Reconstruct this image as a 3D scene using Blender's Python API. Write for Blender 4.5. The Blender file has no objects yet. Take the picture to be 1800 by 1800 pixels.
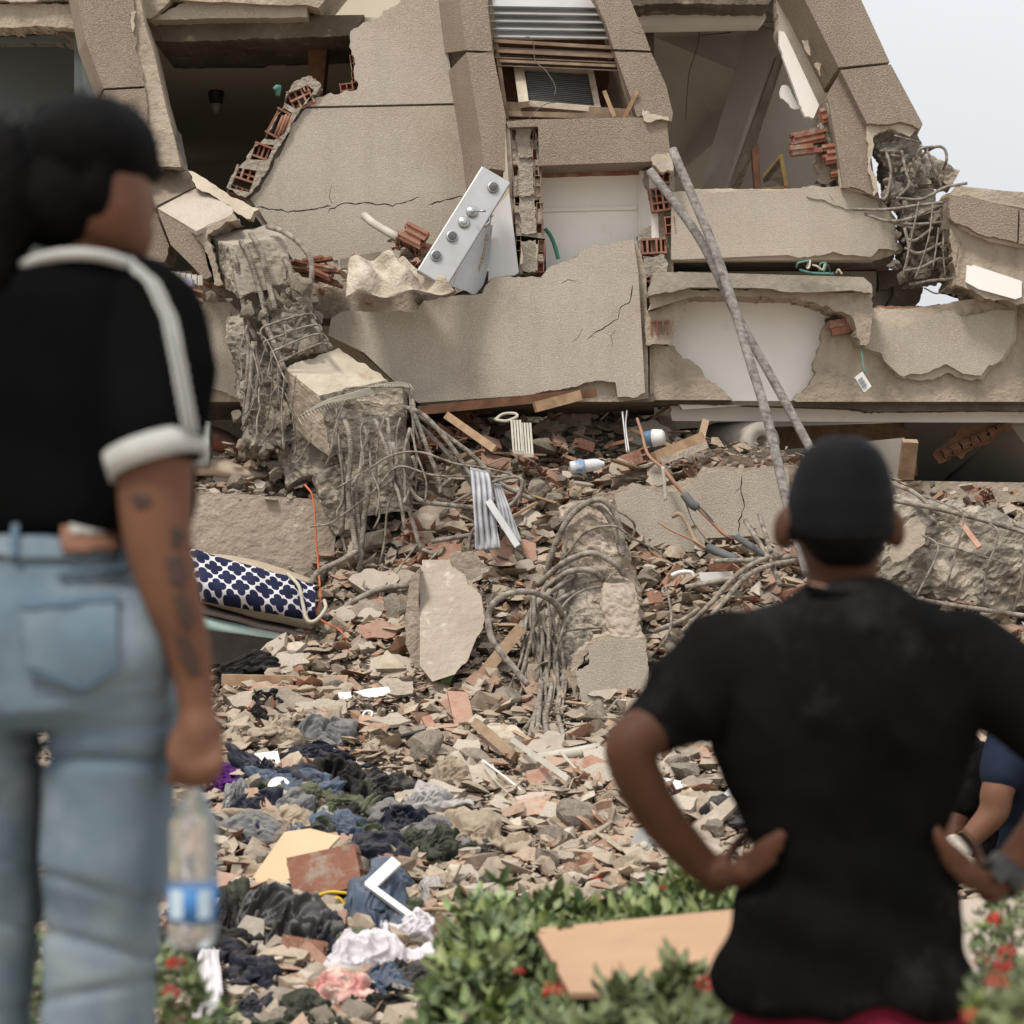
import bpy, bmesh, math, random
import numpy as np
from mathutils import Vector, Matrix, Quaternion, noise
from mathutils.geometry import tessellate_polygon
from mathutils.bvhtree import BVHTree

SC = bpy.context.scene
C = SC.collection
FPX, CAMZ = 3750.0, 1.6

# ---------------------------------------------------------------- camera
cam_d = bpy.data.cameras.new("camera")
cam = bpy.data.objects.new("camera", cam_d)
C.objects.link(cam)
cam.location = (0, 0, CAMZ)
cam.rotation_euler = (math.radians(90), 0, 0)
cam_d.sensor_width = 36
cam_d.lens = 36 * FPX / 1800
cam_d.clip_start = 0.1
cam_d.clip_end = 3000
cam_d.dof.use_dof = True
cam_d.dof.focus_distance = 12.3
cam_d.dof.aperture_fstop = 3.8
cam_d.dof.aperture_blades = 9
SC.camera = cam
# ---------------------------------------------------------------- sky and sun (overcast)
SUN_EL, SUN_AZ = math.radians(58), math.radians(215)
W = bpy.data.worlds.new("World")
SC.world = W
W.use_nodes = True
nt = W.node_tree
for n in list(nt.nodes):
    nt.nodes.remove(n)
wo = nt.nodes.new('ShaderNodeOutputWorld')
bg = nt.nodes.new('ShaderNodeBackground')
sky = nt.nodes.new('ShaderNodeTexSky')
sky.sky_type = 'NISHITA'
sky.sun_disc = False
sky.sun_elevation = SUN_EL
sky.sun_rotation = SUN_AZ
sky.dust_density = 4
tc = nt.nodes.new('ShaderNodeTexCoord')
sep = nt.nodes.new('ShaderNodeSeparateXYZ')
nt.links.new(tc.outputs['Generated'], sep.inputs[0])
ramp = nt.nodes.new('ShaderNodeMapRange')          # overcast sky: brighter towards the zenith
ramp.inputs['From Min'].default_value = -0.05
ramp.inputs['From Max'].default_value = 1.0
ramp.inputs['To Min'].default_value = 5.2
ramp.inputs['To Max'].default_value = 12.3
nt.links.new(sep.outputs['Z'], ramp.inputs['Value'])
cn = nt.nodes.new('ShaderNodeTexNoise')
cn.inputs['Scale'].default_value = 2.2
cn.inputs['Detail'].default_value = 4
nt.links.new(tc.outputs['Generated'], cn.inputs['Vector'])
cr = nt.nodes.new('ShaderNodeMapRange')
cr.inputs['To Min'].default_value = 0.88
cr.inputs['To Max'].default_value = 1.10
nt.links.new(cn.outputs['Fac'], cr.inputs['Value'])
mu = nt.nodes.new('ShaderNodeMath'); mu.operation = 'MULTIPLY'
nt.links.new(ramp.outputs[0], mu.inputs[0]); nt.links.new(cr.outputs[0], mu.inputs[1])
vm = nt.nodes.new('ShaderNodeVectorMath'); vm.operation = 'SCALE'
vm.inputs[0].default_value = (0.965, 0.985, 1.012)
nt.links.new(mu.outputs[0], vm.inputs['Scale'])
mx = nt.nodes.new('ShaderNodeMix'); mx.data_type = 'RGBA'
mx.inputs['Factor'].default_value = 0.93
nt.links.new(sky.outputs[0], mx.inputs['A']); nt.links.new(vm.outputs[0], mx.inputs['B'])
nt.links.new(mx.outputs['Result'], bg.inputs['Color'])
bg.inputs['Strength'].default_value = 0.1
nt.links.new(bg.outputs[0], wo.inputs[0])

sun_d = bpy.data.lights.new("sun", 'SUN')
sun_d.energy = 2.3
sun_d.angle = math.radians(11)
sun_d.color = (1.0, 0.94, 0.85)
sun = bpy.data.objects.new("sun", sun_d)
C.objects.link(sun)
SUNV = Vector((math.sin(SUN_AZ) * math.cos(SUN_EL), math.cos(SUN_AZ) * math.cos(SUN_EL), math.sin(SUN_EL)))
sun.rotation_euler = SUNV.to_track_quat('Z', 'Y').to_euler()

SC.view_settings.view_transform = 'Standard'
SC.view_settings.look = 'None'
SC.view_settings.exposure = 0.42
SC.view_settings.gamma = 1.0
SC.view_settings.use_curve_mapping = False
SC.render.engine = 'CYCLES'

# ---------------------------------------------------------------- helpers
def P(px, py, D):
    return Vector(((px - 900) / FPX * D, D, CAMZ - (py - 900) / FPX * D))

def toP(p):
    return P(*p) if not isinstance(p, Vector) else p

def thing(name, label, cat, loc=(0, 0, 0), group=None):
    o = bpy.data.objects.new(name, None)
    o.empty_display_size = 0.1
    C.objects.link(o)
    o.location = loc
    o['label'] = label; o['category'] = cat
    if group: o['group'] = group
    return o

def tag(o, label, cat, group=None):
    o['label'] = label; o['category'] = cat
    if group: o['group'] = group
    return o

def wloc(o):
    v = Vector(o.location)
    while o.parent:
        o = o.parent
        v += Vector(o.location)
    return v

def mk(name, verts, faces, mats, parent=None, smooth=False, midx=None, kind=None, uvs=None):
    """link a mesh object; verts in world space, origin moved to its base (or its parent's)"""
    V = np.array([tuple(v) for v in verts], dtype=float) if not isinstance(verts, np.ndarray) else verts
    if parent is not None:
        org = np.array(wloc(parent))
        loc = (0, 0, 0)
    else:
        org = np.array([(V[:, 0].min() + V[:, 0].max()) / 2, (V[:, 1].min() + V[:, 1].max()) / 2, V[:, 2].min()])
        loc = tuple(org)
    me = bpy.data.meshes.new(name)
    me.from_pydata((V - org).tolist(), [], [tuple(f) for f in faces])
    for m in (mats if isinstance(mats, (list, tuple)) else [mats]):
        me.materials.append(m)
    if midx is not None:
        me.polygons.foreach_set('material_index', list(midx))
    if smooth:
        me.polygons.foreach_set('use_smooth', [True] * len(me.polygons))
    if uvs is not None:
        l = me.uv_layers.new(name='UVMap')
        l.data.foreach_set('uv', np.array(uvs, dtype=np.float32).ravel())
    me.update()
    o = bpy.data.objects.new(name, me)
    C.objects.link(o)
    o.location = loc
    if parent is not None: o.parent = parent
    if kind: o['kind'] = kind
    return o

def fr1(n, rnd, rough=0.6):
    """1-D fractal noise array of n+1 values, ends 0, about -1..1"""
    a = [0.0] * (n + 1)
    def rec(i, j, s):
        if j - i < 2: return
        m = (i + j) // 2
        a[m] = (a[i] + a[j]) / 2 + rnd.uniform(-s, s)
        rec(i, m, s * rough); rec(m, j, s * rough)
    rec(0, n, 1.0)
    return a

def roughen(pts, amp=4, step=6, seed=1):
    """pts (px,py[,1]): a third element 1 makes the edge from that point a broken one"""
    rnd = random.Random(seed)
    out = []; fl = []
    n = len(pts)
    for i in range(n):
        a, b = pts[i], pts[(i + 1) % n]
        out.append((a[0], a[1])); fl.append(len(a) > 2 and a[2])
        if len(a) > 2 and a[2]:
            dx, dy = b[0] - a[0], b[1] - a[1]
            L = math.hypot(dx, dy)
            k = max(1, int(L / step))
            if k < 2: continue
            f = fr1(k, rnd)
            A = min(amp, L * 0.2)
            for j in range(1, k):
                t = j / k + rnd.uniform(-.2, .2) / k
                o = f[j] * A + rnd.uniform(-.25, .25) * amp
                out.append((a[0] + dx * t - dy / L * o, a[1] + dy * t + dx / L * o)); fl.append(True)
    return out, fl

def crack(pts, w=1.4, seed=3):
    """closed thin outline round a polyline, used as a hole in a wall skin"""
    rnd = random.Random(seed)
    q = []
    for i in range(len(pts) - 1):
        a, b = pts[i], pts[i + 1]
        L = math.hypot(b[0] - a[0], b[1] - a[1]); k = max(1, int(L / 7))
        for j in range(k):
            t = j / k
            q.append((a[0] + (b[0] - a[0]) * t + rnd.uniform(-1.6, 1.6), a[1] + (b[1] - a[1]) * t + rnd.uniform(-1.6, 1.6)))
    q.append(pts[-1])
    up, dn = [], []
    for i, p in enumerate(q):
        a = q[max(0, i - 1)]; b = q[min(len(q) - 1, i + 1)]
        dx, dy = b[0] - a[0], b[1] - a[1]; L = math.hypot(dx, dy) or 1
        hw = w * .5 * (0.15 if i in (0, len(q) - 1) else rnd.uniform(.5, 1.3))
        up.append((p[0] - dy / L * hw, p[1] + dx / L * hw)); dn.append((p[0] + dy / L * hw, p[1] - dx / L * hw))
    return up + dn[::-1]

def prism(name, pts, D, mat, t=.1, bk=None, sidemat=None, parent=None, amp=4, step=6, seed=1, holes=(), jag=0.0, dx=0.0, dz=0.0, kind=None, segs=None):
    """slab: front outline in the picture plane at depth D (D + dx*px' + dz*py' when tilted), real thickness t behind it
    or a back outline shifted by bk=(dpx,dpy,D2)."""
    pl, fl = roughen(pts, amp, step, seed)
    loops = [pl] + [list(h) for h in holes]
    flags = [fl] + [[False] * len(h) for h in holes]
    cx = sum(p[0] for p in pl) / len(pl); cy = sum(p[1] for p in pl) / len(pl)
    def dep(x, y): return D + dx * (x - cx) / 100 + dz * (y - cy) / 100
    rnd = random.Random(seed + 77)
    tri = tessellate_polygon([[Vector((x, -y, 0)) for x, y in lp] for lp in loops])
    flat = [p for lp in loops for p in lp]
    F0 = [P(x, y, dep(x, y)) for x, y in flat]
    if bk:
        B0 = [P(x + bk[0], y + bk[1], dep(x, y) + bk[2] - D) for x, y in flat]
    else:
        B0 = [v + Vector((0, t, 0)) for v in F0]
    ns = segs or (4 if jag else 1)
    n = len(flat)
    V = []
    allf = [f for fs in flags for f in fs]
    cen = P(cx, cy, D)
    for s in range(ns + 1):
        for i in range(n):
            v = F0[i].lerp(B0[i], s / ns)
            if jag and 0 < s and allf[i]:
                dirv = Vector((cen.x - v.x, 0, cen.z - v.z)); dirv.normalize()
                v = v + dirv * rnd.uniform(-.3, 1) * jag
            V.append(v)
    faces = []; mi = []
    def area2(a, b, c): return (b[0] - a[0]) * (c[1] - a[1]) - (b[1] - a[1]) * (c[0] - a[0])
    for a, b, c in tri:
        if area2(flat[a], flat[b], flat[c]) > 0: a, b, c = a, c, b   # pixel y points down
        # want the front normal towards -Y
        faces.append((a, b, c)); mi.append(0)
        faces.append((ns * n + c, ns * n + b, ns * n + a)); mi.append(1 if sidemat else 0)
    off = 0
    for li, lp in enumerate(loops):
        m = len(lp)
        ar = sum(lp[i][0] * lp[(i + 1) % m][1] - lp[(i + 1) % m][0] * lp[i][1] for i in range(m))
        for i in range(m):
            a, b = off + i, off + (i + 1) % m
            if (ar > 0) != (li > 0): a, b = b, a
            for s in range(ns):
                faces.append((s * n + a, (s + 1) * n + a, (s + 1) * n + b, s * n + b)); mi.append(1 if sidemat else 0)
        off += m
    return mk(name, V, faces, [mat, sidemat] if sidemat else mat, parent, midx=mi, kind=kind)

def fixn(o):
    bm = bmesh.new(); bm.from_mesh(o.data)
    bmesh.ops.recalc_face_normals(bm, faces=bm.faces)
    bm.to_mesh(o.data); bm.free()
    return o

def slab(name, corners, mat, t=.05, parent=None, kind=None, n=1):
    """corners (px,py,D) of a planar-ish quad; thickness along its normal, away from the camera"""
    c = [toP(p) for p in corners]
    nrm = (c[1] - c[0]).cross(c[2] - c[0]).normalized()
    mid = sum(c, Vector()) / len(c)
    if nrm.dot(mid - cam.location) < 0: nrm = -nrm
    b = [v + nrm * t for v in c]
    k = len(c)
    fs = [tuple(range(k)), tuple(range(2 * k - 1, k - 1, -1))] + [(i, i + k, (i + 1) % k + k, (i + 1) % k) for i in range(k)]
    return fixn(mk(name, c + b, fs, mat, parent, kind=kind))

def boxw(c, ax, ay, az):
    """verts, faces of a box with centre c and half-axis vectors"""
    V = [c + ax * i + ay * j + az * k for i in (-1, 1) for j in (-1, 1) for k in (-1, 1)]
    Fc = [(0, 1, 3, 2), (4, 6, 7, 5), (0, 4, 5, 1), (2, 3, 7, 6), (0, 2, 6, 4), (1, 5, 7, 3)]
    return V, Fc

class MB:
    def __init__(s): s.v = []; s.f = []; s.m = []
    def add(s, V, Fc, m=0):
        o = len(s.v); s.v += [Vector(v) for v in V]; s.f += [tuple(i + o for i in f) for f in Fc]; s.m += [m] * len(Fc)
    def box(s, c, ax, ay, az, m=0):
        V, Fc = boxw(Vector(c), Vector(ax), Vector(ay), Vector(az)); s.add(V, Fc, m)
    def build(s, name, mats, parent=None, smooth=False, kind=None, fix=True):
        o = mk(name, s.v, s.f, mats, parent, smooth, s.m, kind)
        return fixn(o) if fix else o

def catmull(pts, sub=6):
    p = [Vector(x) for x in pts]
    if len(p) < 3: 
        return [p[0].lerp(p[-1], i / sub) for i in range(sub + 1)]
    p = [p[0] * 2 - p[1]] + p + [p[-1] * 2 - p[-2]]
    out = []
    for i in range(1, len(p) - 2):
        for j in range(sub):
            t = j / sub
            a, b, c, d = p[i - 1], p[i], p[i + 1], p[i + 2]
            out.append(0.5 * ((2 * b) + (c - a) * t + (2 * a - 5 * b + 4 * c - d) * t * t + (3 * b - a - 3 * c + d) * t ** 3))
    out.append(p[-2])
    return out

def tube_geo(path, rad, ns=8):
    """verts, faces, uvs of a closed-ended tube; rad a number or a list of (rx, ry)"""
    n = len(path)
    T = [(path[min(i + 1, n - 1)] - path[max(i - 1, 0)]).normalized() for i in range(n)]
    u = T[0].orthogonal().normalized()
    if abs(T[0].z) < .9: u = T[0].cross(Vector((0, 0, 1))).normalized()
    V, Fc, UV = [], [], []
    L = 0
    Ls = []
    for i in range(n):
        if i: L += (path[i] - path[i - 1]).length
        Ls.append(L)
        u = (u - T[i] * u.dot(T[i])).normalized()
        w = T[i].cross(u)
        r = rad[i] if isinstance(rad, (list, tuple)) else rad
        rx, ry = r if isinstance(r, (list, tuple)) else (r, r)
        for k in range(ns):
            a = 2 * math.pi * k / ns
            V.append(path[i] + u * math.cos(a) * rx + w * math.sin(a) * ry)
    for i in range(n - 1):
        for k in range(ns):
            Fc.append((i * ns + k, i * ns + (k + 1) % ns, (i + 1) * ns + (k + 1) % ns, (i + 1) * ns + k))
            for (a, b) in ((i, k), (i, k + 1), (i + 1, k + 1), (i + 1, k)):
                UV.append((b / ns, Ls[a]))
    Fc.append(tuple(range(ns - 1, -1, -1))); UV += [(0, 0)] * ns
    Fc.append(tuple((n - 1) * ns + k for k in range(ns))); UV += [(0, 0)] * ns
    return V, Fc, UV

def tube(name, pts, r, mat, parent=None, sub=6, ns=8, kind=None):
    path = catmull([toP(p) for p in pts], sub)
    V, Fc, UV = tube_geo(path, r, ns)
    return mk(name, V, Fc, mat, parent, True, uvs=UV, kind=kind)

# ---------------------------------------------------------------- materials
MATS = {}
def M(name, col, col2=None, scale=6, rough=.9, bump=.3, bscale=50, speck=None, dust=0.0, rand=0.0, attr=False,
      spec=.2, metal=0, coord='Object', stain=None, bdist=.01, bdetail=5, vor=0, streak=0):
    """procedural surface: two tones mixed by noise, optional speckle grains, dust on top faces, per-object variation"""
    m = bpy.data.materials.new(name); m.use_nodes = True
    t = m.node_tree; N = t.nodes; Lk = t.links.new
    b = N['Principled BSDF']
    b.inputs['Roughness'].default_value = rough
    b.inputs['Specular IOR Level'].default_value = spec
    b.inputs['Metallic'].default_value = metal
    tcn = N.new('ShaderNodeTexCoord'); vec = tcn.outputs[coord]
    oi = N.new('ShaderNodeObjectInfo')
    ad = N.new('ShaderNodeVectorMath'); ad.operation = 'MULTIPLY_ADD'
    if coord == 'Object':
        Lk(oi.outputs['Random'], ad.inputs[0]); ad.inputs[1].default_value = (17, 11, 23); Lk(vec, ad.inputs[2]); vec = ad.outputs[0]
    def tex(sc, det=5, r=.6):
        x = N.new('ShaderNodeTexNoise'); x.inputs['Scale'].default_value = sc; x.inputs['Detail'].default_value = det
        x.inputs['Roughness'].default_value = r; Lk(vec, x.inputs['Vector']); return x.outputs['Fac']
    def mr(v, a, b_, lo=0, hi=1):
        x = N.new('ShaderNodeMapRange'); x.inputs['From Min'].default_value = a; x.inputs['From Max'].default_value = b_
        x.inputs['To Min'].default_value = lo; x.inputs['To Max'].default_value = hi; Lk(v, x.inputs['Value']); return x.outputs[0]
    def mixc(f, A, B, bt='MIX'):
        x = N.new('ShaderNodeMix'); x.data_type = 'RGBA'; x.blend_type = bt
        if isinstance(f, float): x.inputs['Factor'].default_value = f
        else: Lk(f, x.inputs['Factor'])
        for s, v in (('A', A), ('B', B)):
            if isinstance(v, tuple): x.inputs[s].default_value = (*v, 1)
            else: Lk(v, x.inputs[s])
        return x.outputs['Result']
    col2 = col2 or tuple(c * .72 for c in col)
    c = mixc(mr(tex(scale), .36, .66), tuple(col2), tuple(col))
    if attr:
        a = N.new('ShaderNodeAttribute'); a.attribute_name = 'tint'
        c = mixc(1.0, c, a.outputs['Color'], 'MULTIPLY')
    if streak:
        mp = N.new('ShaderNodeMapping'); mp.inputs['Scale'].default_value = (5, 5, .45); Lk(tcn.outputs[coord], mp.inputs[0])
        x = N.new('ShaderNodeTexNoise'); x.inputs['Scale'].default_value = 2.2; x.inputs['Detail'].default_value = 6; Lk(mp.outputs[0], x.inputs['Vector'])
        c = mixc(mr(x.outputs['Fac'], .5, .78, 0, streak), c, (.15, .12, .09))
        c = mixc(mr(x.outputs['Fac'], .42, .25, 0, streak * .7), c, (.52, .46, .37))
    if stain:       # (colour, scale, lo, hi)
        c = mixc(mr(tex(stain[1], 6, .65), stain[2], stain[3]), c, tuple(stain[0]))
    if speck:       # (dark colour, light colour, scale)
        s = tex(speck[2], 2, .5)
        c = mixc(mr(s, .52, .64, 0, .75), c, tuple(speck[1]))
        s2 = tex(speck[2] * 1.35, 2, .5)
        c = mixc(mr(s2, .54, .66, 0, .85), c, tuple(speck[0]))
    if rand:
        r = mr(oi.outputs['Random'], 0, 1, 1 - rand, 1 + rand * .6)
        x = N.new('ShaderNodeVectorMath'); x.operation = 'SCALE'; Lk(c, x.inputs[0]); Lk(r, x.inputs['Scale']); c = x.outputs[0]
    if dust:
        g = N.new('ShaderNodeNewGeometry'); s = N.new('ShaderNodeSeparateXYZ'); Lk(g.outputs['Normal'], s.inputs[0])
        f = mr(s.outputs['Z'], .1, .9, 0, dust)
        f2 = N.new('ShaderNodeMath'); f2.operation = 'MULTIPLY'; Lk(f, f2.inputs[0]); Lk(mr(tex(scale * 2.3), .3, .55), f2.inputs[1])
        c = mixc(f2.outputs[0], c, (.41, .345, .27))
    Lk(c, b.inputs['Base Color'])
    if bump:
        bn = N.new('ShaderNodeBump'); bn.inputs['Strength'].default_value = bump; bn.inputs['Distance'].default_value = bdist
        if vor:
            x = N.new('ShaderNodeTexVoronoi'); x.inputs['Scale'].default_value = vor; Lk(vec, x.inputs['Vector'])
            y = N.new('ShaderNodeMath'); y.operation = 'ADD'; Lk(tex(bscale, bdetail), y.inputs[0]); Lk(x.outputs['Distance'], y.inputs[1])
            Lk(y.outputs[0], bn.inputs['Height'])
        else:
            Lk(tex(bscale, bdetail), bn.inputs['Height'])
        Lk(bn.outputs[0], b.inputs['Normal'])
    MATS[name] = m
    return m

m_stucco = M('granular_stucco', (.455, .405, .335), (.40, .35, .285), 1.6, bump=.6, bscale=130, bdetail=3, bdist=.010,
             speck=((.29, .24, .19), (.54, .49, .41), 190), stain=((.30, .25, .19), 1.5, .48, .8), streak=.2)
m_granite = M('brown_granular_stucco', (.30, .245, .19), (.25, .20, .155), 1.8, bump=.9, bscale=110, bdetail=3, bdist=.012,
              speck=((.15, .115, .085), (.42, .36, .29), 170), stain=((.35, .285, .22), 1.7, .55, .8), streak=.15)
m_plaster = M('beige_plaster', (.44, .375, .29), (.33, .275, .21), 4, bump=.8, bscale=22, bdist=.025, stain=((.28, .23, .18), 7, .54, .70), streak=.4)
m_cream = M('cream_plaster', (.52, .455, .365), (.41, .35, .27), 5, bump=.5, bscale=30, bdist=.015, stain=((.34, .27, .20), 8, .56, .66))
m_dusty = M('dusty_plaster', (.385, .325, .26), (.31, .255, .20), 2.5, bump=.9, bscale=14, bdist=.03, stain=((.46, .40, .33), 9, .58, .66))
m_white = M('white_paint', (.86, .83, .79), (.80, .77, .72), 1.2, bump=.15, bscale=12, bdist=.01, stain=((.60, .55, .49), 3, .60, .82))
m_inner = M('grey_room_paint', (.36, .33, .285), (.30, .27, .235), 1.0, bump=.1, bscale=10, stain=((.24, .21, .18), 1.4, .5, .85))
m_ceil = M('dim_ceiling_paint', (.52, .47, .37), (.46, .41, .32), 1.0, bump=.1, bscale=10)
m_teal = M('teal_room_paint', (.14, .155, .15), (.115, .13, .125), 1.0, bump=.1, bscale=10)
m_conc = M('broken_grey_concrete', (.34, .305, .255), (.17, .15, .125), 9, bump=1.0, bscale=17, bdist=.05, bdetail=9, vor=9,
           stain=((.45, .39, .31), 5, .5, .6))
m_concs = M('smooth_grey_concrete', (.36, .32, .26), (.27, .235, .19), 3, bump=.5, bscale=26, bdist=.02, stain=((.20, .165, .13), 2.2, .52, .72))
m_soffit = M('dark_beam_underside', (.17, .14, .11), (.10, .08, .06), 4, bump=.7, bscale=30, bdist=.02, stain=((.30, .25, .19), 6, .6, .7))  # dark brown base with lighter noise patches, for undersides and other dark parts
m_clay = M('clay_brick', (.33, .15, .10), (.25, .105, .07), 9, bump=.5, bscale=70, bdist=.008, dust=.5, stain=((.36, .29, .23), 12, .5, .66), rand=.25)
m_clayd = M('dusty_clay_brick', (.42, .225, .155), (.33, .165, .115), 12, bump=.5, bscale=60, bdist=.008, dust=.75, rand=.3)
m_mortar = M('grey_mortar', (.42, .37, .31), (.30, .26, .21), 18, bump=.9, bscale=40, bdist=.03)
m_chunk = M('concrete_rubble', (.37, .32, .26), (.24, .20, .16), 9, bump=.9, bscale=34, bdist=.02, bdetail=8, dust=.5, rand=.35)
m_plshard = M('plaster_shard', (.45, .40, .33), (.33, .285, .23), 10, bump=.5, bscale=50, bdist=.008, dust=.5, rand=.2)
m_wood = M('raw_wood', (.40, .27, .17), (.27, .17, .10), 14, bump=.3, bscale=60, bdist=.005, dust=.4, rand=.2)
m_darkwood = M('stained_wood', (.17, .085, .05), (.10, .05, .03), 12, bump=.3, bscale=60, bdist=.005, dust=.4)
m_palewood = M('pale_plywood', (.60, .45, .29), (.52, .38, .235), 3, bump=.1, bscale=80, bdist=.003)
m_debris = M('rubble_bed', (.24, .195, .15), (.12, .095, .075), 11, bump=1.0, bscale=26, bdist=.05, bdetail=9)
m_small = M('rubble_chips', (.385, .325, .262), (.26, .215, .17), 30, bump=.5, bscale=90, bdist=.005, dust=.5, attr=True)
m_ground = M('dusty_paving', (.40, .335, .275), (.30, .25, .20), 2, bump=.3, bscale=40, bdist=.01, stain=((.34, .28, .22), 6, .55, .7))
m_alu = M('aluminium', (.44, .435, .43), (.36, .35, .34), 4, rough=.42, bump=.05, spec=.5, metal=.5)
m_dark = M('dark_plastic', (.035, .033, .03), (.02, .02, .018), 8, rough=.5, bump=.1, spec=.4)
m_steel = M('chrome_knob', (.45, .45, .44), (.30, .30, .29), 20, rough=.25, bump=0, metal=.9)
m_whitep = M('white_plastic', (.74, .73, .72), (.66, .64, .61), 5, rough=.45, bump=.05, spec=.4)
m_pipe = M('grey_pvc_pipe', (.48, .45, .38), (.38, .35, .29), 8, rough=.6, bump=.1)
m_wire = M('bare_wire', (.16, .14, .12), (.10, .09, .075), 20, rough=.7, bump=.1)

def rebar_mat(name, col, col2, pitch=.022, strength=1.0):
    m = M(name, col, col2, 24, rough=.8, bump=0, spec=.3)
    t = m.node_tree; N = t.nodes; Lk = t.links.new
    b = N['Principled BSDF']
    uv = N.new('ShaderNodeTexCoord'); s = N.new('ShaderNodeSeparateXYZ'); Lk(uv.outputs['UV'], s.inputs[0])
    def mth(op, a, v):
        x = N.new('ShaderNodeMath'); x.operation = op
        for i, q in enumerate((a, v)):
            if isinstance(q, (int, float)): x.inputs[i].default_value = q
            elif q is not None: Lk(q, x.inputs[i])
        return x.outputs[0]
    a = mth('ADD', mth('MULTIPLY', s.outputs['Y'], 2 * math.pi / pitch), mth('MULTIPLY', mth('ABSOLUTE', mth('SUBTRACT', mth('FRACT', mth('MULTIPLY', s.outputs['X'], 2), None), .5), None), 9.0))
    h = mth('POWER', mth('MULTIPLY', mth('ADD', mth('SINE', a, None), 1), .5), 4)
    bn = N.new('ShaderNodeBump'); bn.inputs['Strength'].default_value = strength; bn.inputs['Distance'].default_value = .006
    Lk(h, bn.inputs['Height']); Lk(bn.outputs[0], b.inputs['Normal'])
    # lime dust caught against the ribs
    src = b.inputs['Base Color'].links[0].from_socket
    x = N.new('ShaderNodeMix'); x.data_type = 'RGBA'; Lk(mth('MULTIPLY', h, .2), x.inputs['Factor']); Lk(src, x.inputs['A'])
    x.inputs['B'].default_value = (.40, .37, .33, 1); Lk(x.outputs['Result'], b.inputs['Base Color'])
    return m
m_rebar = rebar_mat('dusty_rebar', (.33, .29, .245), (.10, .078, .06), .014, .4)
m_rebarb = rebar_mat('thick_ribbed_rebar', (.27, .245, .225), (.10, .09, .082), .035, .12)
# ================================================================ ground
g = mk('ground', [(-400, -200, -.1), (400, -200, -.1), (400, 900, -.1), (-400, 900, -.1)], [(0, 1, 2, 3)], m_ground, kind='structure')

# ================================================================ the collapsed apartment building
BL = thing('collapsed_building', 'collapsed beige apartment building with broken storeys and open dark rooms', 'building', P(900, 1200, 13.2))
BP = BL

# ---- rooms behind the broken facade (floors, ceilings, back walls)
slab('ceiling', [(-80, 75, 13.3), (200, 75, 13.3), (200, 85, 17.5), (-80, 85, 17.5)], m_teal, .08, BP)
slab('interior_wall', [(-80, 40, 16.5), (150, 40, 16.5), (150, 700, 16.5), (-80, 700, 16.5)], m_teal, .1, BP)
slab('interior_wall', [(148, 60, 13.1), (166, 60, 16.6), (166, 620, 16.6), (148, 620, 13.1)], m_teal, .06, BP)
slab('ceiling', [(235, 62, 13.2), (700, 58, 13.2), (700, 292, 17.0), (180, 292, 17.0)], m_ceil, .1, BP)
slab('interior_wall', [(180, 285, 16.9), (760, 285, 16.9), (760, 640, 16.9), (180, 640, 16.9)], m_ceil, .1, BP)
slab('interior_wall', [(700, 40, 13.3), (690, 100, 17.0), (690, 560, 17.0), (700, 560, 13.3)], m_ceil, .08, BP)
slab('interior_wall', [(575, 26, 13.9), (640, 30, 13.9), (640, 64, 13.9), (575, 63, 13.9)], m_inner, .05, BP)
slab('post', [(540, 60, 13.45), (577, 58, 13.45), (566, 180, 13.45), (545, 180, 13.45)], m_darkwood, .2, BP)
# floors between the storeys
slab('floor_slab', [(180, 520, 13.1), (1540, 520, 13.1), (1440, 560, 17.2), (150, 560, 17.2)], m_concs, .15, BP)
slab('interior_wall', [(-100, -60, 17.3), (1480, -60, 17.3), (1480, 1300, 17.3), (-100, 1300, 17.3)], m_ceil, .1, BP)
# upper beam and slab over bay one and two
prism('beam', [(-80, 5, 1), (130, 8), (140, 30), (136, 50, 1), (70, 45, 1), (-80, 52)], 13.0, m_plaster, .25, parent=BP, amp=3, jag=.02, seed=5)
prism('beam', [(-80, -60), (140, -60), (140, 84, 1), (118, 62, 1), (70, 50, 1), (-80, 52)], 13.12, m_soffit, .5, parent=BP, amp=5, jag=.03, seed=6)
prism('beam', [(-80, -60), (138, -60), (134, -2, 1), (-80, 2)], 12.95, m_stucco, .2, parent=BP)
prism('beam', [(245, -60), (620, -60), (560, 14), (537, 8, 1), (370, 4), (300, -2, 1), (262, 33), (250, 30)], 12.9, m_plaster, .5, parent=BP, amp=3, jag=.02, seed=7)
prism('beam', [(252, 30), (275, 30, 1), (330, 3), (540, 6), (540, 30, 1), (262, 36)], 12.96, m_stucco, .5, parent=BP, amp=3, seed=8)
prism('beam', [(252, 30), (640, 26), (620, 62, 1), (270, 72)], 13.1, m_soffit, .8, parent=BP, amp=4, jag=.03, seed=9)

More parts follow.
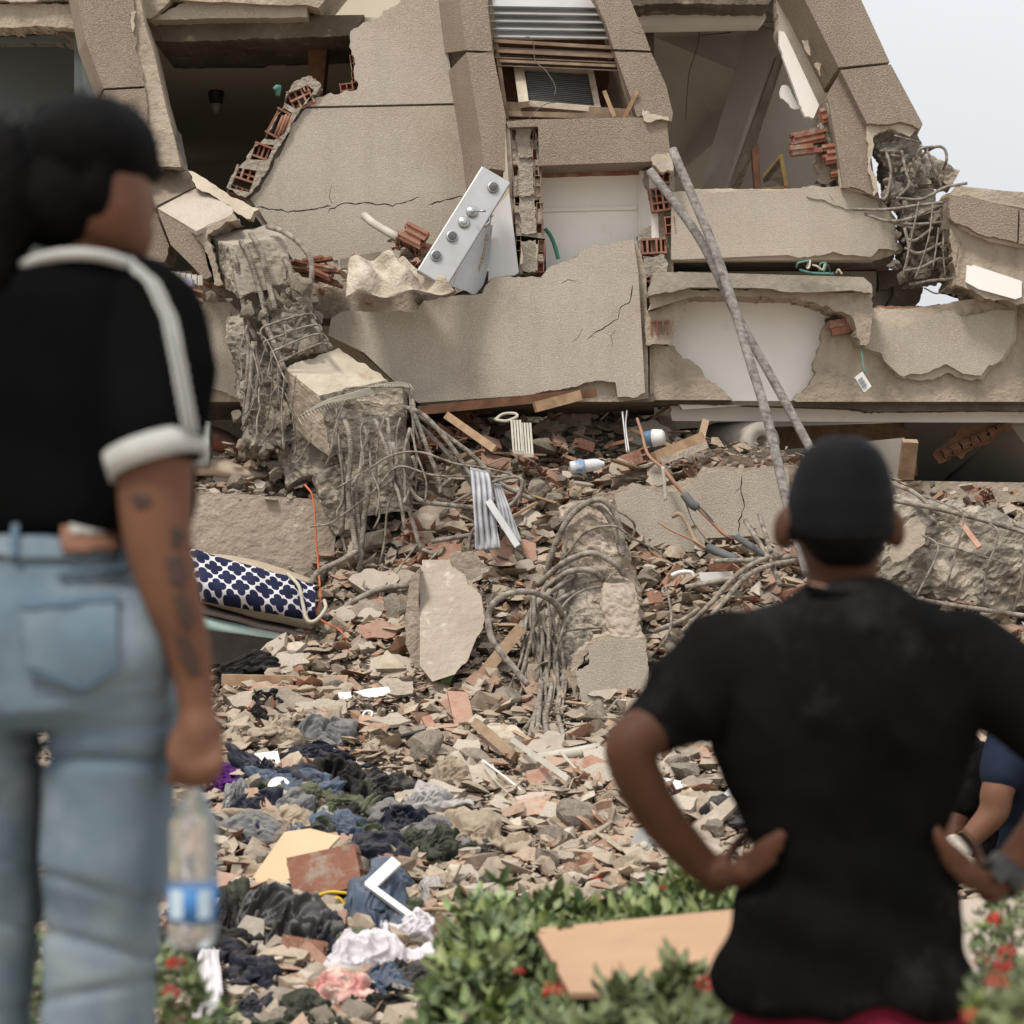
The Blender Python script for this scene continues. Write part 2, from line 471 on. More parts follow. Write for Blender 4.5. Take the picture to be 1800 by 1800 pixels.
# ---- left pillar, tilted
PL = thing('x', 'x', 'x'); bpy.data.objects.remove(PL)
prism('pillar', [(230, -60), (232, 0), (238, 90), (252, 140), (258, 225, 1), (276, 292, 1), (318, 294), (306, 240), (292, 190), (270, 90), (255, 45), (247, 0), (244, -60)],
      12.62, m_plaster, bk=(8, -4, 13.2), parent=BP, amp=3, jag=.02, seed=11)
prism('pillar', [(225, 185, 1), (300, 215), (320, 294, 1), (225, 300)], 12.66, m_conc, .4, parent=BP, amp=3, jag=.03, seed=12)
prism('facing_panel', [(125, -60), (137, 0), (150, 70), (182, 155), (255, 151, 1), (250, 120, 1), (238, 88, 1), (236, 20), (232, -60)], 12.6, m_granite, bk=(-12, 22, 12.95), parent=BP, amp=3, seed=13)
prism('facing_panel', [(183, 159), (256, 155, 1), (258, 225, 1), (262, 300), (206, 300)], 12.6, m_granite, bk=(-12, 22, 12.95), parent=BP, amp=3, seed=14)
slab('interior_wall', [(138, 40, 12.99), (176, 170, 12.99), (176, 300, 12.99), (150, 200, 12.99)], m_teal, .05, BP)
prism('plaster_patch', [(228, 20, 1), (240, 20, 1), (237, 45, 1), (233, 57, 1), (229, 35, 1)], 12.585, m_cream, .02, parent=BP, amp=3, step=4, seed=15)

# ---- large wall panel with broken left edge
UP = [(537, 187, 1), (548, 176, 1), (575, 166, 1), (600, 163, 1), (627, 158, 1), (630, 150, 1), (622, 120, 1), (618, 95, 1), (615, 68, 1), (622, 50, 1), (645, 38, 1), (664, 32, 1), (674, 18, 1), (704, 3, 1), (712, -50), (764, -50), (772, 0), (802, 181)]
prism('wall_panel', UP, 13.0, m_stucco, .035, parent=BP, amp=4, jag=.004, sidemat=m_cream, seed=21)
LOW = [(537, 191), (802, 185), (828, 330), (838, 500), (700, 560), (560, 520), (440, 350, 1), (470, 310, 1), (500, 255, 1), (512, 215, 1)]
ck = [crack([(452, 363), (480, 369), (515, 372), (548, 369), (583, 362)], 2.2, 1), crack([(575, 372), (600, 358), (640, 357), (690, 361), (738, 346)], 2.0, 2),
      crack([(753, 360), (790, 350), (822, 342)], 2.4, 3), crack([(585, 362), (578, 340), (584, 322)], 1.2, 4)]
prism('wall_panel', LOW, 13.0, m_stucco, .035, parent=BP, amp=4, jag=.004, sidemat=m_cream, seed=22, holes=ck)
prism('wall_backing', [(425, 345, 1), (465, 295, 1), (500, 225, 1), (530, 170, 1), (560, 172), (605, 170), (632, 155), (618, 68, 1), (645, 40, 1), (664, 36, 1), (674, 22, 1), (706, 8, 1), (712, -50), (830, -50), (850, 560), (560, 540)],
      13.04, m_mortar, .16, parent=BP, amp=4, jag=.015, seed=23)

def hollow_brick(name, px, py, D, w, h, depth, rot, nx, ny, mat=None, parent=None, seed=0, mort=None, tilt=0.0):
    """clay block of cell walls seen end-on: centre (px,py) size w x h in pixels, rot degrees in the picture plane"""
    rnd = random.Random(seed)
    mb = MB()
    c = P(px, py, D); s = D / FPX
    a = math.radians(rot)
    ex = Vector((math.cos(a), 0, math.sin(a))); ez = Vector((-math.sin(a), 0, math.cos(a)))
    ey = (Vector((0, 1, 0)) + ex * tilt).normalized()
    W_, H_ = w * s, h * s
    tw = min(.012, W_ * .1)
    for i in range(nx + 1):
        x = (i / nx - .5) * (W_ - tw); d0 = rnd.uniform(-.02, .03) if depth > .06 else 0
        mb.box(c + ex * x + ey * (depth / 2 + d0), ex * tw / 2, ey * depth / 2, ez * H_ / 2)
    for j in range(ny + 1):
        z = (j / ny - .5) * (H_ - tw); d0 = rnd.uniform(-.02, .03) if depth > .06 else 0
        mb.box(c + ez * z + ey * (depth / 2 + d0 + .002), ex * (W_ / 2 - .001), ey * depth / 2, ez * tw / 2)
    if mort:
        mb.box(c + ey * (depth * .8), ex * W_ * .49, ey * .01, ez * H_ * .49)
    return mb.build(name, mat or m_clay, parent)

# broken edge of hollow bricks climbing beside the panel
prism('mortar_edge', [(528, 140, 1), (512, 150, 1), (478, 225, 1), (443, 262, 1), (418, 295, 1), (398, 330, 1), (430, 347, 1), (470, 300, 1), (495, 250, 1), (512, 215, 1), (545, 170, 1), (565, 150, 1), (548, 134, 1)],
      12.97, m_mortar, .14, parent=BP, amp=4, step=5, jag=.012, seed=24,
      holes=[[(503, 165), (540, 150), (552, 158), (538, 182), (520, 192), (500, 180)], [(488, 200), (500, 190), (516, 200), (500, 235), (482, 246), (465, 244)],
             [(450, 252), (482, 255), (470, 282), (440, 280)], [(420, 295), (452, 300), (438, 338), (404, 330)]])
for i, (x, y, w, h, r, nx, ny) in enumerate([(528, 170, 40, 40, 25, 3, 2), (545, 150, 26, 16, 20, 3, 1), (492, 218, 34, 50, -28, 1, 1), (462, 267, 36, 26, -20, 4, 1), (432, 306, 40, 24, -18, 3, 2), (418, 335, 36, 18, -20, 3, 1)]):
    hollow_brick('brick', x, y, 12.985, w, h, .13, r, nx, ny, parent=BP, seed=i, mort=True)
# ribbed clay face of one
for k in range(4):
    a = P(484 + k * 7, 240 - k * 1.5, 12.98); b = P(500 + k * 6, 204 - k * 3, 12.98)
    tube('brick_rib', [(482 + k * 7, 242 - k * 3, 12.98), (498 + k * 6, 203 - k * 1.5, 12.98)], .010, m_clay, BP, sub=1, ns=5)
for i, (x, y, w, h) in enumerate([(609, 152, 24, 16), (622, 110, 12, 30), (623, 135, 10, 20)]):
    hollow_brick('brick', x, y, 13.02, w, h, .1, 8, 2, 2 if h > 18 else 1, parent=BP, seed=40 + i, mort=True)
# small green pipe stub on the broken edge
tube('pipe_stub', [(482, 158, 12.93), (490, 152, 12.93), (488, 168, 12.95)], .016, M('green_pipe', (.10, .26, .22), bump=0, rough=.5), BP, sub=3)

# ---- pillar left of the window
prism('pillar', [(808, -60), (808, 0), (819, 88), (866, 90), (853, -30), (850, -60)], 12.6, m_granite, bk=(-37, 5, 13.0), parent=BP, seed=31)
prism('pillar', [(820, 92), (867, 94), (889, 205), (888, 300), (862, 296), (851, 300), (845, 240)], 12.6, m_granite, bk=(-32, 34, 13.0), parent=BP, seed=32)
prism('pillar', [(822, 96), (868, 96), (887, 205), (884, 300), (850, 480), (834, 480), (826, 330)], 12.85, m_granite, .3, parent=BP, seed=33)
slab('plaster_trim', [(888, 222, 12.62), (896, 224, 12.62), (912, 482, 12.75), (904, 482, 12.75)], m_cream, .25, BP)
mb = MB(); a = P(822, 228, 12.68)
mb.v = [P(823, 222, 12.70), P(817, 252, 12.76), P(829, 250, 12.66), P(818, 262, 12.76), P(831, 290, 12.66), P(824, 258, 12.70)]; mb.f = [(0, 1, 2), (3, 4, 5)]; mb.m = [0, 0]

# ---- pillar right of the window
prism('pillar', [(1036, -60), (1046, 0), (1066, 45), (1079, 86), (1144, 89), (1132, 56), (1108, 0), (1100, -60)], 12.6, m_granite, bk=(-16, 2, 13.0), parent=BP, seed=34, holes=[crack([(1110, 56), (1122, 57), (1133, 60)], 2, 9)])
prism('pillar', [(1080, 91), (1145, 93), (1171, 150), (1183, 200), (1180, 214), (1168, 207, 1), (1130, 203), (1120, 205), (1110, 175), (1094, 130)], 12.6, m_granite, bk=(-16, 2, 13.0), parent=BP, seed=35)
slab('window_jamb', [(1028, -60, 12.75), (1036, -60, 12.62), (1124, 207, 12.62), (1108, 207, 12.75)], m_soffit, .05, BP)
prism('broken_plaster', [(1130, 192, 1), (1150, 200, 1), (1175, 205, 1), (1176, 212, 1), (1150, 212, 1), (1135, 214, 1)], 12.55, m_cream, .08, parent=BP, amp=4, step=4, jag=.01, seed=36)

# ---- window with louvres and a fallen air conditioner frame
WN = 'window_frame'
m_glass = M('frosted_louvre_glass', (.36, .355, .34), (.30, .29, .275), 3, rough=.45, bump=.02, spec=.6)
m_fr = M('old_wood_frame', (.30, .22, .15), (.17, .12, .085), 8, bump=.3, bscale=60, bdist=.004)
wf = MB()
def bar(mb, p, q, r, m=0, ry=None):
    p, q = toP(p), toP(q); d = (q - p); L = d.length; d.normalize()
    up = Vector((0, 1, 0)); s = d.cross(up).normalized(); up = s.cross(d)
    mb.box((p + q) / 2, d * L / 2, s * r, up * (ry or r), m)
for (p, q, r) in [((853, -60, 12.72), (891, 210, 12.72), .012), ((1034, -60, 12.72), (1116, 210, 12.72), .014), ((868, 72, 12.7), (1076, 84, 12.7), .010), ((873, 90, 12.7), (1078, 100, 12.7), .008),
                  ((878, 107, 12.7), (1082, 116, 12.7), .008), ((886, 188, 12.8), (1106, 201, 12.8), .028), ((888, 200, 12.74), (1112, 207, 12.74), .016)]:
    bar(wf, p, q, r)
wfo = wf.build('window_frame', m_fr, BP)
for k in range(6):
    y = -4 + k * 13.6; xl = 853 + k * 2.7; xr = 1040 + k * 5.4
    V, Fc = [], []
    c = [P(xl, y - 13, 12.79), P(xr, y + 3 - 13, 12.79), P(xr + 3, y + 3.5, 12.70), P(xl + 2, y + .5, 12.70)]
    if k == 0: continue
    slab('louvre', c, m_glass, .006, wfo)
for k in range(3):
    y = 84 + k * 14
    slab('louvre', [(866 + 3 * k, y - 2, 12.80), (1076 + 4 * k, y + 8, 12.80), (1077 + 4 * k, y + 11, 12.70), (867 + 3 * k, y + 2, 12.70)], m_fr, .006, wfo)
mesh_m = M('dusty_insect_mesh', (.40, .39, .37), (.30, .29, .27), 30, bump=.3, bscale=150)
slab('insect_screen', [(850, -40, 12.9), (985, -30, 12.9), (990, 12, 12.88), (855, 2, 12.88)], mesh_m, .01, wfo)
slab('sash', [(1000, -40, 12.95), (1030, -40, 12.95), (1040, 20, 12.95), (990, 14, 12.95)], m_white, .02, wfo)
slab('room_side', [(866, 70, 12.9), (1100, 70, 12.9), (1120, 210, 13.6), (880, 210, 13.6)], m_darkwood, .03, BP)
slab('room_side', [(1050, 110, 13.5), (1092, 120, 12.75), (1112, 205, 12.75), (1062, 190, 13.5)], m_plaster, .03, BP)
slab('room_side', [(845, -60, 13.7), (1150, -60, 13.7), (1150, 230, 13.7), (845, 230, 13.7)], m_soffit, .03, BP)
AC = thing('air_conditioner_frame', 'old white air conditioner sleeve with dark ribbed front tipped inside the open window', 'air conditioner', P(980, 190, 12.85))
mb = MB()
for p, q, r in [((908, 122, 12.85), (1040, 128, 12.95), .012), ((1038, 126, 12.93), (1051, 192, 12.82), .018), ((914, 181, 12.72), (1052, 193, 12.80), .018), ((912, 121, 12.82), (921, 184, 12.7), .030)]:
    bar(mb, p, q, r)
mb.build('casing', m_cream, AC)
slab('grille_back', [(924, 124, 12.86), (1037, 130, 12.95), (1046, 190, 12.86), (926, 178, 12.77)], m_dark, .03, AC)
for k in range(17):
    t = (k + .5) / 17
    y0 = 124 + t * 54; y1 = 130 + t * 60
    mb = MB(); bar(mb, (925, y0, 12.84 - .09 * t), (1037 + 9 * t, y1, 12.93 - .09 * t), .0035)
    mb.build('grille_fin', M('grille_metal', (.13, .125, .12), bump=0, rough=.5) if k == 0 else MATS['grille_metal'], AC)
slab('side_panel', [(902, 175, 13.2), (910, 122, 13.2), (912, 122, 12.84), (916, 184, 12.72)], m_soffit, .01, AC)
tube('hanging_wire', [(918, 68, 12.66), (930, 65, 12.62), (938, 78, 12.62), (941, 107, 12.62), (960, 125, 12.6), (976, 152, 12.6), (974, 170, 12.6)], .0028, m_wire, None)
tag(bpy.data.objects['hanging_wire'], 'thin dark wire dangling over the window louvres', 'wire')
tube('hanging_wire', [(978, 180, 12.6), (962, 182, 12.62), (948, 190, 12.62), (930, 208, 12.6)], .0028, m_wire, None)
tag(bpy.data.objects['hanging_wire.001'], 'thin pale wire drooping over the sill below the air conditioner frame', 'wire')
for i, (p, q) in enumerate([((1062, 160, 12.7), (1080, 206, 12.66)), ((1120, 160, 12.58), (1098, 206, 12.62))]):
    mb = MB(); bar(mb, p, q, .012, ry=.006); o = mb.build('wood_lath', m_wood, None)
    tag(o, ['short wood lath leaning right of the air conditioner frame', 'short splintered lath leaning against the right window pillar'][i], 'lath')

# ---- lintel under the window
prism('lintel_beam', [(890, 214), (925, 210), (1130, 206), (1172, 210), (1179, 280, 1), (1140, 284), (948, 291), (946, 222), (893, 224)], 12.58, m_granite, .40, parent=BP, amp=2, seed=41)
slab('beam_soffit', [(948, 292, 12.6), (1140, 284, 12.6), (1136, 302, 12.98), (952, 306, 12.98)], m_soffit, .02, BP)
prism('brick_course', [(952, 305), (1136, 300), (1137, 306, 1), (952, 312)], 12.9, m_clay, .05, parent=BP, amp=1, seed=42)
prism('broken_plaster', [(1145, 276, 1), (1165, 270, 1), (1182, 268, 1), (1184, 300, 1), (1165, 303, 1), (1148, 290, 1)], 12.57, m_cream, .1, parent=BP, amp=3, step=4, jag=.01, seed=43)

# ---- standing stack of mortared bricks left of the white niche
prism('brick_wall_end', [(897, 222, 1), (940, 221, 1), (946, 262), (950, 340), (958, 420), (960, 478, 1), (912, 482), (905, 380), (900, 300)], 12.66, m_mortar, .3, parent=BP, amp=2.5, step=5, jag=.01, seed=44,
      holes=[[(900 + i * 2.4, y), (908 + i * 2.4, y - 1), (909 + i * 2.4, y + 16), (901 + i * 2.4, y + 17)] for i, y in enumerate((229, 293, 345, 415, 465))] +
            [[(930 + i * 3, y), (939 + i * 3, y - 2), (941 + i * 3, y + 15), (932 + i * 3, y + 14)] for i, y in enumerate((232, 266, 300, 352, 395, 448))])
for i, y in enumerate((252, 318, 384, 450)):
    prism('mortar_fill', [(907 + i * 2.5, y - 27, 1), (934 + i * 2.5, y - 28, 1), (938 + i * 2.5, y + 24, 1), (911 + i * 2.5, y + 26, 1)], 12.645, m_mortar, .1, parent=BP, amp=4, step=5, jag=.01, seed=50 + i)
    for k, (x0, x1) in enumerate(((897 + i * 2.6, 905 + i * 2.6), (936 + i * 3, 946 + i * 3))):
        hollow_brick('brick', (x0 + x1) / 2 + 1, y, 12.652, x1 - x0 + 2, 56, .08, -2, 1, 3, parent=BP, seed=i * 3 + k, mort=True)

# ---- white niche
slab('niche_wall', [(948, 300, 12.92), (1140, 300, 12.92), (1150, 640, 12.92), (948, 640, 12.92)], m_white, .05, BP)
slab('niche_wall', [(1122, 300, 12.91), (1143, 300, 12.76), (1150, 470, 12.76), (1120, 470, 12.91)], m_white, .04, BP)
slab('niche_ledge', [(954, 372, 12.9), (1120, 368, 12.9), (1118, 370, 12.92), (956, 374, 12.92)], m_white, .02, BP)
tube('green_hose', [(958, 402, 12.8), (968, 415, 12.8), (976, 435, 12.8), (981, 455, 12.8)], .012, M('green_hose', (.06, .24, .16), bump=0, rough=.5), None)
tag(bpy.data.objects['green_hose'], 'short green hose hanging inside the white niche', 'hose')

# ---- right jamb of broken bricks
prism('broken_jamb', [(1132, 300, 1), (1150, 300, 1), (1182, 290, 1), (1184, 350, 1), (1178, 420, 1), (1184, 470, 1), (1180, 600), (1128, 600, 1), (1122, 470, 1), (1120, 412, 1), (1140, 400, 1), (1148, 360, 1)], 12.78, m_mortar, .3, parent=BP, amp=5, jag=.02, seed=45)
for i, (x, y, w, h, r, nx, ny) in enumerate([(1160, 350, 34, 42, 8, 3, 3), (1166, 310, 26, 22, -4, 2, 1), (1150, 432, 44, 28, 3, 5, 1), (1144, 495, 34, 26, -5, 2, 2), (1159, 572, 40, 30, 0, 3, 2), (1178, 395, 18, 30, 5, 1, 2)]):
    hollow_brick('brick', x, y, 12.70, w, h, .1, r, nx, ny, m_clay if i not in (2,) else m_clayd, parent=BP, seed=60 + i, mort=True)
for i, (x, y) in enumerate(((1150, 470), (1148, 530))):
    prism('mortar_fill', [(x - 20, y - 20, 1), (x + 18, y - 22, 1), (x + 22, y + 18, 1), (x - 18, y + 20, 1)], 12.70, m_mortar, .12, parent=BP, amp=4, step=5, jag=.015, seed=70 + i)

# ---- room on the right of the pillar
slab('ceiling', [(1100, 16, 13.2), (1400, 16, 13.2), (1400, 50, 14.4), (1100, 42, 14.4)], m_soffit, .1, BP)
prism('beam', [(1080, -60), (1400, -60), (1350, 8, 1), (1112, 10)], 13.0, m_soffit, .3, parent=BP, seed=46)
prism('beam', [(1112, 11), (1340, 7), (1347, 30), (1338, 41), (1118, 45)], 13.4, m_white, .2, parent=BP)
slab('interior_wall', [(1100, 38, 14.0), (1372, 34, 14.0), (1372, 150, 14.0), (1340, 342, 15.2), (1150, 342, 15.2)], m_inner, .1, BP)
slab('interior_wall', [(1318, 40, 13.9), (1378, 60, 13.5), (1376, 110, 13.5), (1300, 345, 14.0), (1225, 345, 14.4)], m_inner, .05, BP)
for i, ptsn in enumerate(([(1230, 48), (1226, 80), (1212, 125), (1208, 165), (1205, 210)], [(1232, 62), (1255, 60), (1285, 57)])):
    tube('crack_shade_line', [(x, y, 13.93 if i else 14.0 + max(0, (y - 60)) * .001) for x, y in ptsn], .004, m_soffit, BP, sub=4, ns=4)  # thin dark tubes on the wall; crack shade is put into their colour
slab('room_post', [(1366, 98, 13.40), (1374, 96, 13.40), (1330, 255, 13.45), (1296, 342, 13.5), (1279, 342, 13.5)], m_soffit, .12, BP)
prism('room_post', [(1322, 262, 1), (1334, 250), (1338, 342), (1328, 342)], 13.38, m_darkwood, .1, parent=BP, amp=3, seed=48)
slab('interior_wall', [(1370, 40, 13.6), (1410, 40, 13.6), (1535, 350, 13.8), (1270, 350, 13.8)], m_inner, .06, BP)
prism('plaster_shard_hanging', [(1374, 150, 1), (1384, 150, 1), (1394, 168, 1), (1400, 178, 1), (1409, 190), (1396, 192, 1), (1386, 182, 1), (1372, 172, 1)], 13.2, m_white, .02, parent=BP, amp=3, step=5, seed=47)
pf = thing('picture_frame', 'small dark gold-rimmed picture frame tilted on the floor in the right room', 'picture frame', P(1362, 330, 13.3))
slab('picture', [(1342, 312, 13.32), (1371, 275, 13.32), (1378, 327, 13.3), (1341, 330, 13.3)], M('dark_picture', (.10, .075, .05), (.04, .03, .02), 20, rough=.4, bump=0), .02, pf)
mb = MB(); bar(mb, (1372, 272, 13.3), (1382, 328, 13.28), .012); bar(mb, (1340, 312, 13.3), (1372, 272, 13.3), .006); bar(mb, (1341, 331, 13.28), (1382, 329, 13.28), .006)
mb.build('frame', M('old_gilt', (.24, .16, .06), bump=.1, rough=.4), pf)

# ---- leaning pillar at the right
prism('pillar', [(1380, -60), (1415, 0), (1474, 118), (1564, 109), (1514, 0), (1480, -60)], 12.55, m_granite, bk=(-30, 46, 12.95), parent=BP, seed=51)
prism('pillar', [(1477, 123), (1566, 113), (1622, 218), (1615, 226, 1), (1580, 214, 1), (1524, 217)], 12.55, m_granite, bk=(-22, 46, 12.95), parent=BP, amp=3, seed=52)
prism('pillar', [(1455, 170), (1478, 124), (1524, 217), (1535, 300), (1547, 352, 1), (1504, 330, 1), (1482, 330), (1470, 250)], 12.62, m_granite, .3, parent=BP, amp=3, seed=53)
prism('pillar', [(1362, -10), (1380, 0), (1452, 168), (1450, 200), (1480, 250), (1512, 330, 1), (1460, 330, 1), (1462, 300, 1), (1445, 245, 1), (1436, 190, 1), (1400, 120, 1), (1368, 60, 1)], 12.9, m_stucco, .2, parent=BP, amp=4, jag=.01, seed=54)
prism('plaster_patch', [(1370, 54, 1), (1382, 62), (1440, 185), (1430, 208, 1), (1415, 205, 1), (1398, 160), (1376, 100, 1), (1370, 80)], 12.86, m_white, .05, parent=BP, amp=3, seed=55)
for i, pp in enumerate(([(1410, 70, 1), (1421, 70, 1), (1425, 98, 1), (1416, 88, 1)], [(1432, 111, 1), (1444, 112, 1), (1442, 134, 1), (1436, 120, 1)])):
    prism('plaster_patch', pp, 12.72, m_cream, .02, parent=BP, amp=2, step=4, seed=56 + i)
prism('plaster_patch', [(1452, 180, 1), (1470, 195), (1482, 235, 1), (1515, 292, 1), (1540, 345), (1478, 330, 1), (1474, 260, 1)], 12.66, m_cream, .05, parent=BP, amp=3, seed=59)
# torn clay bricks beside it
def ribbed_brick(name, px, py, D, w, h, rot, n, parent, seed=0, mat=None, depth=.1):
    rnd = random.Random(seed); mb = MB(); s = D / FPX; c = P(px, py, D); a = math.radians(rot)
    ex = Vector((math.cos(a), 0, math.sin(a))); ez = Vector((-math.sin(a), 0, math.cos(a))); ey = Vector((0, 1, 0))
    for i in range(n):
        hh = h * s / n; z = ((i + .5) / n - .5) * h * s
        W_ = w * s * rnd.uniform(.75, 1.05); off = rnd.uniform(-.1, .1) * w * s
        mb.box(c + ez * z + ex * off, ex * W_ / 2, ey * (depth / 2 + (i % 2) * .012), ez * hh * .5)
    return mb.build(name, mat or m_clay, parent)
ribbed_brick('brick', 1420, 243, 12.75, 62, 26, 12, 5, BP, 1)
ribbed_brick('brick', 1412, 264, 12.72, 52, 16, 6, 2, BP, 2)
ribbed_brick('brick', 1462, 272, 12.75, 34, 34, 8, 6, BP, 3)
ribbed_brick('brick', 1470, 305, 12.78, 24, 14, 10, 3, BP, 4)
ribbed_brick('brick', 1447, 205, 12.8, 14, 26, 20, 4, BP, 5)
prism('mortar_edge', [(1440, 215, 1), (1452, 210, 1), (1474, 258, 1), (1478, 310, 1), (1455, 328, 1), (1436, 318, 1), (1432, 285, 1), (1438, 250, 1)], 12.79, m_mortar, .12, parent=BP, amp=5, step=5, jag=.02, seed=58)

# ---- beam at the upper right and its patch
prism('beam', [(1180, 338, 1), (1228, 334, 1), (1290, 337, 1), (1330, 332, 1), (1400, 334, 1), (1430, 330), (1460, 345, 1), (1490, 366, 1), (1540, 368), (1572, 385), (1575, 440, 1), (1545, 437, 1), (1530, 452, 1), (1500, 448, 1), (1465, 442, 1), (1420, 452, 1), (1385, 448), (1200, 456), (1180, 456)],
      12.7, m_stucco, .04, parent=BP, amp=3, jag=.003, sidemat=m_cream, seed=61)
prism('beam', [(1180, 337, 1), (1228, 332, 1), (1400, 331, 1), (1430, 326, 1), (1548, 348), (1575, 384, 1), (1578, 446, 1), (1540, 456), (1385, 457), (1180, 459)], 12.745, m_cream, .35, parent=BP, amp=3, jag=.01, seed=62)
prism('facing_panel', [(1418, 345), (1440, 330), (1480, 327, 1), (1510, 340), (1543, 352), (1545, 366), (1488, 368, 1), (1450, 352, 1)], 12.69, m_stucco, .04, parent=BP, amp=2, seed=63, sidemat=m_cream, holes=[crack([(1458, 340), (1462, 350), (1470, 360)], 1.6, 6)])
slab('beam_soffit', [(1180, 459, 12.78), (1572, 452, 12.78), (1560, 480, 13.2), (1180, 480, 13.2)], m_soffit, .05, BP)
slab('interior_wall', [(1480, 470, 13.2), (1552, 473, 13.2), (1548, 510, 13.2), (1480, 510, 13.2)], m_inner, .05, BP)
prism('column_side', [(1545, 470, 1), (1600, 478, 1), (1622, 500, 1), (1608, 540), (1580, 545), (1560, 540, 1), (1572, 505, 1), (1540, 515, 1)], 13.15, m_soffit, .4, parent=BP, amp=4, jag=.02, seed=64)
slab('interior_wall', [(1500, 505, 13.25), (1590, 505, 13.25), (1585, 560, 13.3), (1500, 560, 13.3)], m_inner, .05, BP)

# ---- cantilevered ledge slab
prism('ledge_slab', [(1150, 480, 1), (1200, 478), (1518, 487), (1532, 500, 1), (1533, 516, 1), (1500, 510), (1420, 514, 1), (1330, 506), (1212, 505, 1), (1140, 520, 1)], 12.35, m_concs, .9, parent=BP, amp=3, jag=.01, seed=65)
prism('ledge_slab', [(1140, 519, 1), (1212, 506, 1), (1330, 508, 1), (1420, 515), (1533, 514, 1), (1535, 545), (1528, 602, 1), (1512, 606, 1), (1500, 560, 1), (1470, 548, 1), (1440, 536, 1), (1400, 522, 1), (1212, 523), (1140, 545, 1)], 12.42, m_plaster, .35, parent=BP, amp=5, jag=.03, seed=66)
ribbed_brick('brick', 1482, 574, 12.6, 46, 26, 10, 2, BP, 7)
prism('mortar_edge', [(1450, 560, 1), (1500, 545, 1), (1530, 560, 1), (1524, 612, 1), (1505, 625, 1), (1490, 595, 1), (1460, 590, 1)], 12.66, m_soffit, .2, parent=BP, amp=5, jag=.02, seed=67)
prism('wall_edge', [(1135, 545, 1), (1152, 545, 1), (1205, 520, 1), (1212, 530, 1), (1190, 575, 1), (1180, 606, 1), (1135, 606, 1)], 12.5, m_plaster, .3, parent=BP, amp=4, jag=.02, seed=68)
hollow_brick('brick', 1160, 575, 12.49, 34, 24, .1, 2, 3, 1, parent=BP, seed=99, mort=True)

# ---- white bulging wall under the ledge
prism('interior_wall', [(1150, 515), (1470, 515), (1480, 700), (1200, 720), (1150, 640)], 12.72, m_white, .12, parent=BP, seed=69)
# grey-beige spandrel right of it, rough plaster with a hole edge round the white wall
prism('spandrel_wall', [(1142, 607, 1), (1180, 606, 1), (1200, 630, 1), (1222, 640, 1), (1240, 665, 1), (1262, 680, 1), (1288, 703), (1142, 703)], 12.62, m_plaster, .22, parent=BP, amp=4, jag=.012, seed=71)
prism('spandrel_wall', [(1395, 703, 1), (1420, 680, 1), (1435, 655, 1), (1430, 640, 1), (1445, 600, 1), (1448, 575, 1), (1460, 562, 1), (1505, 590, 1), (1520, 600), (1540, 545), (1900, 520), (1900, 706), (1400, 706)], 12.62, m_plaster, .25, parent=BP, amp=4, jag=.012, seed=72)
prism('facing_panel', [(1536, 560, 1), (1570, 577, 1), (1590, 574, 1), (1640, 560, 1), (1664, 544, 1), (1695, 556, 1), (1730, 550, 1), (1756, 544), (1786, 546), (1780, 600), (1760, 632, 1), (1738, 642), (1725, 660, 1), (1690, 655), (1664, 640, 1), (1630, 655, 1), (1605, 657, 1), (1582, 660), (1560, 640, 1), (1548, 620, 1), (1515, 606), (1520, 585)],
      12.55, m_stucco, .03, parent=BP, amp=3, step=5, jag=.003, sidemat=m_cream, seed=73)
prism('plaster_layer', [(1538, 541, 1), (1600, 543), (1640, 536, 1), (1690, 528), (1720, 524, 1), (1755, 533, 1), (1788, 540), (1786, 598), (1765, 634, 1), (1745, 648, 1), (1728, 667, 1), (1690, 665, 1), (1668, 655, 1), (1640, 668, 1), (1585, 666, 1), (1565, 648, 1), (1550, 628, 1), (1513, 610), (1520, 585)],
      12.585, m_cream, .06, parent=BP, amp=3, step=5, jag=.005, seed=74)
prism('brick_course', [(1540, 538, 1), (1600, 538, 1), (1650, 534, 1), (1700, 530, 1), (1700, 545), (1540, 548)], 12.66, m_clayd, .2, parent=BP, amp=3, step=4, jag=.02, seed=75)
prism('spandrel_wall', [(1786, 500, 1), (1900, 500), (1900, 700), (1786, 700)], 12.64, m_plaster, .3, parent=BP, amp=4, seed=76)
# underside band of the storey
prism('beam_edge', [(1130, 704), (1900, 707), (1900, 722, 1), (1560, 724, 1), (1500, 718), (1300, 712, 1), (1130, 712)], 12.70, m_soffit, .3, parent=BP, amp=3, jag=.02, seed=77)
slab('ceiling', [(1176, 712, 12.85), (1900, 718, 12.85), (1900, 744, 15.9), (1180, 742, 15.9)], m_white, .06, BP)
prism('ceiling_edge', [(1178, 708, 1), (1300, 708), (1900, 714), (1900, 743), (1182, 740, 1)], 12.9, m_white, .1, parent=BP, amp=2, seed=78)

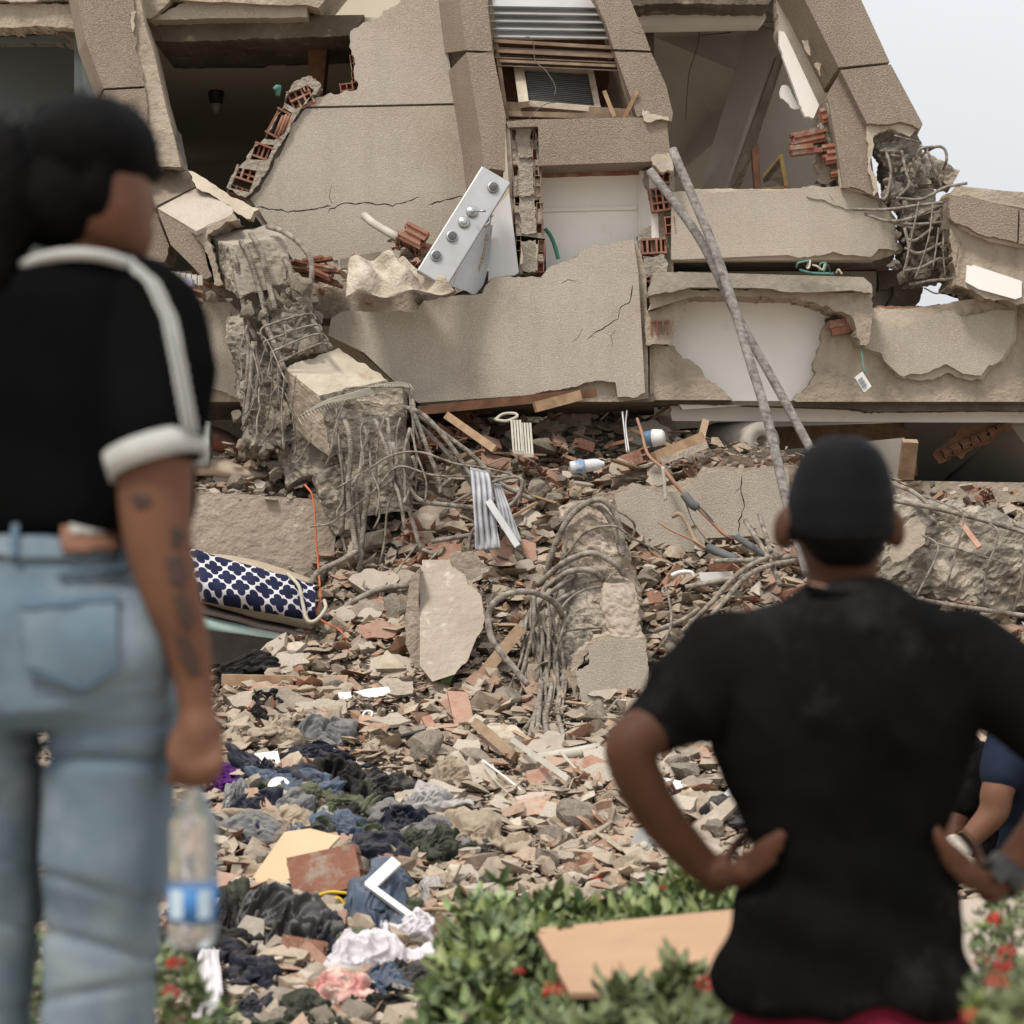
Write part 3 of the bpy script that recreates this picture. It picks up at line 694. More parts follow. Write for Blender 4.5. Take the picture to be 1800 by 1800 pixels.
# ---- lower right dark storey
slab('interior_wall', [(1150, 730, 16.5), (1950, 730, 16.5), (1950, 1100, 16.5), (1150, 1100, 16.5)], m_inner, .1, BP)
slab('interior_wall', [(1590, 742, 13.4), (1780, 742, 13.1), (1640, 830, 14.2), (1630, 895, 14.6), (1590, 900, 14.6)], m_inner, .05, BP)
slab('interior_wall', [(1770, 742, 13.0), (1900, 742, 13.0), (1900, 920, 13.4), (1625, 900, 14.6), (1635, 828, 14.2)], m_inner, .05, BP)
prism('brick_wound', [(1640, 800, 1), (1665, 780, 1), (1690, 748), (1780, 746, 1), (1765, 760, 1), (1720, 785, 1), (1690, 808, 1), (1675, 800, 1), (1665, 810, 1), (1650, 815, 1)], 12.96, m_darkwood, .05, parent=BP, amp=4, jag=.01, seed=79)
for k in range(7):
    ribbed_brick('brick', 1664 + k * 16, 795 - k * 7, 12.94, 17, 15, 22, 3, BP, 80 + k, m_darkwood, .03)
slab('floor_slab', [(1560, 880, 12.7), (1950, 886, 12.7), (1950, 893, 16.4), (1560, 890, 16.4)], m_plaster, .12, BP)
prism('timber_panel', [(1320, 752), (1600, 742), (1612, 760, 1), (1598, 768), (1330, 795)], 13.5, m_wood, .06, parent=BP, seed=90)

# ---- big centre wall panel and the smaller one left
CW = [(582, 560), (600, 548, 1), (660, 548, 1), (705, 545, 1), (730, 548), (745, 528, 1), (800, 520, 1), (848, 516, 1), (858, 498, 1), (868, 487, 1), (905, 488, 1), (950, 488, 1), (965, 470, 1), (1010, 455, 1), (1030, 434, 1), (1070, 430, 1), (1114, 421), (1122, 480), (1134, 690, 1), (1120, 698, 1), (1086, 698), (1082, 672, 1), (1030, 672, 1), (985, 685, 1), (935, 694), (735, 708), (682, 660), (640, 620), (577, 590)]
prism('wall_panel', CW, 12.5, m_stucco, .045, parent=BP, amp=3, jag=.004, sidemat=m_cream, seed=91,
      holes=[crack([(1030, 598), (1045, 585), (1065, 575), (1085, 560), (1092, 540), (1108, 532), (1112, 500)], 1.7, 11), crack([(985, 500), (1000, 492), (1018, 494)], 1.2, 12),
             crack([(1005, 600), (1020, 590), (1026, 575)], 1.0, 13), crack([(1078, 610), (1074, 590), (1084, 578)], .9, 14)])
prism('wall_backing', [(582, 570), (600, 552, 1), (730, 552, 1), (745, 532, 1), (848, 520), (862, 495, 1), (950, 492, 1), (965, 474), (1030, 440, 1), (1120, 424, 1), (1136, 480), (1140, 700, 1), (1086, 706), (930, 706, 1), (740, 712), (640, 625)], 12.55, m_plaster, .22, parent=BP, amp=4, jag=.02, seed=92)
slab('beam_soffit', [(740, 712, 12.56), (1150, 706, 12.56), (1150, 730, 13.2), (740, 735, 13.2)], m_soffit, .05, BP)
prism('wall_panel', [(300, 534, 1), (340, 530), (405, 532, 1), (420, 545, 1), (424, 600), (424, 690, 1), (416, 700, 1), (350, 676), (300, 655)], 12.5, m_stucco, .04, parent=BP, amp=3, sidemat=m_cream, seed=93,
      holes=[crack([(403, 548), (408, 560), (416, 566)], 1.4, 15)])
prism('wall_backing', [(280, 535), (410, 536, 1), (428, 548, 1), (432, 610, 1), (430, 700, 1), (420, 706), (280, 706)], 12.54, m_plaster, .2, parent=BP, amp=5, jag=.02, seed=94)
slab('beam_soffit', [(280, 706, 12.55), (440, 704, 12.55), (440, 738, 13.3), (280, 738, 13.3)], m_soffit, .05, BP)
slab('interior_wall', [(250, 700, 14.2), (760, 700, 14.2), (760, 1000, 14.2), (250, 1000, 14.2)], m_soffit, .1, BP)
slab('interior_wall', [(180, 300, 13.5), (600, 300, 13.9), (600, 560, 13.9), (180, 560, 13.5)], m_dark, .1, BP) if 0 else None

# ---- lower walls
prism('wall_panel', [(300, 872, 1), (340, 862, 1), (400, 868, 1), (480, 872), (548, 878, 1), (575, 890, 1), (592, 940, 1), (588, 985, 1), (556, 1000, 1), (530, 1018), (300, 1010)], 12.15, m_dusty, .3, parent=BP, amp=4, jag=.02, seed=95)
prism('wall_panel', [(1080, 872, 1), (1104, 862, 1), (1122, 850, 1), (1160, 868, 1), (1190, 862, 1), (1230, 845, 1), (1238, 832, 1), (1262, 826, 1), (1290, 830, 1), (1330, 824, 1), (1385, 822, 1), (1400, 980), (1380, 962, 1), (1330, 942), (1243, 946, 1), (1235, 968, 1), (1170, 967, 1), (1138, 960, 1), (1120, 935), (1090, 915)], 12.0, m_stucco, .05, parent=BP, amp=3, jag=.004, sidemat=m_cream, seed=96,
      holes=[crack([(1305, 832), (1303, 858), (1308, 890), (1300, 915), (1299, 940)], 2.0, 16), crack([(1302, 855), (1290, 868)], 1, 17)])
prism('wall_backing', [(1040, 872, 1), (1085, 862, 1), (1112, 848, 1), (1160, 856, 1), (1225, 838, 1), (1236, 822, 1), (1400, 816, 1), (1410, 985), (1240, 985, 1), (1130, 968, 1), (1085, 950, 1), (1060, 900, 1)], 12.05, m_dusty, .25, parent=BP, amp=5, jag=.025, seed=97)

# ---- tipped block at the far right
RB = thing('fallen_pillar_block', 'tilted granular pillar block broken off at the far right of the rebar knot', 'concrete block', P(1740, 540, 12.4))
prism('block_face', [(1668, 345, 1), (1695, 342), (1790, 368), (1788, 426), (1765, 420, 1), (1735, 416, 1), (1700, 398, 1), (1674, 388, 1)], 12.3, m_granite, .25, parent=RB, amp=3, seed=101)
prism('block_face', [(1793, 369), (1900, 385), (1900, 440), (1791, 428)], 12.3, m_granite, .25, parent=RB, seed=102)
slab('block_top', [(1668, 342, 12.32), (1900, 384, 12.32), (1900, 350, 12.9), (1680, 326, 12.9)], m_granite, .2, RB)
prism('block_core', [(1664, 340, 1), (1690, 330), (1900, 345), (1900, 560), (1830, 545, 1), (1780, 532, 1), (1740, 525, 1), (1700, 508, 1), (1680, 500, 1), (1672, 430, 1)], 12.38, m_plaster, .5, parent=RB, amp=5, jag=.03, seed=103)
prism('plaster_layer', [(1672, 382, 1), (1700, 392, 1), (1725, 398, 1), (1750, 418), (1800, 420, 1), (1800, 436), (1740, 424, 1), (1690, 402, 1)], 12.34, m_cream, .05, parent=RB, amp=3, seed=104)
prism('white_patch', [(1700, 466, 1), (1712, 466), (1760, 482), (1796, 494), (1796, 522, 1), (1785, 526), (1720, 508), (1698, 496)], 12.36, m_white, .03, parent=RB, amp=2, seed=105)

# ---- bulb socket hanging from the dark ceiling
LP = thing('ceiling_lamp', 'bare bulb hanging under a round cap from the dark ceiling', 'lamp', P(380, 185, 14.6))
for nm, prof, m in (('ceiling_cap', [(0, 0), (.07, 0), (.075, .015), (.03, .03), (0, .03)], m_soffit), ('socket', [(0, -.12), (.045, -.12), (.055, -.06), (.05, -.005), (0, -.005)], m_dark),
                    ('bulb', [(0, -.19), (.02, -.185), (.03, -.16), (.035, -.125), (0, -.125)], m_inner)):
    c = P(380, 150, 14.6); V = []; Fc = []
    for i, (r, z) in enumerate(prof):
        for k in range(14): V.append(c + Vector((math.cos(k * math.tau / 14) * r, math.sin(k * math.tau / 14) * r, z)))
    for i in range(len(prof) - 1):
        for k in range(14): Fc.append((i * 14 + k, i * 14 + (k + 1) % 14, (i + 1) * 14 + (k + 1) % 14, (i + 1) * 14 + k))
    fixn(mk(nm, V, Fc, m, LP, True))
# ================================================================ the heap: one height field through points read in the photo's perspective
CTRL = [(60, 1800, 6.5), (350, 1800, 6.6), (650, 1800, 6.7), (900, 1800, 6.8), (1250, 1800, 6.7), (1800, 1800, 6.7),
        (60, 1600, 7.9), (350, 1600, 7.8), (650, 1600, 7.9), (900, 1600, 8.0), (1250, 1600, 8.0), (1800, 1610, 8.0),
        (60, 1400, 9.5), (350, 1420, 9.2), (600, 1400, 9.3), (900, 1400, 9.4), (1250, 1390, 9.5), (1800, 1420, 9.2),
        (60, 1300, 10.4), (400, 1290, 10.2), (650, 1300, 10.2), (900, 1300, 10.2), (1250, 1290, 10.2), (1800, 1290, 10.2),
        (60, 1180, 11.3), (450, 1190, 11.1), (650, 1180, 11.1), (800, 1200, 11.0), (960, 1270, 10.6), (1100, 1220, 10.9), (1500, 1170, 11.1), (1800, 1130, 11.2),
        (200, 1140, 11.8), (450, 1140, 11.9), (600, 1100, 11.6), (700, 1050, 11.8), (850, 1080, 11.5), (1000, 1080, 11.6), (1150, 1080, 11.5), (1300, 1060, 11.6), (1600, 1090, 11.5),
        (640, 960, 12.1), (750, 930, 12.1), (900, 930, 12.1), (1060, 960, 12.0), (1180, 985, 12.0), (1350, 985, 11.9), (1650, 1080, 11.9),
        (450, 1020, 12.3), (300, 1030, 12.3), (700, 850, 12.5), (850, 850, 12.5), (1000, 860, 12.4), (1050, 840, 12.6),
        (460, 862, 12.45), (350, 860, 12.45), (540, 850, 12.5), (1150, 850, 12.35), (1300, 824, 12.35), (1500, 860, 12.4), (1750, 905, 12.4),
        (800, 745, 13.2), (950, 725, 13.3), (1050, 722, 13.3), (1150, 745, 13.3), (1300, 800, 13.3), (1500, 850, 13.3), (1750, 892, 13.3), (450, 800, 13.2), (350, 820, 13.2),
        (950, 715, 14.2), (450, 780, 14.2), (1300, 800, 14.2), (1750, 890, 14.2), (0, 900, 12.6), (0, 860, 14.0)]
_cp = np.array([tuple(P(*c)) for c in CTRL])
def _phi(r2): return np.where(r2 > 1e-12, r2 * np.log(r2 + 1e-12) * .5, 0)
_n = len(_cp)
_K = _phi(((_cp[:, None, :2] - _cp[None, :, :2]) ** 2).sum(-1)) + np.eye(_n) * .02
_A = np.zeros((_n + 3, _n + 3)); _A[:_n, :_n] = _K; _A[:_n, _n] = 1; _A[:_n, _n + 1:] = _cp[:, :2]; _A[_n, :_n] = 1; _A[_n + 1:, :_n] = _cp[:, :2].T
_w = np.linalg.solve(_A, np.concatenate([_cp[:, 2], [0, 0, 0]]))
def Hz(x, y):
    x = np.atleast_1d(np.asarray(x, float)); y = np.atleast_1d(np.asarray(y, float))
    r2 = (x[:, None] - _cp[None, :, 0]) ** 2 + (y[:, None] - _cp[None, :, 1]) ** 2
    z = _phi(r2) @ _w[:_n] + _w[_n] + _w[_n + 1] * x + _w[_n + 2] * y
    z = z + .035 * np.sin(x * 5.1 + 1.3 * np.sin(y * 3.7)) * np.cos(y * 4.3 + x * 1.7) + .02 * np.sin(x * 13 + 2 * y) * np.sin(y * 11)
    f = np.clip((y - 6.0) / .9, 0, 1)
    return z * f - .06 * (1 - f)
def on_heap(px, py, lo=6.3, hi=14.0):
    D = np.arange(lo, hi, .02)
    x = (px - 900) / FPX * D; zr = CAMZ - (py - 900) / FPX * D
    d = zr - Hz(x, D)
    k = np.argmax(d <= 0)
    if d[k] > 0: k = len(D) - 1
    return Vector((x[k], D[k], float(Hz(x[k], D[k])[0])))
def heap_n(x, y, e=.06):
    a = Hz([x + e, x - e, x, x], [y, y, y + e, y - e])
    return Vector(((a[1] - a[0]) / (2 * e), (a[3] - a[2]) / (2 * e), 1)).normalized()

xs = np.linspace(-4.2, 4.6, 250); ys = np.linspace(6.0, 14.3, 230)
X, Y = np.meshgrid(xs, ys)
Z = np.array([Hz(X[j], Y[j]) for j in range(len(ys))])
rs = np.random.RandomState(3)
Z = Z - .03 + rs.uniform(-.012, .012, Z.shape)
V = np.stack([X.ravel(), Y.ravel(), Z.ravel()], 1)
nx_ = len(xs)
Fc = [(j * nx_ + i, j * nx_ + i + 1, (j + 1) * nx_ + i + 1, (j + 1) * nx_ + i) for j in range(len(ys) - 1) for i in range(nx_ - 1)]
mk('rubble_bed', V, Fc, m_debris, kind='structure')

# ---- chunk shapes
def hull(points):
    bm = bmesh.new()
    for p in points: bm.verts.new(p)
    r = bmesh.ops.convex_hull(bm, input=bm.verts)
    bad = {g_ for g_ in list(r['geom_interior']) + list(r['geom_unused']) if isinstance(g_, bmesh.types.BMVert)}
    if bad: bmesh.ops.delete(bm, geom=list(bad), context='VERTS')
    bm.verts.ensure_lookup_table(); bm.verts.index_update()
    v = [tuple(q.co) for q in bm.verts]; f = [tuple(q.index for q in fc.verts) for fc in bm.faces]
    bm.free(); return np.array(v), f

def small_shapes(seed, n, sx, sy, sz, pts=9):
    rs = np.random.RandomState(seed); out = []
    for _ in range(n):
        p = rs.normal(size=(pts, 3)); p /= np.linalg.norm(p, axis=1)[:, None]; p *= rs.uniform(.8, 1.1, (pts, 1))
        out.append(hull((p * np.array([sx, sy, sz]) * .5).tolist()))
    return out

def rock_geo(seed, sub=2, planes=9, sx=1, sy=.8, sz=.6, amp=.035):
    bm = bmesh.new(); bmesh.ops.create_icosphere(bm, subdivisions=sub, radius=.62)
    rnd = random.Random(seed)
    pl = []
    for _ in range(planes):
        n = Vector((rnd.gauss(0, 1), rnd.gauss(0, 1), rnd.gauss(0, 1))).normalized(); pl.append((n, rnd.uniform(.24, .40)))
    o = Vector((rnd.uniform(0, 50), rnd.uniform(0, 50), 0))
    for v in bm.verts:
        c = v.co.copy()
        for n, d in pl:
            q = c.dot(n)
            if q > d: c -= n * (q - d)
        c += v.co.normalized() * (noise.noise(c * 5 + o) * amp * .6 + noise.noise(c * 13 + o) * amp * .8)
        v.co = (c.x * sx, c.y * sy, c.z * sz)
    out = (np.array([tuple(v.co) for v in bm.verts]), [tuple(w.index for w in f.verts) for f in bm.faces])
    bm.free(); return out

def shard_geo(seed, thick=.12, n=7, amp=.25, cells=False):
    rnd = random.Random(seed)
    k = rnd.randint(4, n); pts = []
    for i in range(k):
        a = math.tau * (i + rnd.uniform(-.3, .3)) / k; r = .5 * rnd.uniform(1 - amp, 1.05)
        pts.append((math.cos(a) * r, math.sin(a) * r * rnd.uniform(.6, .9)))
    q, _ = roughen([(x * 100, y * 100, 1) for x, y in pts], 3, 9, seed)
    pts = [(x / 100, y / 100) for x, y in q]; m = len(pts)
    h = thick / 2
    V = [(x, y, h) for x, y in pts] + [(x * rnd.uniform(.9, 1.04), y * rnd.uniform(.9, 1.04), -h) for x, y in pts]
    F = [tuple(range(m)), tuple(range(2 * m - 1, m - 1, -1))] + [(i, i + m, (i + 1) % m + m, (i + 1) % m) for i in range(m)]
    return np.array(V), F

def ribplate_geo(seed, cells=3, ribs=True, L=1.0, Wd=.62, depth=.28):
    """broken wall of a hollow clay block: plate with grooves outside and webs standing behind it"""
    rnd = random.Random(seed); mb = MB()
    th = .05
    nz = 6
    for i in range(nz):
        y = (i + .5) / nz * Wd - Wd / 2
        l = L * rnd.uniform(.72, 1); o = rnd.uniform(-.08, .08)
        mb.box((o, y, (i % 2) * .012), (l / 2, 0, 0), (0, Wd / nz * .52, 0), (0, 0, th / 2))
    for i in range(cells):
        y = (i / (cells - 1) - .5) * (Wd - th)
        l = L * rnd.uniform(.5, .95); o = rnd.uniform(-.1, .1); d = depth * rnd.uniform(.35, 1)
        mb.box((o, y, -d / 2), (l / 2, 0, 0), (0, th * .45, 0), (0, 0, d / 2))
    return np.array([tuple(v) for v in mb.v]), mb.f

def box_brick_geo(seed, nx=3, ny=2):
    rnd = random.Random(seed); mb = MB(); Wd, H = .62, .5; th = .05
    for i in range(nx + 1):
        y = (i / nx - .5) * (Wd - th); l = rnd.uniform(.7, 1); mb.box((rnd.uniform(-.1, .1) * (1 - l), y, 0), (l / 2, 0, 0), (0, th / 2, 0), (0, 0, H / 2))
    for j in range(ny + 1):
        z = (j / ny - .5) * (H - th); l = rnd.uniform(.7, 1); mb.box((rnd.uniform(-.1, .1) * (1 - l), 0, z), (l / 2, 0, 0), (0, Wd / 2 - .002, 0), (0, 0, th / 2 + .001))
    return np.array([tuple(v) for v in mb.v]), mb.f

def stick_geo(seed):
    rnd = random.Random(seed); mb = MB()
    mb.box((0, 0, 0), (.5, rnd.uniform(-.01, .01), 0), (0, .03, 0), (0, 0, .014))
    mb.v[0] = mb.v[0] + Vector((-.06, 0, 0)); mb.v[3] = mb.v[3] + Vector((-.03, 0, 0))
    return np.array([tuple(v) for v in mb.v]), mb.f

def mesh_of(name, geo, m, smooth=False):
    me = bpy.data.meshes.new(name); me.from_pydata(geo[0].tolist(), [], geo[1]); me.materials.append(m)
    if smooth: me.polygons.foreach_set('use_smooth', [True] * len(me.polygons))
    me.update()
    bm = bmesh.new(); bm.from_mesh(me); bmesh.ops.recalc_face_normals(bm, faces=bm.faces); bm.to_mesh(me); bm.free()
    return me

POOL = {
    'concrete_chunk': [mesh_of('concrete_chunk', rock_geo(i, 3, 13 + i % 5, 1, random.Random(i).uniform(.6, .95), random.Random(i + 50).uniform(.45, .8)), m_chunk) for i in range(16)],
    'clay_fragment': [mesh_of('clay_fragment', ribplate_geo(i, 2 + i % 3), m_clayd) for i in range(8)] + [mesh_of('clay_fragment', shard_geo(i + 30, .10), m_clayd) for i in range(5)] + [mesh_of('clay_fragment', box_brick_geo(i), m_clay) for i in range(4)],
    'plaster_shard': [mesh_of('plaster_shard', shard_geo(i + 60, .09), m_plshard) for i in range(10)],
    'wood_splinter': [mesh_of('wood_splinter', stick_geo(i), m_wood) for i in range(4)]}
LAB = {'concrete_chunk': ('dusty grey beige concrete chunk lying loose in the rubble slope', 'concrete chunk', 'concrete chunks in the rubble slope'),
       'clay_fragment': ('dusty red broken piece of hollow clay brick in the rubble slope', 'brick fragment', 'clay brick fragments in the rubble slope'),
       'plaster_shard': ('flat pale broken plaster shard lying in the rubble slope', 'plaster shard', 'plaster shards in the rubble slope'),
       'wood_splinter': ('thin splintered wood strip lying across the rubble slope', 'wood strip', 'wood strips in the rubble slope')}
rng = random.Random(11)
def in_heap_view():
    """a random point of the heap in view (or just outside), even in the picture"""
    while True:
        px = rng.uniform(-40, 1900); py = rng.uniform(715, 1840)
        if py < 860 and not (740 < px < 1330 or 340 < px < 600): continue
        if px > 1130 and 850 < py < 985 and px < 1400: continue
        if px < 560 and 870 < py < 1150: continue
        return px, py
def put(kind, px, py, size, flat=.5, me=None, z=0.15, name=None, lab=None, loc=None, rot=None, p=None):
    p = p or on_heap(px, py)
    me = me or rng.choice(POOL[kind])
    o = bpy.data.objects.new(name or kind, me); C.objects.link(o)
    n = heap_n(p.x, p.y)
    o.location = p + Vector((0, 0, size * z))
    q = n.to_track_quat('Z', 'Y') @ Quaternion((0, 0, 1), rng.uniform(0, math.tau))
    q = q @ Quaternion((rng.uniform(-1, 1), rng.uniform(-1, 1), 0), rng.gauss(0, flat)) if rot is None else rot
    o.rotation_euler = q.to_euler()
    o.scale = (size * rng.uniform(.85, 1.15), size * rng.uniform(.85, 1.15), size * rng.uniform(.85, 1.15))
    L = lab or LAB[kind]; tag(o, L[0], L[1], L[2] if len(L) > 2 else None)
    return o
for kind, cnt, lo, hi, fl in (('concrete_chunk', 150, .10, .24, .8), ('clay_fragment', 130, .10, .22, .6), ('plaster_shard', 150, .10, .26, .45), ('wood_splinter', 50, .12, .36, .25)):
    for i in range(cnt):
        px, py = in_heap_view()
        s = lo + (hi - lo) * rng.random() ** 2.0
        if py > 1500: s *= .85
        zn = ('at the bottom left beside the clothes' if px < 900 and py > 1500 else 'on the right beyond the hedge' if py > 1350 and px > 1150 else 'in the lower middle of the heap' if py > 1300 and px > 640 else 'on the left of the heap above the clothes' if py > 1180 and px < 640
              else 'in front of the column stump and the hanging bars' if py > 1120 and px < 1200 else 'behind the shoulders of the man' if px > 1200 else 'in the upper rubble')
        nm = {'concrete_chunk': 'grey beige concrete chunk', 'clay_fragment': 'red broken hollow brick piece', 'plaster_shard': 'flat pale plaster shard', 'wood_splinter': 'thin wood strip'}[kind]
        put(kind, px, py, s, fl, lab=('dusty %s %s' % (nm, zn), LAB[kind][1], nm + 's ' + zn))

# ---- the countless smaller pieces: real geometry in a few joined masses
def mass(name, shapes, mat, pts, sizes, tints, seed, aniso=None, tilt=.9):
    rs = np.random.RandomState(seed)
    Vs, Ls, Fs, Ts = [], [], [], []
    off = 0
    n = len(pts)
    ang = rs.normal(0, tilt, n); ax = rs.normal(size=(n, 3)); ax /= np.linalg.norm(ax, axis=1)[:, None]
    spin = rs.uniform(0, math.tau, n); sh = rs.randint(0, len(shapes), n)
    tri_per = []
    allf = []
    for k, (gv, gf) in enumerate(shapes):
        idx = np.where(sh == k)[0]
        if len(idx) == 0: continue
        m = len(idx)
        c, s = np.cos(spin[idx]), np.sin(spin[idx])
        Rz = np.zeros((m, 3, 3)); Rz[:, 0, 0] = c; Rz[:, 0, 1] = -s; Rz[:, 1, 0] = s; Rz[:, 1, 1] = c; Rz[:, 2, 2] = 1
        a = ang[idx]; u = ax[idx]; K = np.zeros((m, 3, 3))
        K[:, 0, 1] = -u[:, 2]; K[:, 0, 2] = u[:, 1]; K[:, 1, 0] = u[:, 2]; K[:, 1, 2] = -u[:, 0]; K[:, 2, 0] = -u[:, 1]; K[:, 2, 1] = u[:, 0]
        R = np.eye(3) + np.sin(a)[:, None, None] * K + (1 - np.cos(a))[:, None, None] * (K @ K)
        R = R @ Rz
        Vv = np.einsum('mij,vj->mvi', R, gv) * sizes[idx][:, None, None] + pts[idx][:, None, :]
        nv = len(gv)
        Vs.append(Vv.reshape(-1, 3))
        base = off + np.arange(m) * nv
        for f in gf:
            allf.append((base[:, None] + np.array(f)[None, :], np.repeat(tints[idx][:, None, :], len(f), 1)))
        off += m * nv
    V = np.concatenate(Vs)
    vt = np.ones((len(V), 4), dtype=np.float32)
    loops = []; totals = []
    for f, t in allf:
        loops.append(f.ravel()); totals.append(np.full(f.shape[0], f.shape[1]))
        vt[f.ravel(), :3] = t.reshape(-1, 3)
    loops = np.concatenate(loops); totals = np.concatenate(totals); starts = np.concatenate([[0], np.cumsum(totals)[:-1]])
    me = bpy.data.meshes.new(name)
    org = np.array([V[:, 0].mean(), V[:, 1].mean(), V[:, 2].min()])
    me.vertices.add(len(V)); me.vertices.foreach_set('co', (V - org).astype(np.float32).ravel())
    me.loops.add(len(loops)); me.loops.foreach_set('vertex_index', loops.astype(np.int32))
    me.polygons.add(len(totals)); me.polygons.foreach_set('loop_start', starts.astype(np.int32)); me.polygons.foreach_set('loop_total', totals.astype(np.int32))
    me.materials.append(mat)
    at = me.attributes.new('tint', 'FLOAT_COLOR', 'POINT'); at.data.foreach_set('color', vt.ravel())
    me.polygons.foreach_set('use_smooth', np.zeros(len(totals), dtype=bool))
    me.update(calc_edges=True); me.validate()
    o = bpy.data.objects.new(name, me); C.objects.link(o); o.location = org
    return o
rs = np.random.RandomState(21)
_du = (xs[1] - xs[0]); _dv = (ys[1] - ys[0])
_gx = np.gradient(Z, _du, axis=1); _gy = np.gradient(Z, _dv, axis=0)
_dir = np.stack([-X, -Y, CAMZ - Z], -1); _dist = np.linalg.norm(_dir, axis=-1); _dir /= _dist[..., None]
_face = (-_gx * _dir[..., 0] - _gy * _dir[..., 1] + _dir[..., 2])
_pxx = 900 + X / Y * FPX; _pyy = 900 - (Z - CAMZ) / Y * FPX
_wt = (np.clip(_face, 0.03, None)) / _dist ** 2 * ((_pxx > -60) & (_pxx < 1860) & (_pyy < 1850) & (_pyy > 680))
_wt = (_wt / _wt.sum()).ravel()
def heap_pts(n, rs):
    """points spread over the height field, denser where it shows"""
    k = rs.choice(len(_wt), n, p=_wt)
    x = X.ravel()[k] + rs.uniform(-.5, .5, n) * _du; y = Y.ravel()[k] + rs.uniform(-.5, .5, n) * _dv
    return np.stack([x, y, Hz(x, y)], 1)
BEI = np.array([[1, .96, .90], [.86, .82, .77], [1.15, 1.09, 1.02], [.70, .66, .62], [.98, .90, .80]])
RED = np.array([[.98, .68, .56], [.88, .54, .43], [1.05, .78, .66], [.72, .44, .35]])
def tints(n, rs, red=.3, white=.05):
    t = BEI[rs.randint(0, len(BEI), n)] * rs.uniform(.75, 1.1, (n, 1))
    r = rs.rand(n) < red; t[r] = RED[rs.randint(0, len(RED), r.sum())] * rs.uniform(.8, 1.1, (r.sum(), 1))
    w = rs.rand(n) < white; t[w] = np.array([1.45, 1.5, 1.55])
    return t
hulls = small_shapes(1, 14, 1, .75, .5)
flats = small_shapes(2, 12, 1, .7, .2, 10) + [shard_geo(i + 200, .14, 6) for i in range(0)]
longs = small_shapes(4, 8, 1, .3, .14, 9)
for nm, shp, n, lo, hi, red, sd in (('rubble_lumps', hulls, 9000, .03, .19, .06, 1), ('rubble_flakes', flats, 9500, .04, .26, .34, 2), ('rubble_slivers', longs, 3600, .05, .30, .30, 3), ('rubble_grit', hulls, 22000, .008, .032, .14, 4)):
    rs = np.random.RandomState(sd * 7)
    p = heap_pts(n, rs); sz = lo + (hi - lo) * rs.rand(n) ** 3.2
    p[:, 2] += rs.uniform(-.01, .02, n)
    o = mass(nm, shp, m_small, p, sz, tints(n, rs, red), sd, tilt=.75)
    o['kind'] = 'stuff'
# ================================================================ broken columns, blocks and slabs in front of the facade
def rough_block(name, A, B, w, d, up=(0, 0, 1), mat=None, parent=None, amp=.03, seed=0, n=(44, 24, 14), w2=None, d2=None, square=.25, smooth=False, fr=1.0):
    """broken prism from A to B (Vectors), width w across, depth d, noise-displaced faces"""
    A, B = toP(A), toP(B)
    ax = (B - A); L = ax.length; ax.normalize()
    dp = Vector((0, 1, 0)); dp = (dp - ax * dp.dot(ax)).normalized(); sd = ax.cross(dp).normalized()
    w2 = w2 or w; d2 = d2 or d
    bm = bmesh.new()
    nl, nw, nd = n
    o = Vector((seed * 7.3, seed * 3.1, 0))
    idx = {}
    def pt(i, j, k):
        key = (i, j, k)
        if key in idx: return idx[key]
        t, u, v = i / nl, j / nw * 2 - 1, k / nd * 2 - 1
        W_ = (w + (w2 - w) * t) / 2; D_ = (d + (d2 - d) * t) / 2
        m = max(abs(u), abs(v)); 
        rr = 1 - square * .5 * max(0, abs(u) + abs(v) - 1) ** 2
        p = A + ax * L * t + sd * u * W_ * rr + dp * v * D_ * rr
        nrm = (sd * u + dp * v + ax * (t * 2 - 1) * .4).normalized()
        q = p * fr
        h = noise.noise(q * 4 + o) * 1.0 + noise.noise(q * 9 + o) * .6 + abs(noise.noise(q * 19 + o)) * .6 - (1 - abs(noise.noise(q * 31 + o)) * 2) * .25
        p = p + nrm * h * amp + Vector((noise.noise(q * 6 + o * 2), noise.noise(q * 6 + o * 3), noise.noise(q * 6 + o * 4))) * amp * .5
        idx[key] = bm.verts.new(p); return idx[key]
    def fc(a, b, c, d_):
        try: bm.faces.new((a, b, c, d_))
        except ValueError: pass
    for i in range(nl):
        for j in range(nw):
            fc(pt(i, j, 0), pt(i + 1, j, 0), pt(i + 1, j + 1, 0), pt(i, j + 1, 0)); fc(pt(i, j, nd), pt(i, j + 1, nd), pt(i + 1, j + 1, nd), pt(i + 1, j, nd))
        for k in range(nd):
            fc(pt(i, 0, k), pt(i, 0, k + 1), pt(i + 1, 0, k + 1), pt(i + 1, 0, k)); fc(pt(i, nw, k), pt(i + 1, nw, k), pt(i + 1, nw, k + 1), pt(i, nw, k + 1))
    for j in range(nw):
        for k in range(nd):
            fc(pt(0, j, k), pt(0, j + 1, k), pt(0, j + 1, k + 1), pt(0, j, k + 1)); fc(pt(nl, j, k), pt(nl, j, k + 1), pt(nl, j + 1, k + 1), pt(nl, j + 1, k))
    bmesh.ops.recalc_face_normals(bm, faces=bm.faces)
    bm.verts.index_update()
    V = [v.co.copy() for v in bm.verts]; F = [tuple(v.index for v in f.verts) for f in bm.faces]
    bm.free()
    return mk(name, V, F, mat or m_conc, parent, smooth)

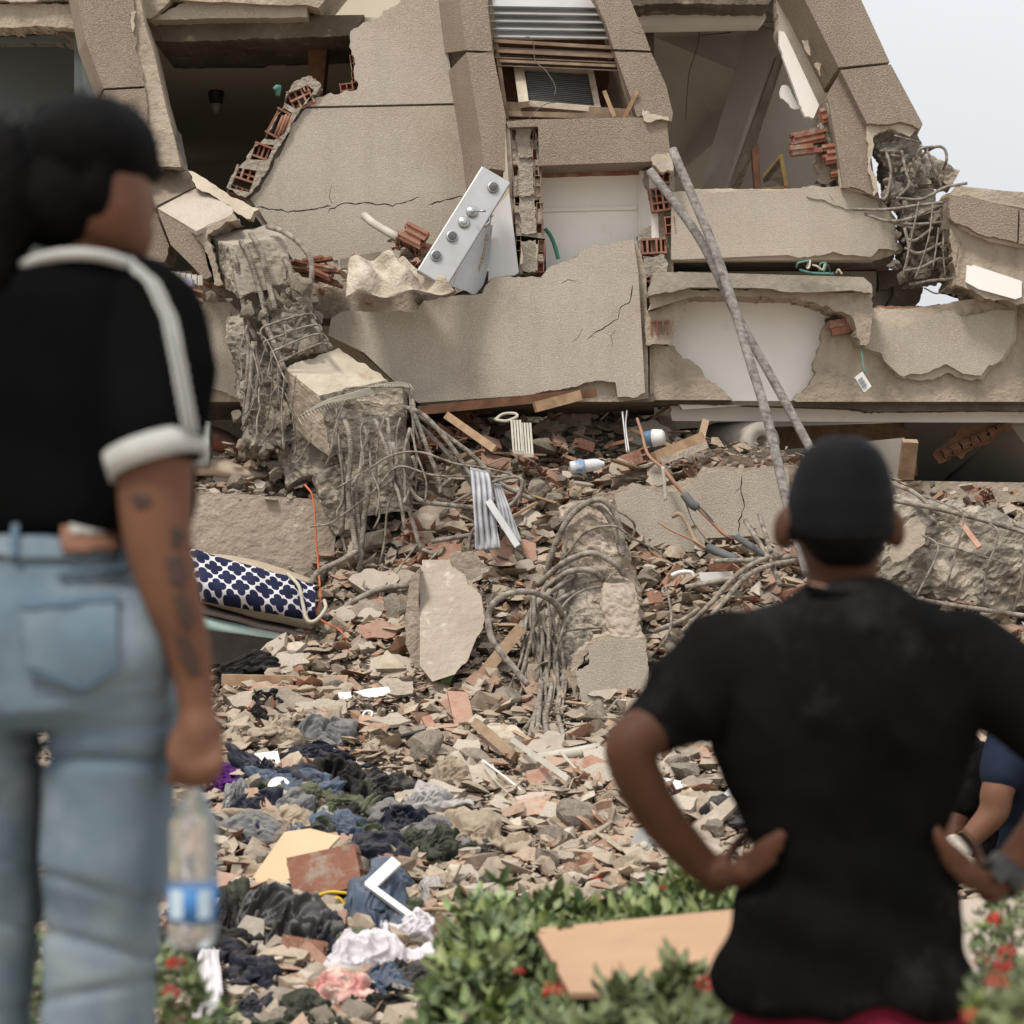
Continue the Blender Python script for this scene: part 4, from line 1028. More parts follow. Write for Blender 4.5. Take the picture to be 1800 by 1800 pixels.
def hexa(name, top, bot, mat, parent, amp=.012, n=14, seed=0, sidemats=None):
    """solid angular block from 4 top and 4 bottom corners (px,py,D), faces subdivided and chipped"""
    T = [toP(p) for p in top]; B = [toP(p) for p in bot]; o = Vector((seed * 3.7, 1, seed)); cen = sum(T + B, Vector()) / 8
    bm = bmesh.new(); idx = {}
    def pt(i, j, k):
        if (i, j, k) in idx: return idx[(i, j, k)]
        u, v, w = i / n, j / n, k / n
        a = T[0].lerp(T[1], u).lerp(T[3].lerp(T[2], u), v); b = B[0].lerp(B[1], u).lerp(B[3].lerp(B[2], u), v); p = a.lerp(b, w)
        e = sum(1 for q in (i, j, k) if q in (0, n)); d = (cen - p).normalized()
        p = p + d * (amp * (abs(noise.noise(p * 9 + o)) * 1.2 + abs(noise.noise(p * 24 + o)) * .8) + (amp * 1.6 * max(0, noise.noise(p * 14 + o)) if e > 1 else 0))
        idx[(i, j, k)] = bm.verts.new(p); return idx[(i, j, k)]
    mi = []
    for i in range(n):
        for j in range(n):
            for k_, q in ((0, 0), (n, 1)): bm.faces.new((pt(i, j, k_), pt(i + 1, j, k_), pt(i + 1, j + 1, k_), pt(i, j + 1, k_))).material_index = 0 if q == 0 else 1
            bm.faces.new((pt(i, 0, j), pt(i + 1, 0, j), pt(i + 1, 0, j + 1), pt(i, 0, j + 1))).material_index = 1
            bm.faces.new((pt(i, n, j), pt(i + 1, n, j), pt(i + 1, n, j + 1), pt(i, n, j + 1))).material_index = 1
            bm.faces.new((pt(0, i, j), pt(0, i + 1, j), pt(0, i + 1, j + 1), pt(0, i, j + 1))).material_index = 2
            bm.faces.new((pt(n, i, j), pt(n, i + 1, j), pt(n, i + 1, j + 1), pt(n, i, j + 1))).material_index = 1
    bmesh.ops.recalc_face_normals(bm, faces=bm.faces); bm.verts.index_update()
    V = [v.co.copy() for v in bm.verts]; F = [tuple(v.index for v in f.verts) for f in bm.faces]; mi = [f.material_index for f in bm.faces]; bm.free()
    return mk(name, V, F, mat, parent, midx=mi)

def lumps(name, n, region, D, lo, hi, mat, parent=None, seed=0, spread=.1, pool=None, **k):
    """individual rough stones in a small pocket, given as picture box"""
    rnd = random.Random(seed)
    for i in range(n):
        p = P(rnd.uniform(region[0], region[2]), rnd.uniform(region[1], region[3]), D + rnd.uniform(-spread, spread))
        o = bpy.data.objects.new(name, rnd.choice(POOL['concrete_chunk'])); C.objects.link(o)
        s = lo + (hi - lo) * rnd.random() ** 1.5
        o.scale = (s, s, s); o.rotation_euler = (rnd.uniform(0, 6), rnd.uniform(0, 6), rnd.uniform(0, 6))
        if parent: o.parent = parent; o.location = p - wloc(parent)
        else: o.location = p

# ---- fallen pillar block at upper left with broken grey end
FB = thing('fallen_pillar', 'fallen granular pillar lying tilted with rebar sticking out of its broken grey end', 'pillar', P(380, 480, 12.3))
slab('facing_panel', [(262, 325, 12.75), (282, 295, 12.85), (330, 298, 12.9), (343, 328, 12.75), (274, 362, 12.6)], m_granite, .03, FB)
slab('facing_panel', [(277, 366, 12.58), (345, 330, 12.74), (410, 366, 12.5), (408, 378, 12.45), (345, 406, 12.28)], m_stucco, .03, FB)
prism('plaster_layer', [(330, 300, 1), (400, 340, 1), (455, 368, 1), (440, 385, 1), (413, 372, 1), (345, 330, 1), (342, 322, 1)], 12.6, m_cream, .15, parent=FB, amp=4, jag=.01, seed=201, dz=-.2)
prism('facing_panel', [(277, 370), (344, 408), (356, 425, 1), (372, 485, 1), (356, 490, 1), (340, 470), (300, 430)], 12.35, m_granite, .3, parent=FB, amp=3, jag=.01, seed=202)
prism('facing_panel', [(240, 380), (273, 372), (297, 432, 1), (290, 460, 1), (240, 460)], 12.45, m_granite, .3, parent=FB, amp=3, seed=203)
prism('broken_plaster', [(344, 408, 1), (412, 376, 1), (418, 386, 1), (365, 412, 1), (372, 430, 1), (392, 500, 1), (376, 500, 1), (356, 430, 1)], 12.33, m_plaster, .3, parent=FB, amp=5, jag=.02, seed=204)
hexa('broken_core', [(400, 432, 12.2), (365, 414, 12.5), (474, 392, 12.62), (506, 412, 12.3)], [(420, 528, 12.15), (385, 500, 12.45), (480, 480, 12.6), (512, 494, 12.25)], [m_concs, m_conc, m_concs], FB, .02, 18, 4)

RB_N = [0]
def rebar(pts, r=.017, thin=False, lab=None, mat=None, sub=6):
    """each bar is its own object; pts are (px,py,D)"""
    pts = [(x, y, min(d, on_heap(x, y).y - .05)) if 960 > y > 900 or y > 1000 else (x, y, d) for (x, y, d) in pts]
    o = tube('steel_wire_hoop' if thin else 'rebar', pts, r * (.85 if thin else .76), mat or m_rebar, None, sub=sub, ns=6 if thin else 8)
    grp = 'thin stirrup wires around the broken columns' if thin else 'bent reinforcing bars of the broken columns'
    tag(o, lab, 'stirrup' if thin else 'rebar', grp)
    return o
def bars(lab, lst, r=.017, thin=False):
    for q in lst: rebar(q, r, thin, lab)

bars('dusty bar curving down out of the broken end of the fallen upper pillar', [
    [(403, 432, 12.25), (415, 460, 12.2), (422, 500, 12.2), (434, 560, 12.2), (452, 600, 12.2)],
    [(423, 424, 12.22), (436, 445, 12.17), (450, 490, 12.17), (462, 530, 12.15), (472, 590, 12.15)],
    [(440, 410, 12.22), (458, 440, 12.15), (470, 490, 12.15), (484, 545, 12.12)],
    [(497, 450, 12.3), (510, 475, 12.2), (520, 530, 12.2)],
    [(470, 398, 12.3), (500, 408, 12.2), (528, 430, 12.15), (547, 460, 12.12), (546, 500, 12.12), (535, 545, 12.15), (536, 560, 12.15)]], .021)
# ---- exposed cage of the middle column
CG = thing('exposed_column', 'broken middle column with crumbling grey core and a smooth plastered collar', 'column', P(600, 900, 12.2))
rough_block('concrete_core', (440, 560, 12.45), (480, 790, 12.35), .26, .3, mat=m_conc, parent=CG, amp=.05, seed=6, w2=.34)
rough_block('concrete_core', (500, 535, 12.4), (535, 640, 12.3), .26, .3, mat=m_conc, parent=CG, amp=.05, seed=7)
rough_block('concrete_core', (470, 640, 12.45), (560, 840, 12.3), .26, .3, mat=m_conc, parent=CG, amp=.05, seed=8, w2=.4)
lumps('loose_stone', 46, (430, 500, 560, 615), 12.22, .04, .15, m_chunk, CG, 3)
lumps('loose_stone', 40, (425, 640, 510, 800), 12.25, .04, .14, m_chunk, CG, 4)
# plastered collar block: top, front-left and its lower front
hexa('plastered_collar', [(496, 645, 12.05), (596, 610, 12.32), (686, 666, 12.24), (560, 695, 11.94)], [(518, 760, 12.1), (610, 720, 12.4), (700, 742, 12.28), (582, 806, 12.0)], [m_cream, m_conc, m_plaster], CG, .012, 18, 5)
prism('plaster_lip', [(578, 698), (690, 678), (694, 690, 1), (640, 700, 1), (585, 712, 1)], 12.05, m_cream, .2, parent=CG, amp=3, jag=.01, seed=212)
rough_block('concrete_core', (650, 690, 12.2), (672, 900, 12.25), .40, .36, mat=m_conc, parent=CG, amp=.024, square=.05, seed=9, n=(50, 30, 16), w2=.34)
rough_block('concrete_core', (580, 830, 12.2), (612, 940, 12.2), .18, .25, mat=m_conc, parent=CG, amp=.04, seed=10)
bars('long straight bar along the top edge of the caged middle column', [
    [(462, 560, 12.15), (480, 600, 12.08), (500, 650, 12.02)], [(540, 540, 12.2), (556, 575, 12.15), (582, 612, 12.1)],
    [(432, 560, 12.2), (438, 620, 12.2), (432, 690, 12.2)], [(446, 600, 12.15), (440, 680, 12.15), (430, 750, 12.15)]], .020)
bars('square wire stirrup wrapped over the top of the caged middle column', [
    [(462, 600, 12.05), (458, 582, 12.05), (470, 572, 12.08), (520, 556, 12.12), (548, 552, 12.15), (556, 562, 12.15)],
    [(470, 620, 12.0), (464, 602, 12.0), (478, 596, 12.0), (530, 576, 12.05), (560, 572, 12.1), (566, 582, 12.1)],
    [(482, 640, 12.0), (476, 622, 12.0), (488, 614, 12.0), (545, 590, 12.05), (568, 588, 12.1), (578, 600, 12.1)],
    [(494, 655, 11.98), (488, 640, 11.98), (500, 632, 12.0), (556, 606, 12.05), (575, 605, 12.1)]], .007, True)
bars('thin rusty wire hanging down the crumbled side of the middle column', [
    [(470, 600, 12.1), (455, 650, 12.08), (448, 700, 12.08), (424, 755, 12.1)], [(478, 620, 12.0), (478, 680, 12.02), (470, 740, 12.05)],
    [(488, 640, 12.0), (490, 690, 12.0), (497, 750, 12.05), (500, 790, 12.05)], [(455, 640, 12.1), (446, 700, 12.1), (428, 730, 12.1)],
    [(500, 660, 11.98), (495, 720, 12.0), (498, 790, 12.0)], [(470, 660, 12.1), (500, 690, 12.0), (520, 740, 12.0)],
    [(520, 660, 11.95), (514, 720, 12.0), (520, 775, 12.05), (518, 800, 12.05)], [(436, 640, 12.2), (430, 700, 12.2), (426, 745, 12.2)],
    [(490, 676, 12), (476, 700, 12), (482, 745, 12), (455, 785, 12)], [(545, 740, 11.95), (546, 770, 11.9), (525, 810, 11.95), (514, 812, 12)]], .006, True)
bars('bar drooping from the top left of the broken grey column stub', [
    [(601, 732, 11.98), (612, 755, 11.9), (617, 800, 11.88), (612, 860, 11.88), (622, 940, 11.88), (626, 968, 11.85)],
    [(597, 795, 11.95), (605, 830, 11.92), (604, 880, 11.92), (600, 940, 11.9)],
    [(650, 850, 11.95), (640, 910, 11.92), (632, 1005, 11.9)], [(622, 850, 11.95), (630, 930, 11.92), (628, 985, 11.9)]], .021)
bars('bar hanging straight down in front of the broken grey column stub', [
    [(660, 738, 11.95), (672, 770, 11.88), (686, 810, 11.86), (690, 835, 11.85), (680, 850, 11.85), (658, 860, 11.86)],
    [(681, 735, 11.95), (686, 780, 11.9), (690, 830, 11.88)],
    [(690, 778, 11.9), (702, 820, 11.86), (716, 852, 11.85), (740, 880, 11.85), (790, 888, 11.85), (840, 895, 11.88), (866, 915, 11.9), (850, 935, 11.92), (800, 945, 11.9), (758, 952, 11.9)],
    [(693, 835, 11.9), (712, 870, 11.88), (722, 905, 11.88), (732, 940, 11.86), (740, 965, 11.86)],
    [(722, 685, 12.05), (730, 730, 12.0), (748, 780, 11.95), (770, 840, 11.95), (775, 868, 11.95)],
    [(700, 712, 12.05), (745, 730, 11.98), (790, 780, 11.94), (830, 840, 11.95), (870, 900, 11.95), (900, 960, 11.95)],
    [(720, 720, 12.08), (770, 755, 12.0), (830, 800, 11.96), (880, 850, 11.95), (940, 880, 12.0)],
    [(735, 745, 12.1), (790, 800, 12.0), (850, 880, 12.0)]], .018)
bars('thick bar swept in a wide loop beside the patterned navy cloth', [
    [(628, 968, 11.85), (600, 985, 11.8), (560, 1005, 11.76), (545, 1030, 11.74), (542, 1058, 11.72), (556, 1080, 11.70), (590, 1078, 11.68), (625, 1055, 11.68), (670, 1035, 11.68), (728, 1028, 11.7)]], .021)
bars('thin wire tangled across the front of the broken grey column stub', [
    [(607, 700, 11.98), (602, 690, 11.95), (612, 682, 11.95), (660, 680, 11.9), (714, 681, 11.9), (720, 690, 11.92), (724, 730, 11.92), (740, 790, 11.95)],
    [(607, 700, 11.95), (590, 750, 11.9), (580, 800, 11.9), (572, 820, 11.95)], [(676, 732, 11.92), (664, 780, 11.9), (662, 850, 11.9), (668, 900, 11.9), (657, 930, 11.9)],
    [(700, 850, 11.9), (682, 890, 11.88), (676, 950, 11.88), (668, 990, 11.86)], [(590, 700, 11.98), (596, 780, 11.9), (604, 870, 11.9), (592, 905, 11.9), (606, 960, 11.9), (615, 1000, 11.9)],
    [(722, 755, 11.95), (732, 800, 11.9), (730, 870, 11.9)], [(590, 860, 11.86), (640, 830, 11.82), (690, 800, 11.80), (740, 795, 11.8), (800, 815, 11.8), (850, 822, 11.82), (900, 835, 11.85), (918, 850, 11.88), (910, 890, 11.9)],
    [(545, 926, 11.86), (580, 920, 11.86), (610, 900, 11.86), (660, 860, 11.84), (700, 820, 11.82), (760, 835, 11.82), (830, 838, 11.85), (917, 842, 11.88), (912, 870, 11.9), (870, 890, 11.9)],
    [(770, 970, 11.8), (720, 1020, 11.76), (680, 1070, 11.72), (636, 1120, 11.66)], [(640, 1020, 11.76), (645, 1035, 11.72), (708, 1042, 11.7)],
    [(735, 955, 11.86), (712, 985, 11.84), (670, 1040, 11.8), (640, 1034, 11.78)]], .0075, True)
bars('bar looping back through the rubble right of the column stub', [
    [(790, 888, 11.9), (860, 850, 11.86), (905, 838, 11.85), (918, 850, 11.84), (905, 880, 11.84), (870, 905, 11.86), (830, 935, 11.88), (822, 980, 11.88)],
    [(740, 965, 11.86), (770, 975, 11.84), (780, 960, 11.84)]], .014)

# ---- middle stump with the big tangle
SP = thing('column_stump', 'upright broken column stump with dusty flaking face in the middle of the rubble', 'column', P(1040, 1250, 10.9))
rough_block('stump_core', (1030, 895, 11.75), (1070, 1120, 11.5), .30, .34, mat=m_dusty, parent=SP, amp=.05, seed=12, n=(60, 30, 16), w2=.40)
rough_block('stump_core', (1030, 1010, 11.65), (1018, 1250, 11.2), .30, .34, mat=m_conc, parent=SP, amp=.04, seed=13, n=(50, 28, 16), w2=.38)
rough_block('stump_core', (1088, 1040, 11.35), (1095, 1140, 11.2), .18, .22, mat=m_dusty, parent=SP, amp=.03, seed=14)
prism('facing_panel', [(1035, 1135, 1), (1063, 1122), (1136, 1126, 1), (1140, 1180), (1134, 1248, 1), (1030, 1252, 1), (1012, 1180, 1), (1035, 1168, 1)], 10.86, m_stucco, .3, parent=SP, amp=4, jag=.015, sidemat=m_plaster, seed=220)
prism('broken_plaster', [(1005, 1165, 1), (1035, 1130, 1), (1065, 1115, 1), (1134, 1118, 1), (1138, 1128), (1040, 1140, 1), (1014, 1180, 1), (1020, 1250, 1), (1005, 1230, 1)], 10.89, m_plaster, .25, parent=SP, amp=5, jag=.02, seed=221)
bars('thick ribbed bar arching over the middle stump', [
    [(960, 1010, 11.5), (975, 960, 11.45), (1005, 905, 11.42), (1050, 878, 11.42), (1080, 900, 11.42), (1094, 950, 11.42), (1093, 978, 11.42)],
    [(944, 1030, 11.45), (990, 990, 11.38), (1040, 972, 11.36), (1080, 990, 11.36), (1096, 1010, 11.4)],
    [(968, 1030, 11.42), (1000, 1005, 11.36), (1040, 1003, 11.36), (1060, 1020, 11.4)],
    [(1093, 975, 11.42), (1080, 930, 11.44), (1058, 895, 11.46), (1020, 885, 11.5), (985, 920, 11.5)]], .022)
bars('thick bar bent into a big loop left of the middle stump', [
    [(990, 1085, 11.2), (975, 1060, 11.0), (940, 1042, 10.9), (900, 1042, 10.85), (868, 1060, 10.8), (858, 1090, 10.78), (868, 1130, 10.75), (900, 1170, 10.72), (928, 1205, 10.7)]], .022)
bars('bar of the tangled bundle hanging down left of the middle stump', [
    [(965, 1020, 11.42), (945, 1060, 11.3), (936, 1110, 11.2), (944, 1170, 11.15), (950, 1220, 11.12), (938, 1260, 11.1), (900, 1310, 11.1)],
    [(1010, 1040, 11.38), (975, 1060, 11.28), (955, 1090, 11.2), (948, 1130, 11.18), (952, 1200, 11.15), (930, 1300, 11.1)],
    [(962, 1078, 11.3), (950, 1100, 11.2), (946, 1140, 11.15), (950, 1200, 11.12), (944, 1300, 11.08)],
    [(960, 1072, 11.25), (946, 1086, 11.2), (940, 1100, 11.18)],
    [(930, 1080, 11.3), (950, 1150, 11.2), (985, 1180, 11.14), (990, 1190, 11.12), (968, 1220, 11.12), (955, 1270, 11.1), (950, 1300, 11.08)],
    [(975, 1100, 11.25), (965, 1150, 11.2), (970, 1200, 11.15), (960, 1260, 11.1), (965, 1305, 11.05)],
    [(985, 1210, 11.15), (980, 1250, 11.1), (992, 1300, 11.05)], [(955, 1250, 11.12), (962, 1290, 11.08), (968, 1310, 11.04)],
    [(1012, 1010, 11.42), (970, 1040, 11.3), (930, 1078, 11.25), (920, 1130, 11.2)], [(1000, 1000, 11.42), (958, 1035, 11.36), (948, 1075, 11.3), (960, 1120, 11.25)]], .017)
bars('thin curling wire on the middle stump', [
    [(993, 980, 11.45), (1030, 935, 11.38), (1080, 925, 11.36), (1110, 945, 11.4), (1150, 965, 11.5), (1165, 975, 11.5)],
    [(996, 1070, 11.35), (985, 1095, 11.28), (985, 1115, 11.24), (1000, 1108, 11.24), (1065, 1102, 11.24)],
    [(1084, 898, 11.45), (1105, 910, 11.45), (1116, 925, 11.5), (1110, 950, 11.5)], [(998, 905, 11.5), (992, 930, 11.45), (994, 980, 11.45), (980, 1010, 11.45)],
    [(1108, 1025, 11.4), (1060, 1030, 11.3), (1020, 1040, 11.28), (990, 1065, 11.26), (985, 1100, 11.24)], [(1058, 1040, 11.36), (1075, 1010, 11.36), (1105, 1000, 11.4)],
    [(925, 1090, 11.2), (918, 1150, 11.12), (895, 1210, 11.1)], [(974, 1090, 11.2), (972, 1150, 11.15), (995, 1190, 11.12), (988, 1250, 11.1), (998, 1280, 11.05)]], .008, True)
bars('thin bar bowing across the stuccoed foot of the middle stump', [
    [(1126, 1085, 11.15), (1100, 1140, 11.1), (1091, 1200, 11.1), (1096, 1235, 11.1)], [(1170, 1030, 11.3), (1180, 1080, 11.2), (1172, 1120, 11.1), (1130, 1170, 11.1), (1068, 1252, 11.05)]], .009)

# ---- leaning dusty slab left of the stump
LS = thing('leaning_slab', 'dusty two faced wall slab leaning in the rubble left of the middle stump', 'wall slab', P(790, 1200, 11.5))
prism('slab_face', [(738, 1000, 1), (742, 985), (790, 985, 1), (815, 1010, 1), (846, 1050, 1), (852, 1090, 1), (838, 1120), (826, 1150, 1), (800, 1185), (760, 1198), (738, 1170)], 11.12, m_dusty, .16, parent=LS, amp=5, jag=.02, seed=230, dz=-.25)
prism('slab_side', [(722, 1010, 1), (738, 1000), (735, 1060), (760, 1195, 1), (740, 1200), (712, 1130, 1), (715, 1060)], 11.1, m_dusty, .2, parent=LS, amp=3, jag=.015, seed=231)
prism('slab_face', [(790, 975, 1), (830, 968, 1), (862, 1000, 1), (830, 1020, 1), (800, 1010, 1)], 11.5, m_dusty, .1, parent=LS, amp=3, jag=.01, seed=232)

# dense hanging wires of the three broken columns
for (sd, cnt, box, dd, ln, rr) in ((1, 6, (425, 560, 500, 680), 12.02, 110, .006), (2, 4, (596, 700, 735, 800), 11.86, 170, .007), (3, 7, (925, 1040, 1000, 1110), 11.15, 170, .008), (4, 4, (600, 730, 730, 860), 11.86, 130, .014), (5, 8, (930, 1040, 990, 1110), 11.15, 170, .014)):
    rq = random.Random(sd * 31)
    for k in range(cnt):
        x, y = rq.uniform(box[0], box[2]), rq.uniform(box[1], box[3]); p = [(x, y, dd)]
        dx_ = rq.uniform(-8, 8)
        for j in range(4):
            x += dx_ + rq.uniform(-12, 12); y += ln * rq.uniform(.12, .32); p.append((x, y, dd - .02 * j + rq.uniform(-.03, .03)))
        rebar(p, rr, rr < .01, ('thin loose wire' if rr < .01 else 'bent loose bar') + ' hanging ' + {1: 'down the caged middle column', 2: 'in front of the broken grey column stub', 3: 'in the bundle left of the middle stump', 4: 'in front of the broken grey column stub', 5: 'in the bundle left of the middle stump'}[sd], sub=4)

# ---- two long thick ribbed bars standing against the ruin
b1 = tube('rebar', [(1182, 263, 11.6), (1262, 455, 11.35), (1320, 640, 11.1), (1350, 740, 10.95), (1385, 890, 10.75), (1420, 1010, 10.6)], .026, m_rebarb, None, 8, 10)
tag(b1, 'long thick ribbed steel bar standing steeply, the one whose top reaches higher', 'rebar', 'two long ribbed bars leaning on the facade')
b2 = tube('rebar', [(1143, 300, 11.7), (1230, 420, 11.5), (1290, 545, 11.45), (1360, 670, 11.35), (1425, 790, 11.2), (1500, 940, 11.0)], .024, m_rebarb, None, 8, 10)
tag(b2, 'long thick ribbed steel bar crossing behind the steeper one and leaning right', 'rebar', 'two long ribbed bars leaning on the facade')
bars('heavy bar bending up out of the rubble beside the man in black', [
    [(1200, 1110, 10.9), (1250, 1060, 10.95), (1290, 1015, 11.0), (1330, 988, 11.1), (1375, 975, 11.3)], [(1215, 1120, 10.85), (1270, 1060, 10.9), (1310, 1015, 11.0), (1350, 995, 11.1), (1400, 985, 11.3)],
    [(1255, 986, 11.4), (1330, 984, 11.3), (1420, 976, 11.3)], [(1310, 915, 11.5), (1350, 980, 11.2), (1372, 1030, 11.1)], [(1335, 905, 11.5), (1355, 970, 11.2)],
    [(1205, 1032, 11.4), (1260, 1022, 11.35), (1310, 1012, 11.3)], [(1150, 1110, 11.2), (1200, 1090, 11.15), (1230, 1070, 11.1)]], .018)

# ---- rebar knot at the upper right corner
KN = thing('crushed_column_joint', 'crushed grey column joint bristling with bent bars at the upper right corner', 'column', P(1620, 500, 12.5))
rough_block('concrete_core', (1560, 235, 12.82), (1598, 345, 12.75), .28, .3, mat=m_conc, parent=KN, amp=.06, seed=20, w2=.26)
rough_block('concrete_core', (1580, 320, 12.85), (1620, 395, 12.75), .24, .3, mat=m_conc, parent=KN, amp=.05, seed=21)
rough_block('concrete_core', (1618, 375, 12.85), (1624, 495, 12.8), .26, .3, mat=m_soffit, parent=KN, amp=.06, seed=22, w2=.24)
rough_block('concrete_core', (1600, 280, 12.9), (1672, 318, 12.9), .11, .2, mat=m_conc, parent=KN, amp=.03, seed=23)
prism('broken_plaster', [(1523, 222, 1), (1550, 214, 1), (1600, 212, 1), (1614, 224), (1600, 240, 1), (1570, 226, 1), (1536, 238, 1), (1532, 300, 1), (1545, 335, 1), (1536, 345, 1), (1526, 290, 1)], 12.58, m_cream, .15, parent=KN, amp=4, step=5, jag=.01, seed=240)
lumps('loose_stone', 50, (1575, 380, 1672, 490), 12.62, .03, .11, m_chunk, KN, 5, .08)
lumps('loose_stone', 26, (1548, 260, 1640, 370), 12.62, .03, .12, m_chunk, KN, 6, .06)
bars('bent bar of the crushed joint at the upper right', [
    [(1620, 272, 12.6), (1645, 258, 12.55), (1660, 262, 12.55), (1664, 280, 12.55), (1658, 298, 12.6)], [(1618, 256, 12.6), (1632, 270, 12.55), (1644, 300, 12.55), (1655, 330, 12.6)],
    [(1610, 280, 12.55), (1618, 262, 12.55), (1640, 258, 12.55)], [(1500, 368, 12.55), (1560, 368, 12.5), (1620, 360, 12.48), (1690, 352, 12.5)],
    [(1520, 376, 12.55), (1560, 388, 12.5), (1600, 384, 12.5), (1640, 366, 12.48), (1668, 360, 12.5)], [(1540, 384, 12.55), (1600, 394, 12.5), (1665, 390, 12.5)],
    [(1590, 400, 12.5), (1598, 440, 12.5), (1590, 475, 12.5)], [(1595, 420, 12.5), (1610, 422, 12.48), (1640, 400, 12.48)], [(1590, 436, 12.5), (1615, 445, 12.46), (1650, 430, 12.46), (1668, 424, 12.5)],
    [(1590, 476, 12.5), (1620, 470, 12.48), (1650, 455, 12.48), (1672, 458, 12.5)], [(1598, 500, 12.55), (1640, 493, 12.5), (1677, 490, 12.5)],
    [(1556, 262, 12.6), (1566, 300, 12.56), (1560, 340, 12.56), (1552, 352, 12.56)], [(1585, 265, 12.6), (1592, 300, 12.56), (1598, 325, 12.54), (1580, 345, 12.54)],
    [(1575, 348, 12.52), (1620, 350, 12.5), (1660, 330, 12.5), (1700, 322, 12.5)], [(1610, 402, 12.5), (1580, 395, 12.52), (1560, 388, 12.52)]], .012)
bars('thin stirrup wire of the crushed joint at the upper right', [
    [(1615, 355, 12.44), (1606, 400, 12.42), (1595, 450, 12.42), (1585, 490, 12.44)], [(1640, 355, 12.42), (1634, 410, 12.4), (1620, 460, 12.4), (1608, 490, 12.42)], [(1660, 390, 12.44), (1658, 440, 12.42), (1662, 490, 12.44)],
    [(1572, 238, 12.55), (1595, 244, 12.5), (1618, 250, 12.52)], [(1624, 506, 12.6), (1648, 516, 12.58), (1668, 502, 12.6)], [(1680, 470, 12.35), (1684, 440, 12.35), (1690, 420, 12.34)], [(1640, 470, 12.42), (1645, 440, 12.42), (1650, 400, 12.42)]], .006, True)

# ---- rough fallen beam at the far right
FR = thing('fallen_rough_beam', 'long rough grey broken concrete beam lying right of the man in black', 'beam', P(1720, 1100, 11.6))
rough_block('beam_core', (1560, 960, 11.9), (1960, 1030, 11.6), .52, .5, mat=m_conc, parent=FR, amp=.06, seed=30, n=(60, 22, 14))
rough_block('beam_core', (1560, 940, 11.75), (1680, 920, 11.8), .20, .3, mat=m_conc, parent=FR, amp=.05, seed=31)
prism('plaster_skin', [(1566, 960, 1), (1590, 925, 1), (1612, 908, 1), (1628, 925, 1), (1626, 955, 1), (1600, 975, 1), (1568, 990, 1)], 11.45, m_cream, .05, parent=FR, amp=3, jag=.008, seed=250)
bars('bar running along the rough fallen beam at the far right', [
    [(1570, 880, 11.5), (1650, 895, 11.45), (1730, 915, 11.4), (1830, 945, 11.4)], [(1570, 850, 11.7), (1610, 868, 11.6), (1650, 905, 11.5)], [(1560, 1040, 11.35), (1650, 1060, 11.3), (1820, 1085, 11.3)]], .017)
bars('stirrup wire wrapped down over the rough fallen beam at the far right', [
    [(1645, 880, 11.4), (1690, 900, 11.3), (1688, 940, 11.28), (1672, 1000, 11.26), (1662, 1040, 11.3)], [(1620, 940, 11.4), (1646, 955, 11.3), (1645, 980, 11.28), (1610, 1050, 11.26)],
    [(1740, 920, 11.35), (1755, 940, 11.28), (1735, 1000, 11.26), (1725, 1060, 11.3)], [(1800, 950, 11.3), (1796, 1020, 11.26), (1780, 1080, 11.3)], [(1630, 950, 11.36), (1700, 970, 11.3), (1770, 990, 11.3)]], .007, True)

# ================================================================ soft and household things
def cloth_patch(name, corners, mat, amp=.02, seed=0, n=(40, 24), fold=5, parent=None, thick=.02, sag=0):
    """draped sheet spanning four corners (px,py,D) with soft folds"""
    a, b, c, d = [toP(q) for q in corners]
    V = []; nu, nv = n
    nr = (b - a).cross(d - a).normalized()
    if nr.dot(cam.location - a) < 0: nr = -nr
    o = Vector((seed * 3.3, 0, seed))
    for j in range(nv + 1):
        for i in range(nu + 1):
            u, v = i / nu, j / nv
            p = a.lerp(b, u).lerp(d.lerp(c, u), v)
            e = 1 - (abs(2 * v - 1)) ** 6 
            h = (noise.noise(p * 3 + o) + .5 * noise.noise(p * 8 + o)) * amp + amp * .6 * math.sin(u * fold * 6 + 3 * noise.noise(p * 4 + o)) * .5
            V.append(p + nr * (h * e + thick * e) + Vector((0, 0, sag * (noise.noise(Vector((u * 4, seed, v)))))))
    F = [(j * (nu + 1) + i, j * (nu + 1) + i + 1, (j + 1) * (nu + 1) + i + 1, (j + 1) * (nu + 1) + i) for j in range(nv) for i in range(nu)]
    uv = []
    for f in F:
        for k in f: uv.append(((k % (nu + 1)) / nu, (k // (nu + 1)) / nv))
    o_ = mk(name, V, F, mat, parent, True, uvs=uv)
    s = o_.modifiers.new('thickness', 'SOLIDIFY'); s.thickness = .004; s.offset = -1
    return o_

def fabric(name, col, col2=None, **k):
    return M(name, col, col2 or tuple(c * .7 for c in col), k.pop('scale', 9), rough=.95, bump=k.pop('bump', .25), bscale=k.pop('bscale', 160), bdist=.003, spec=.1, dust=k.pop('dust', .3), **k)

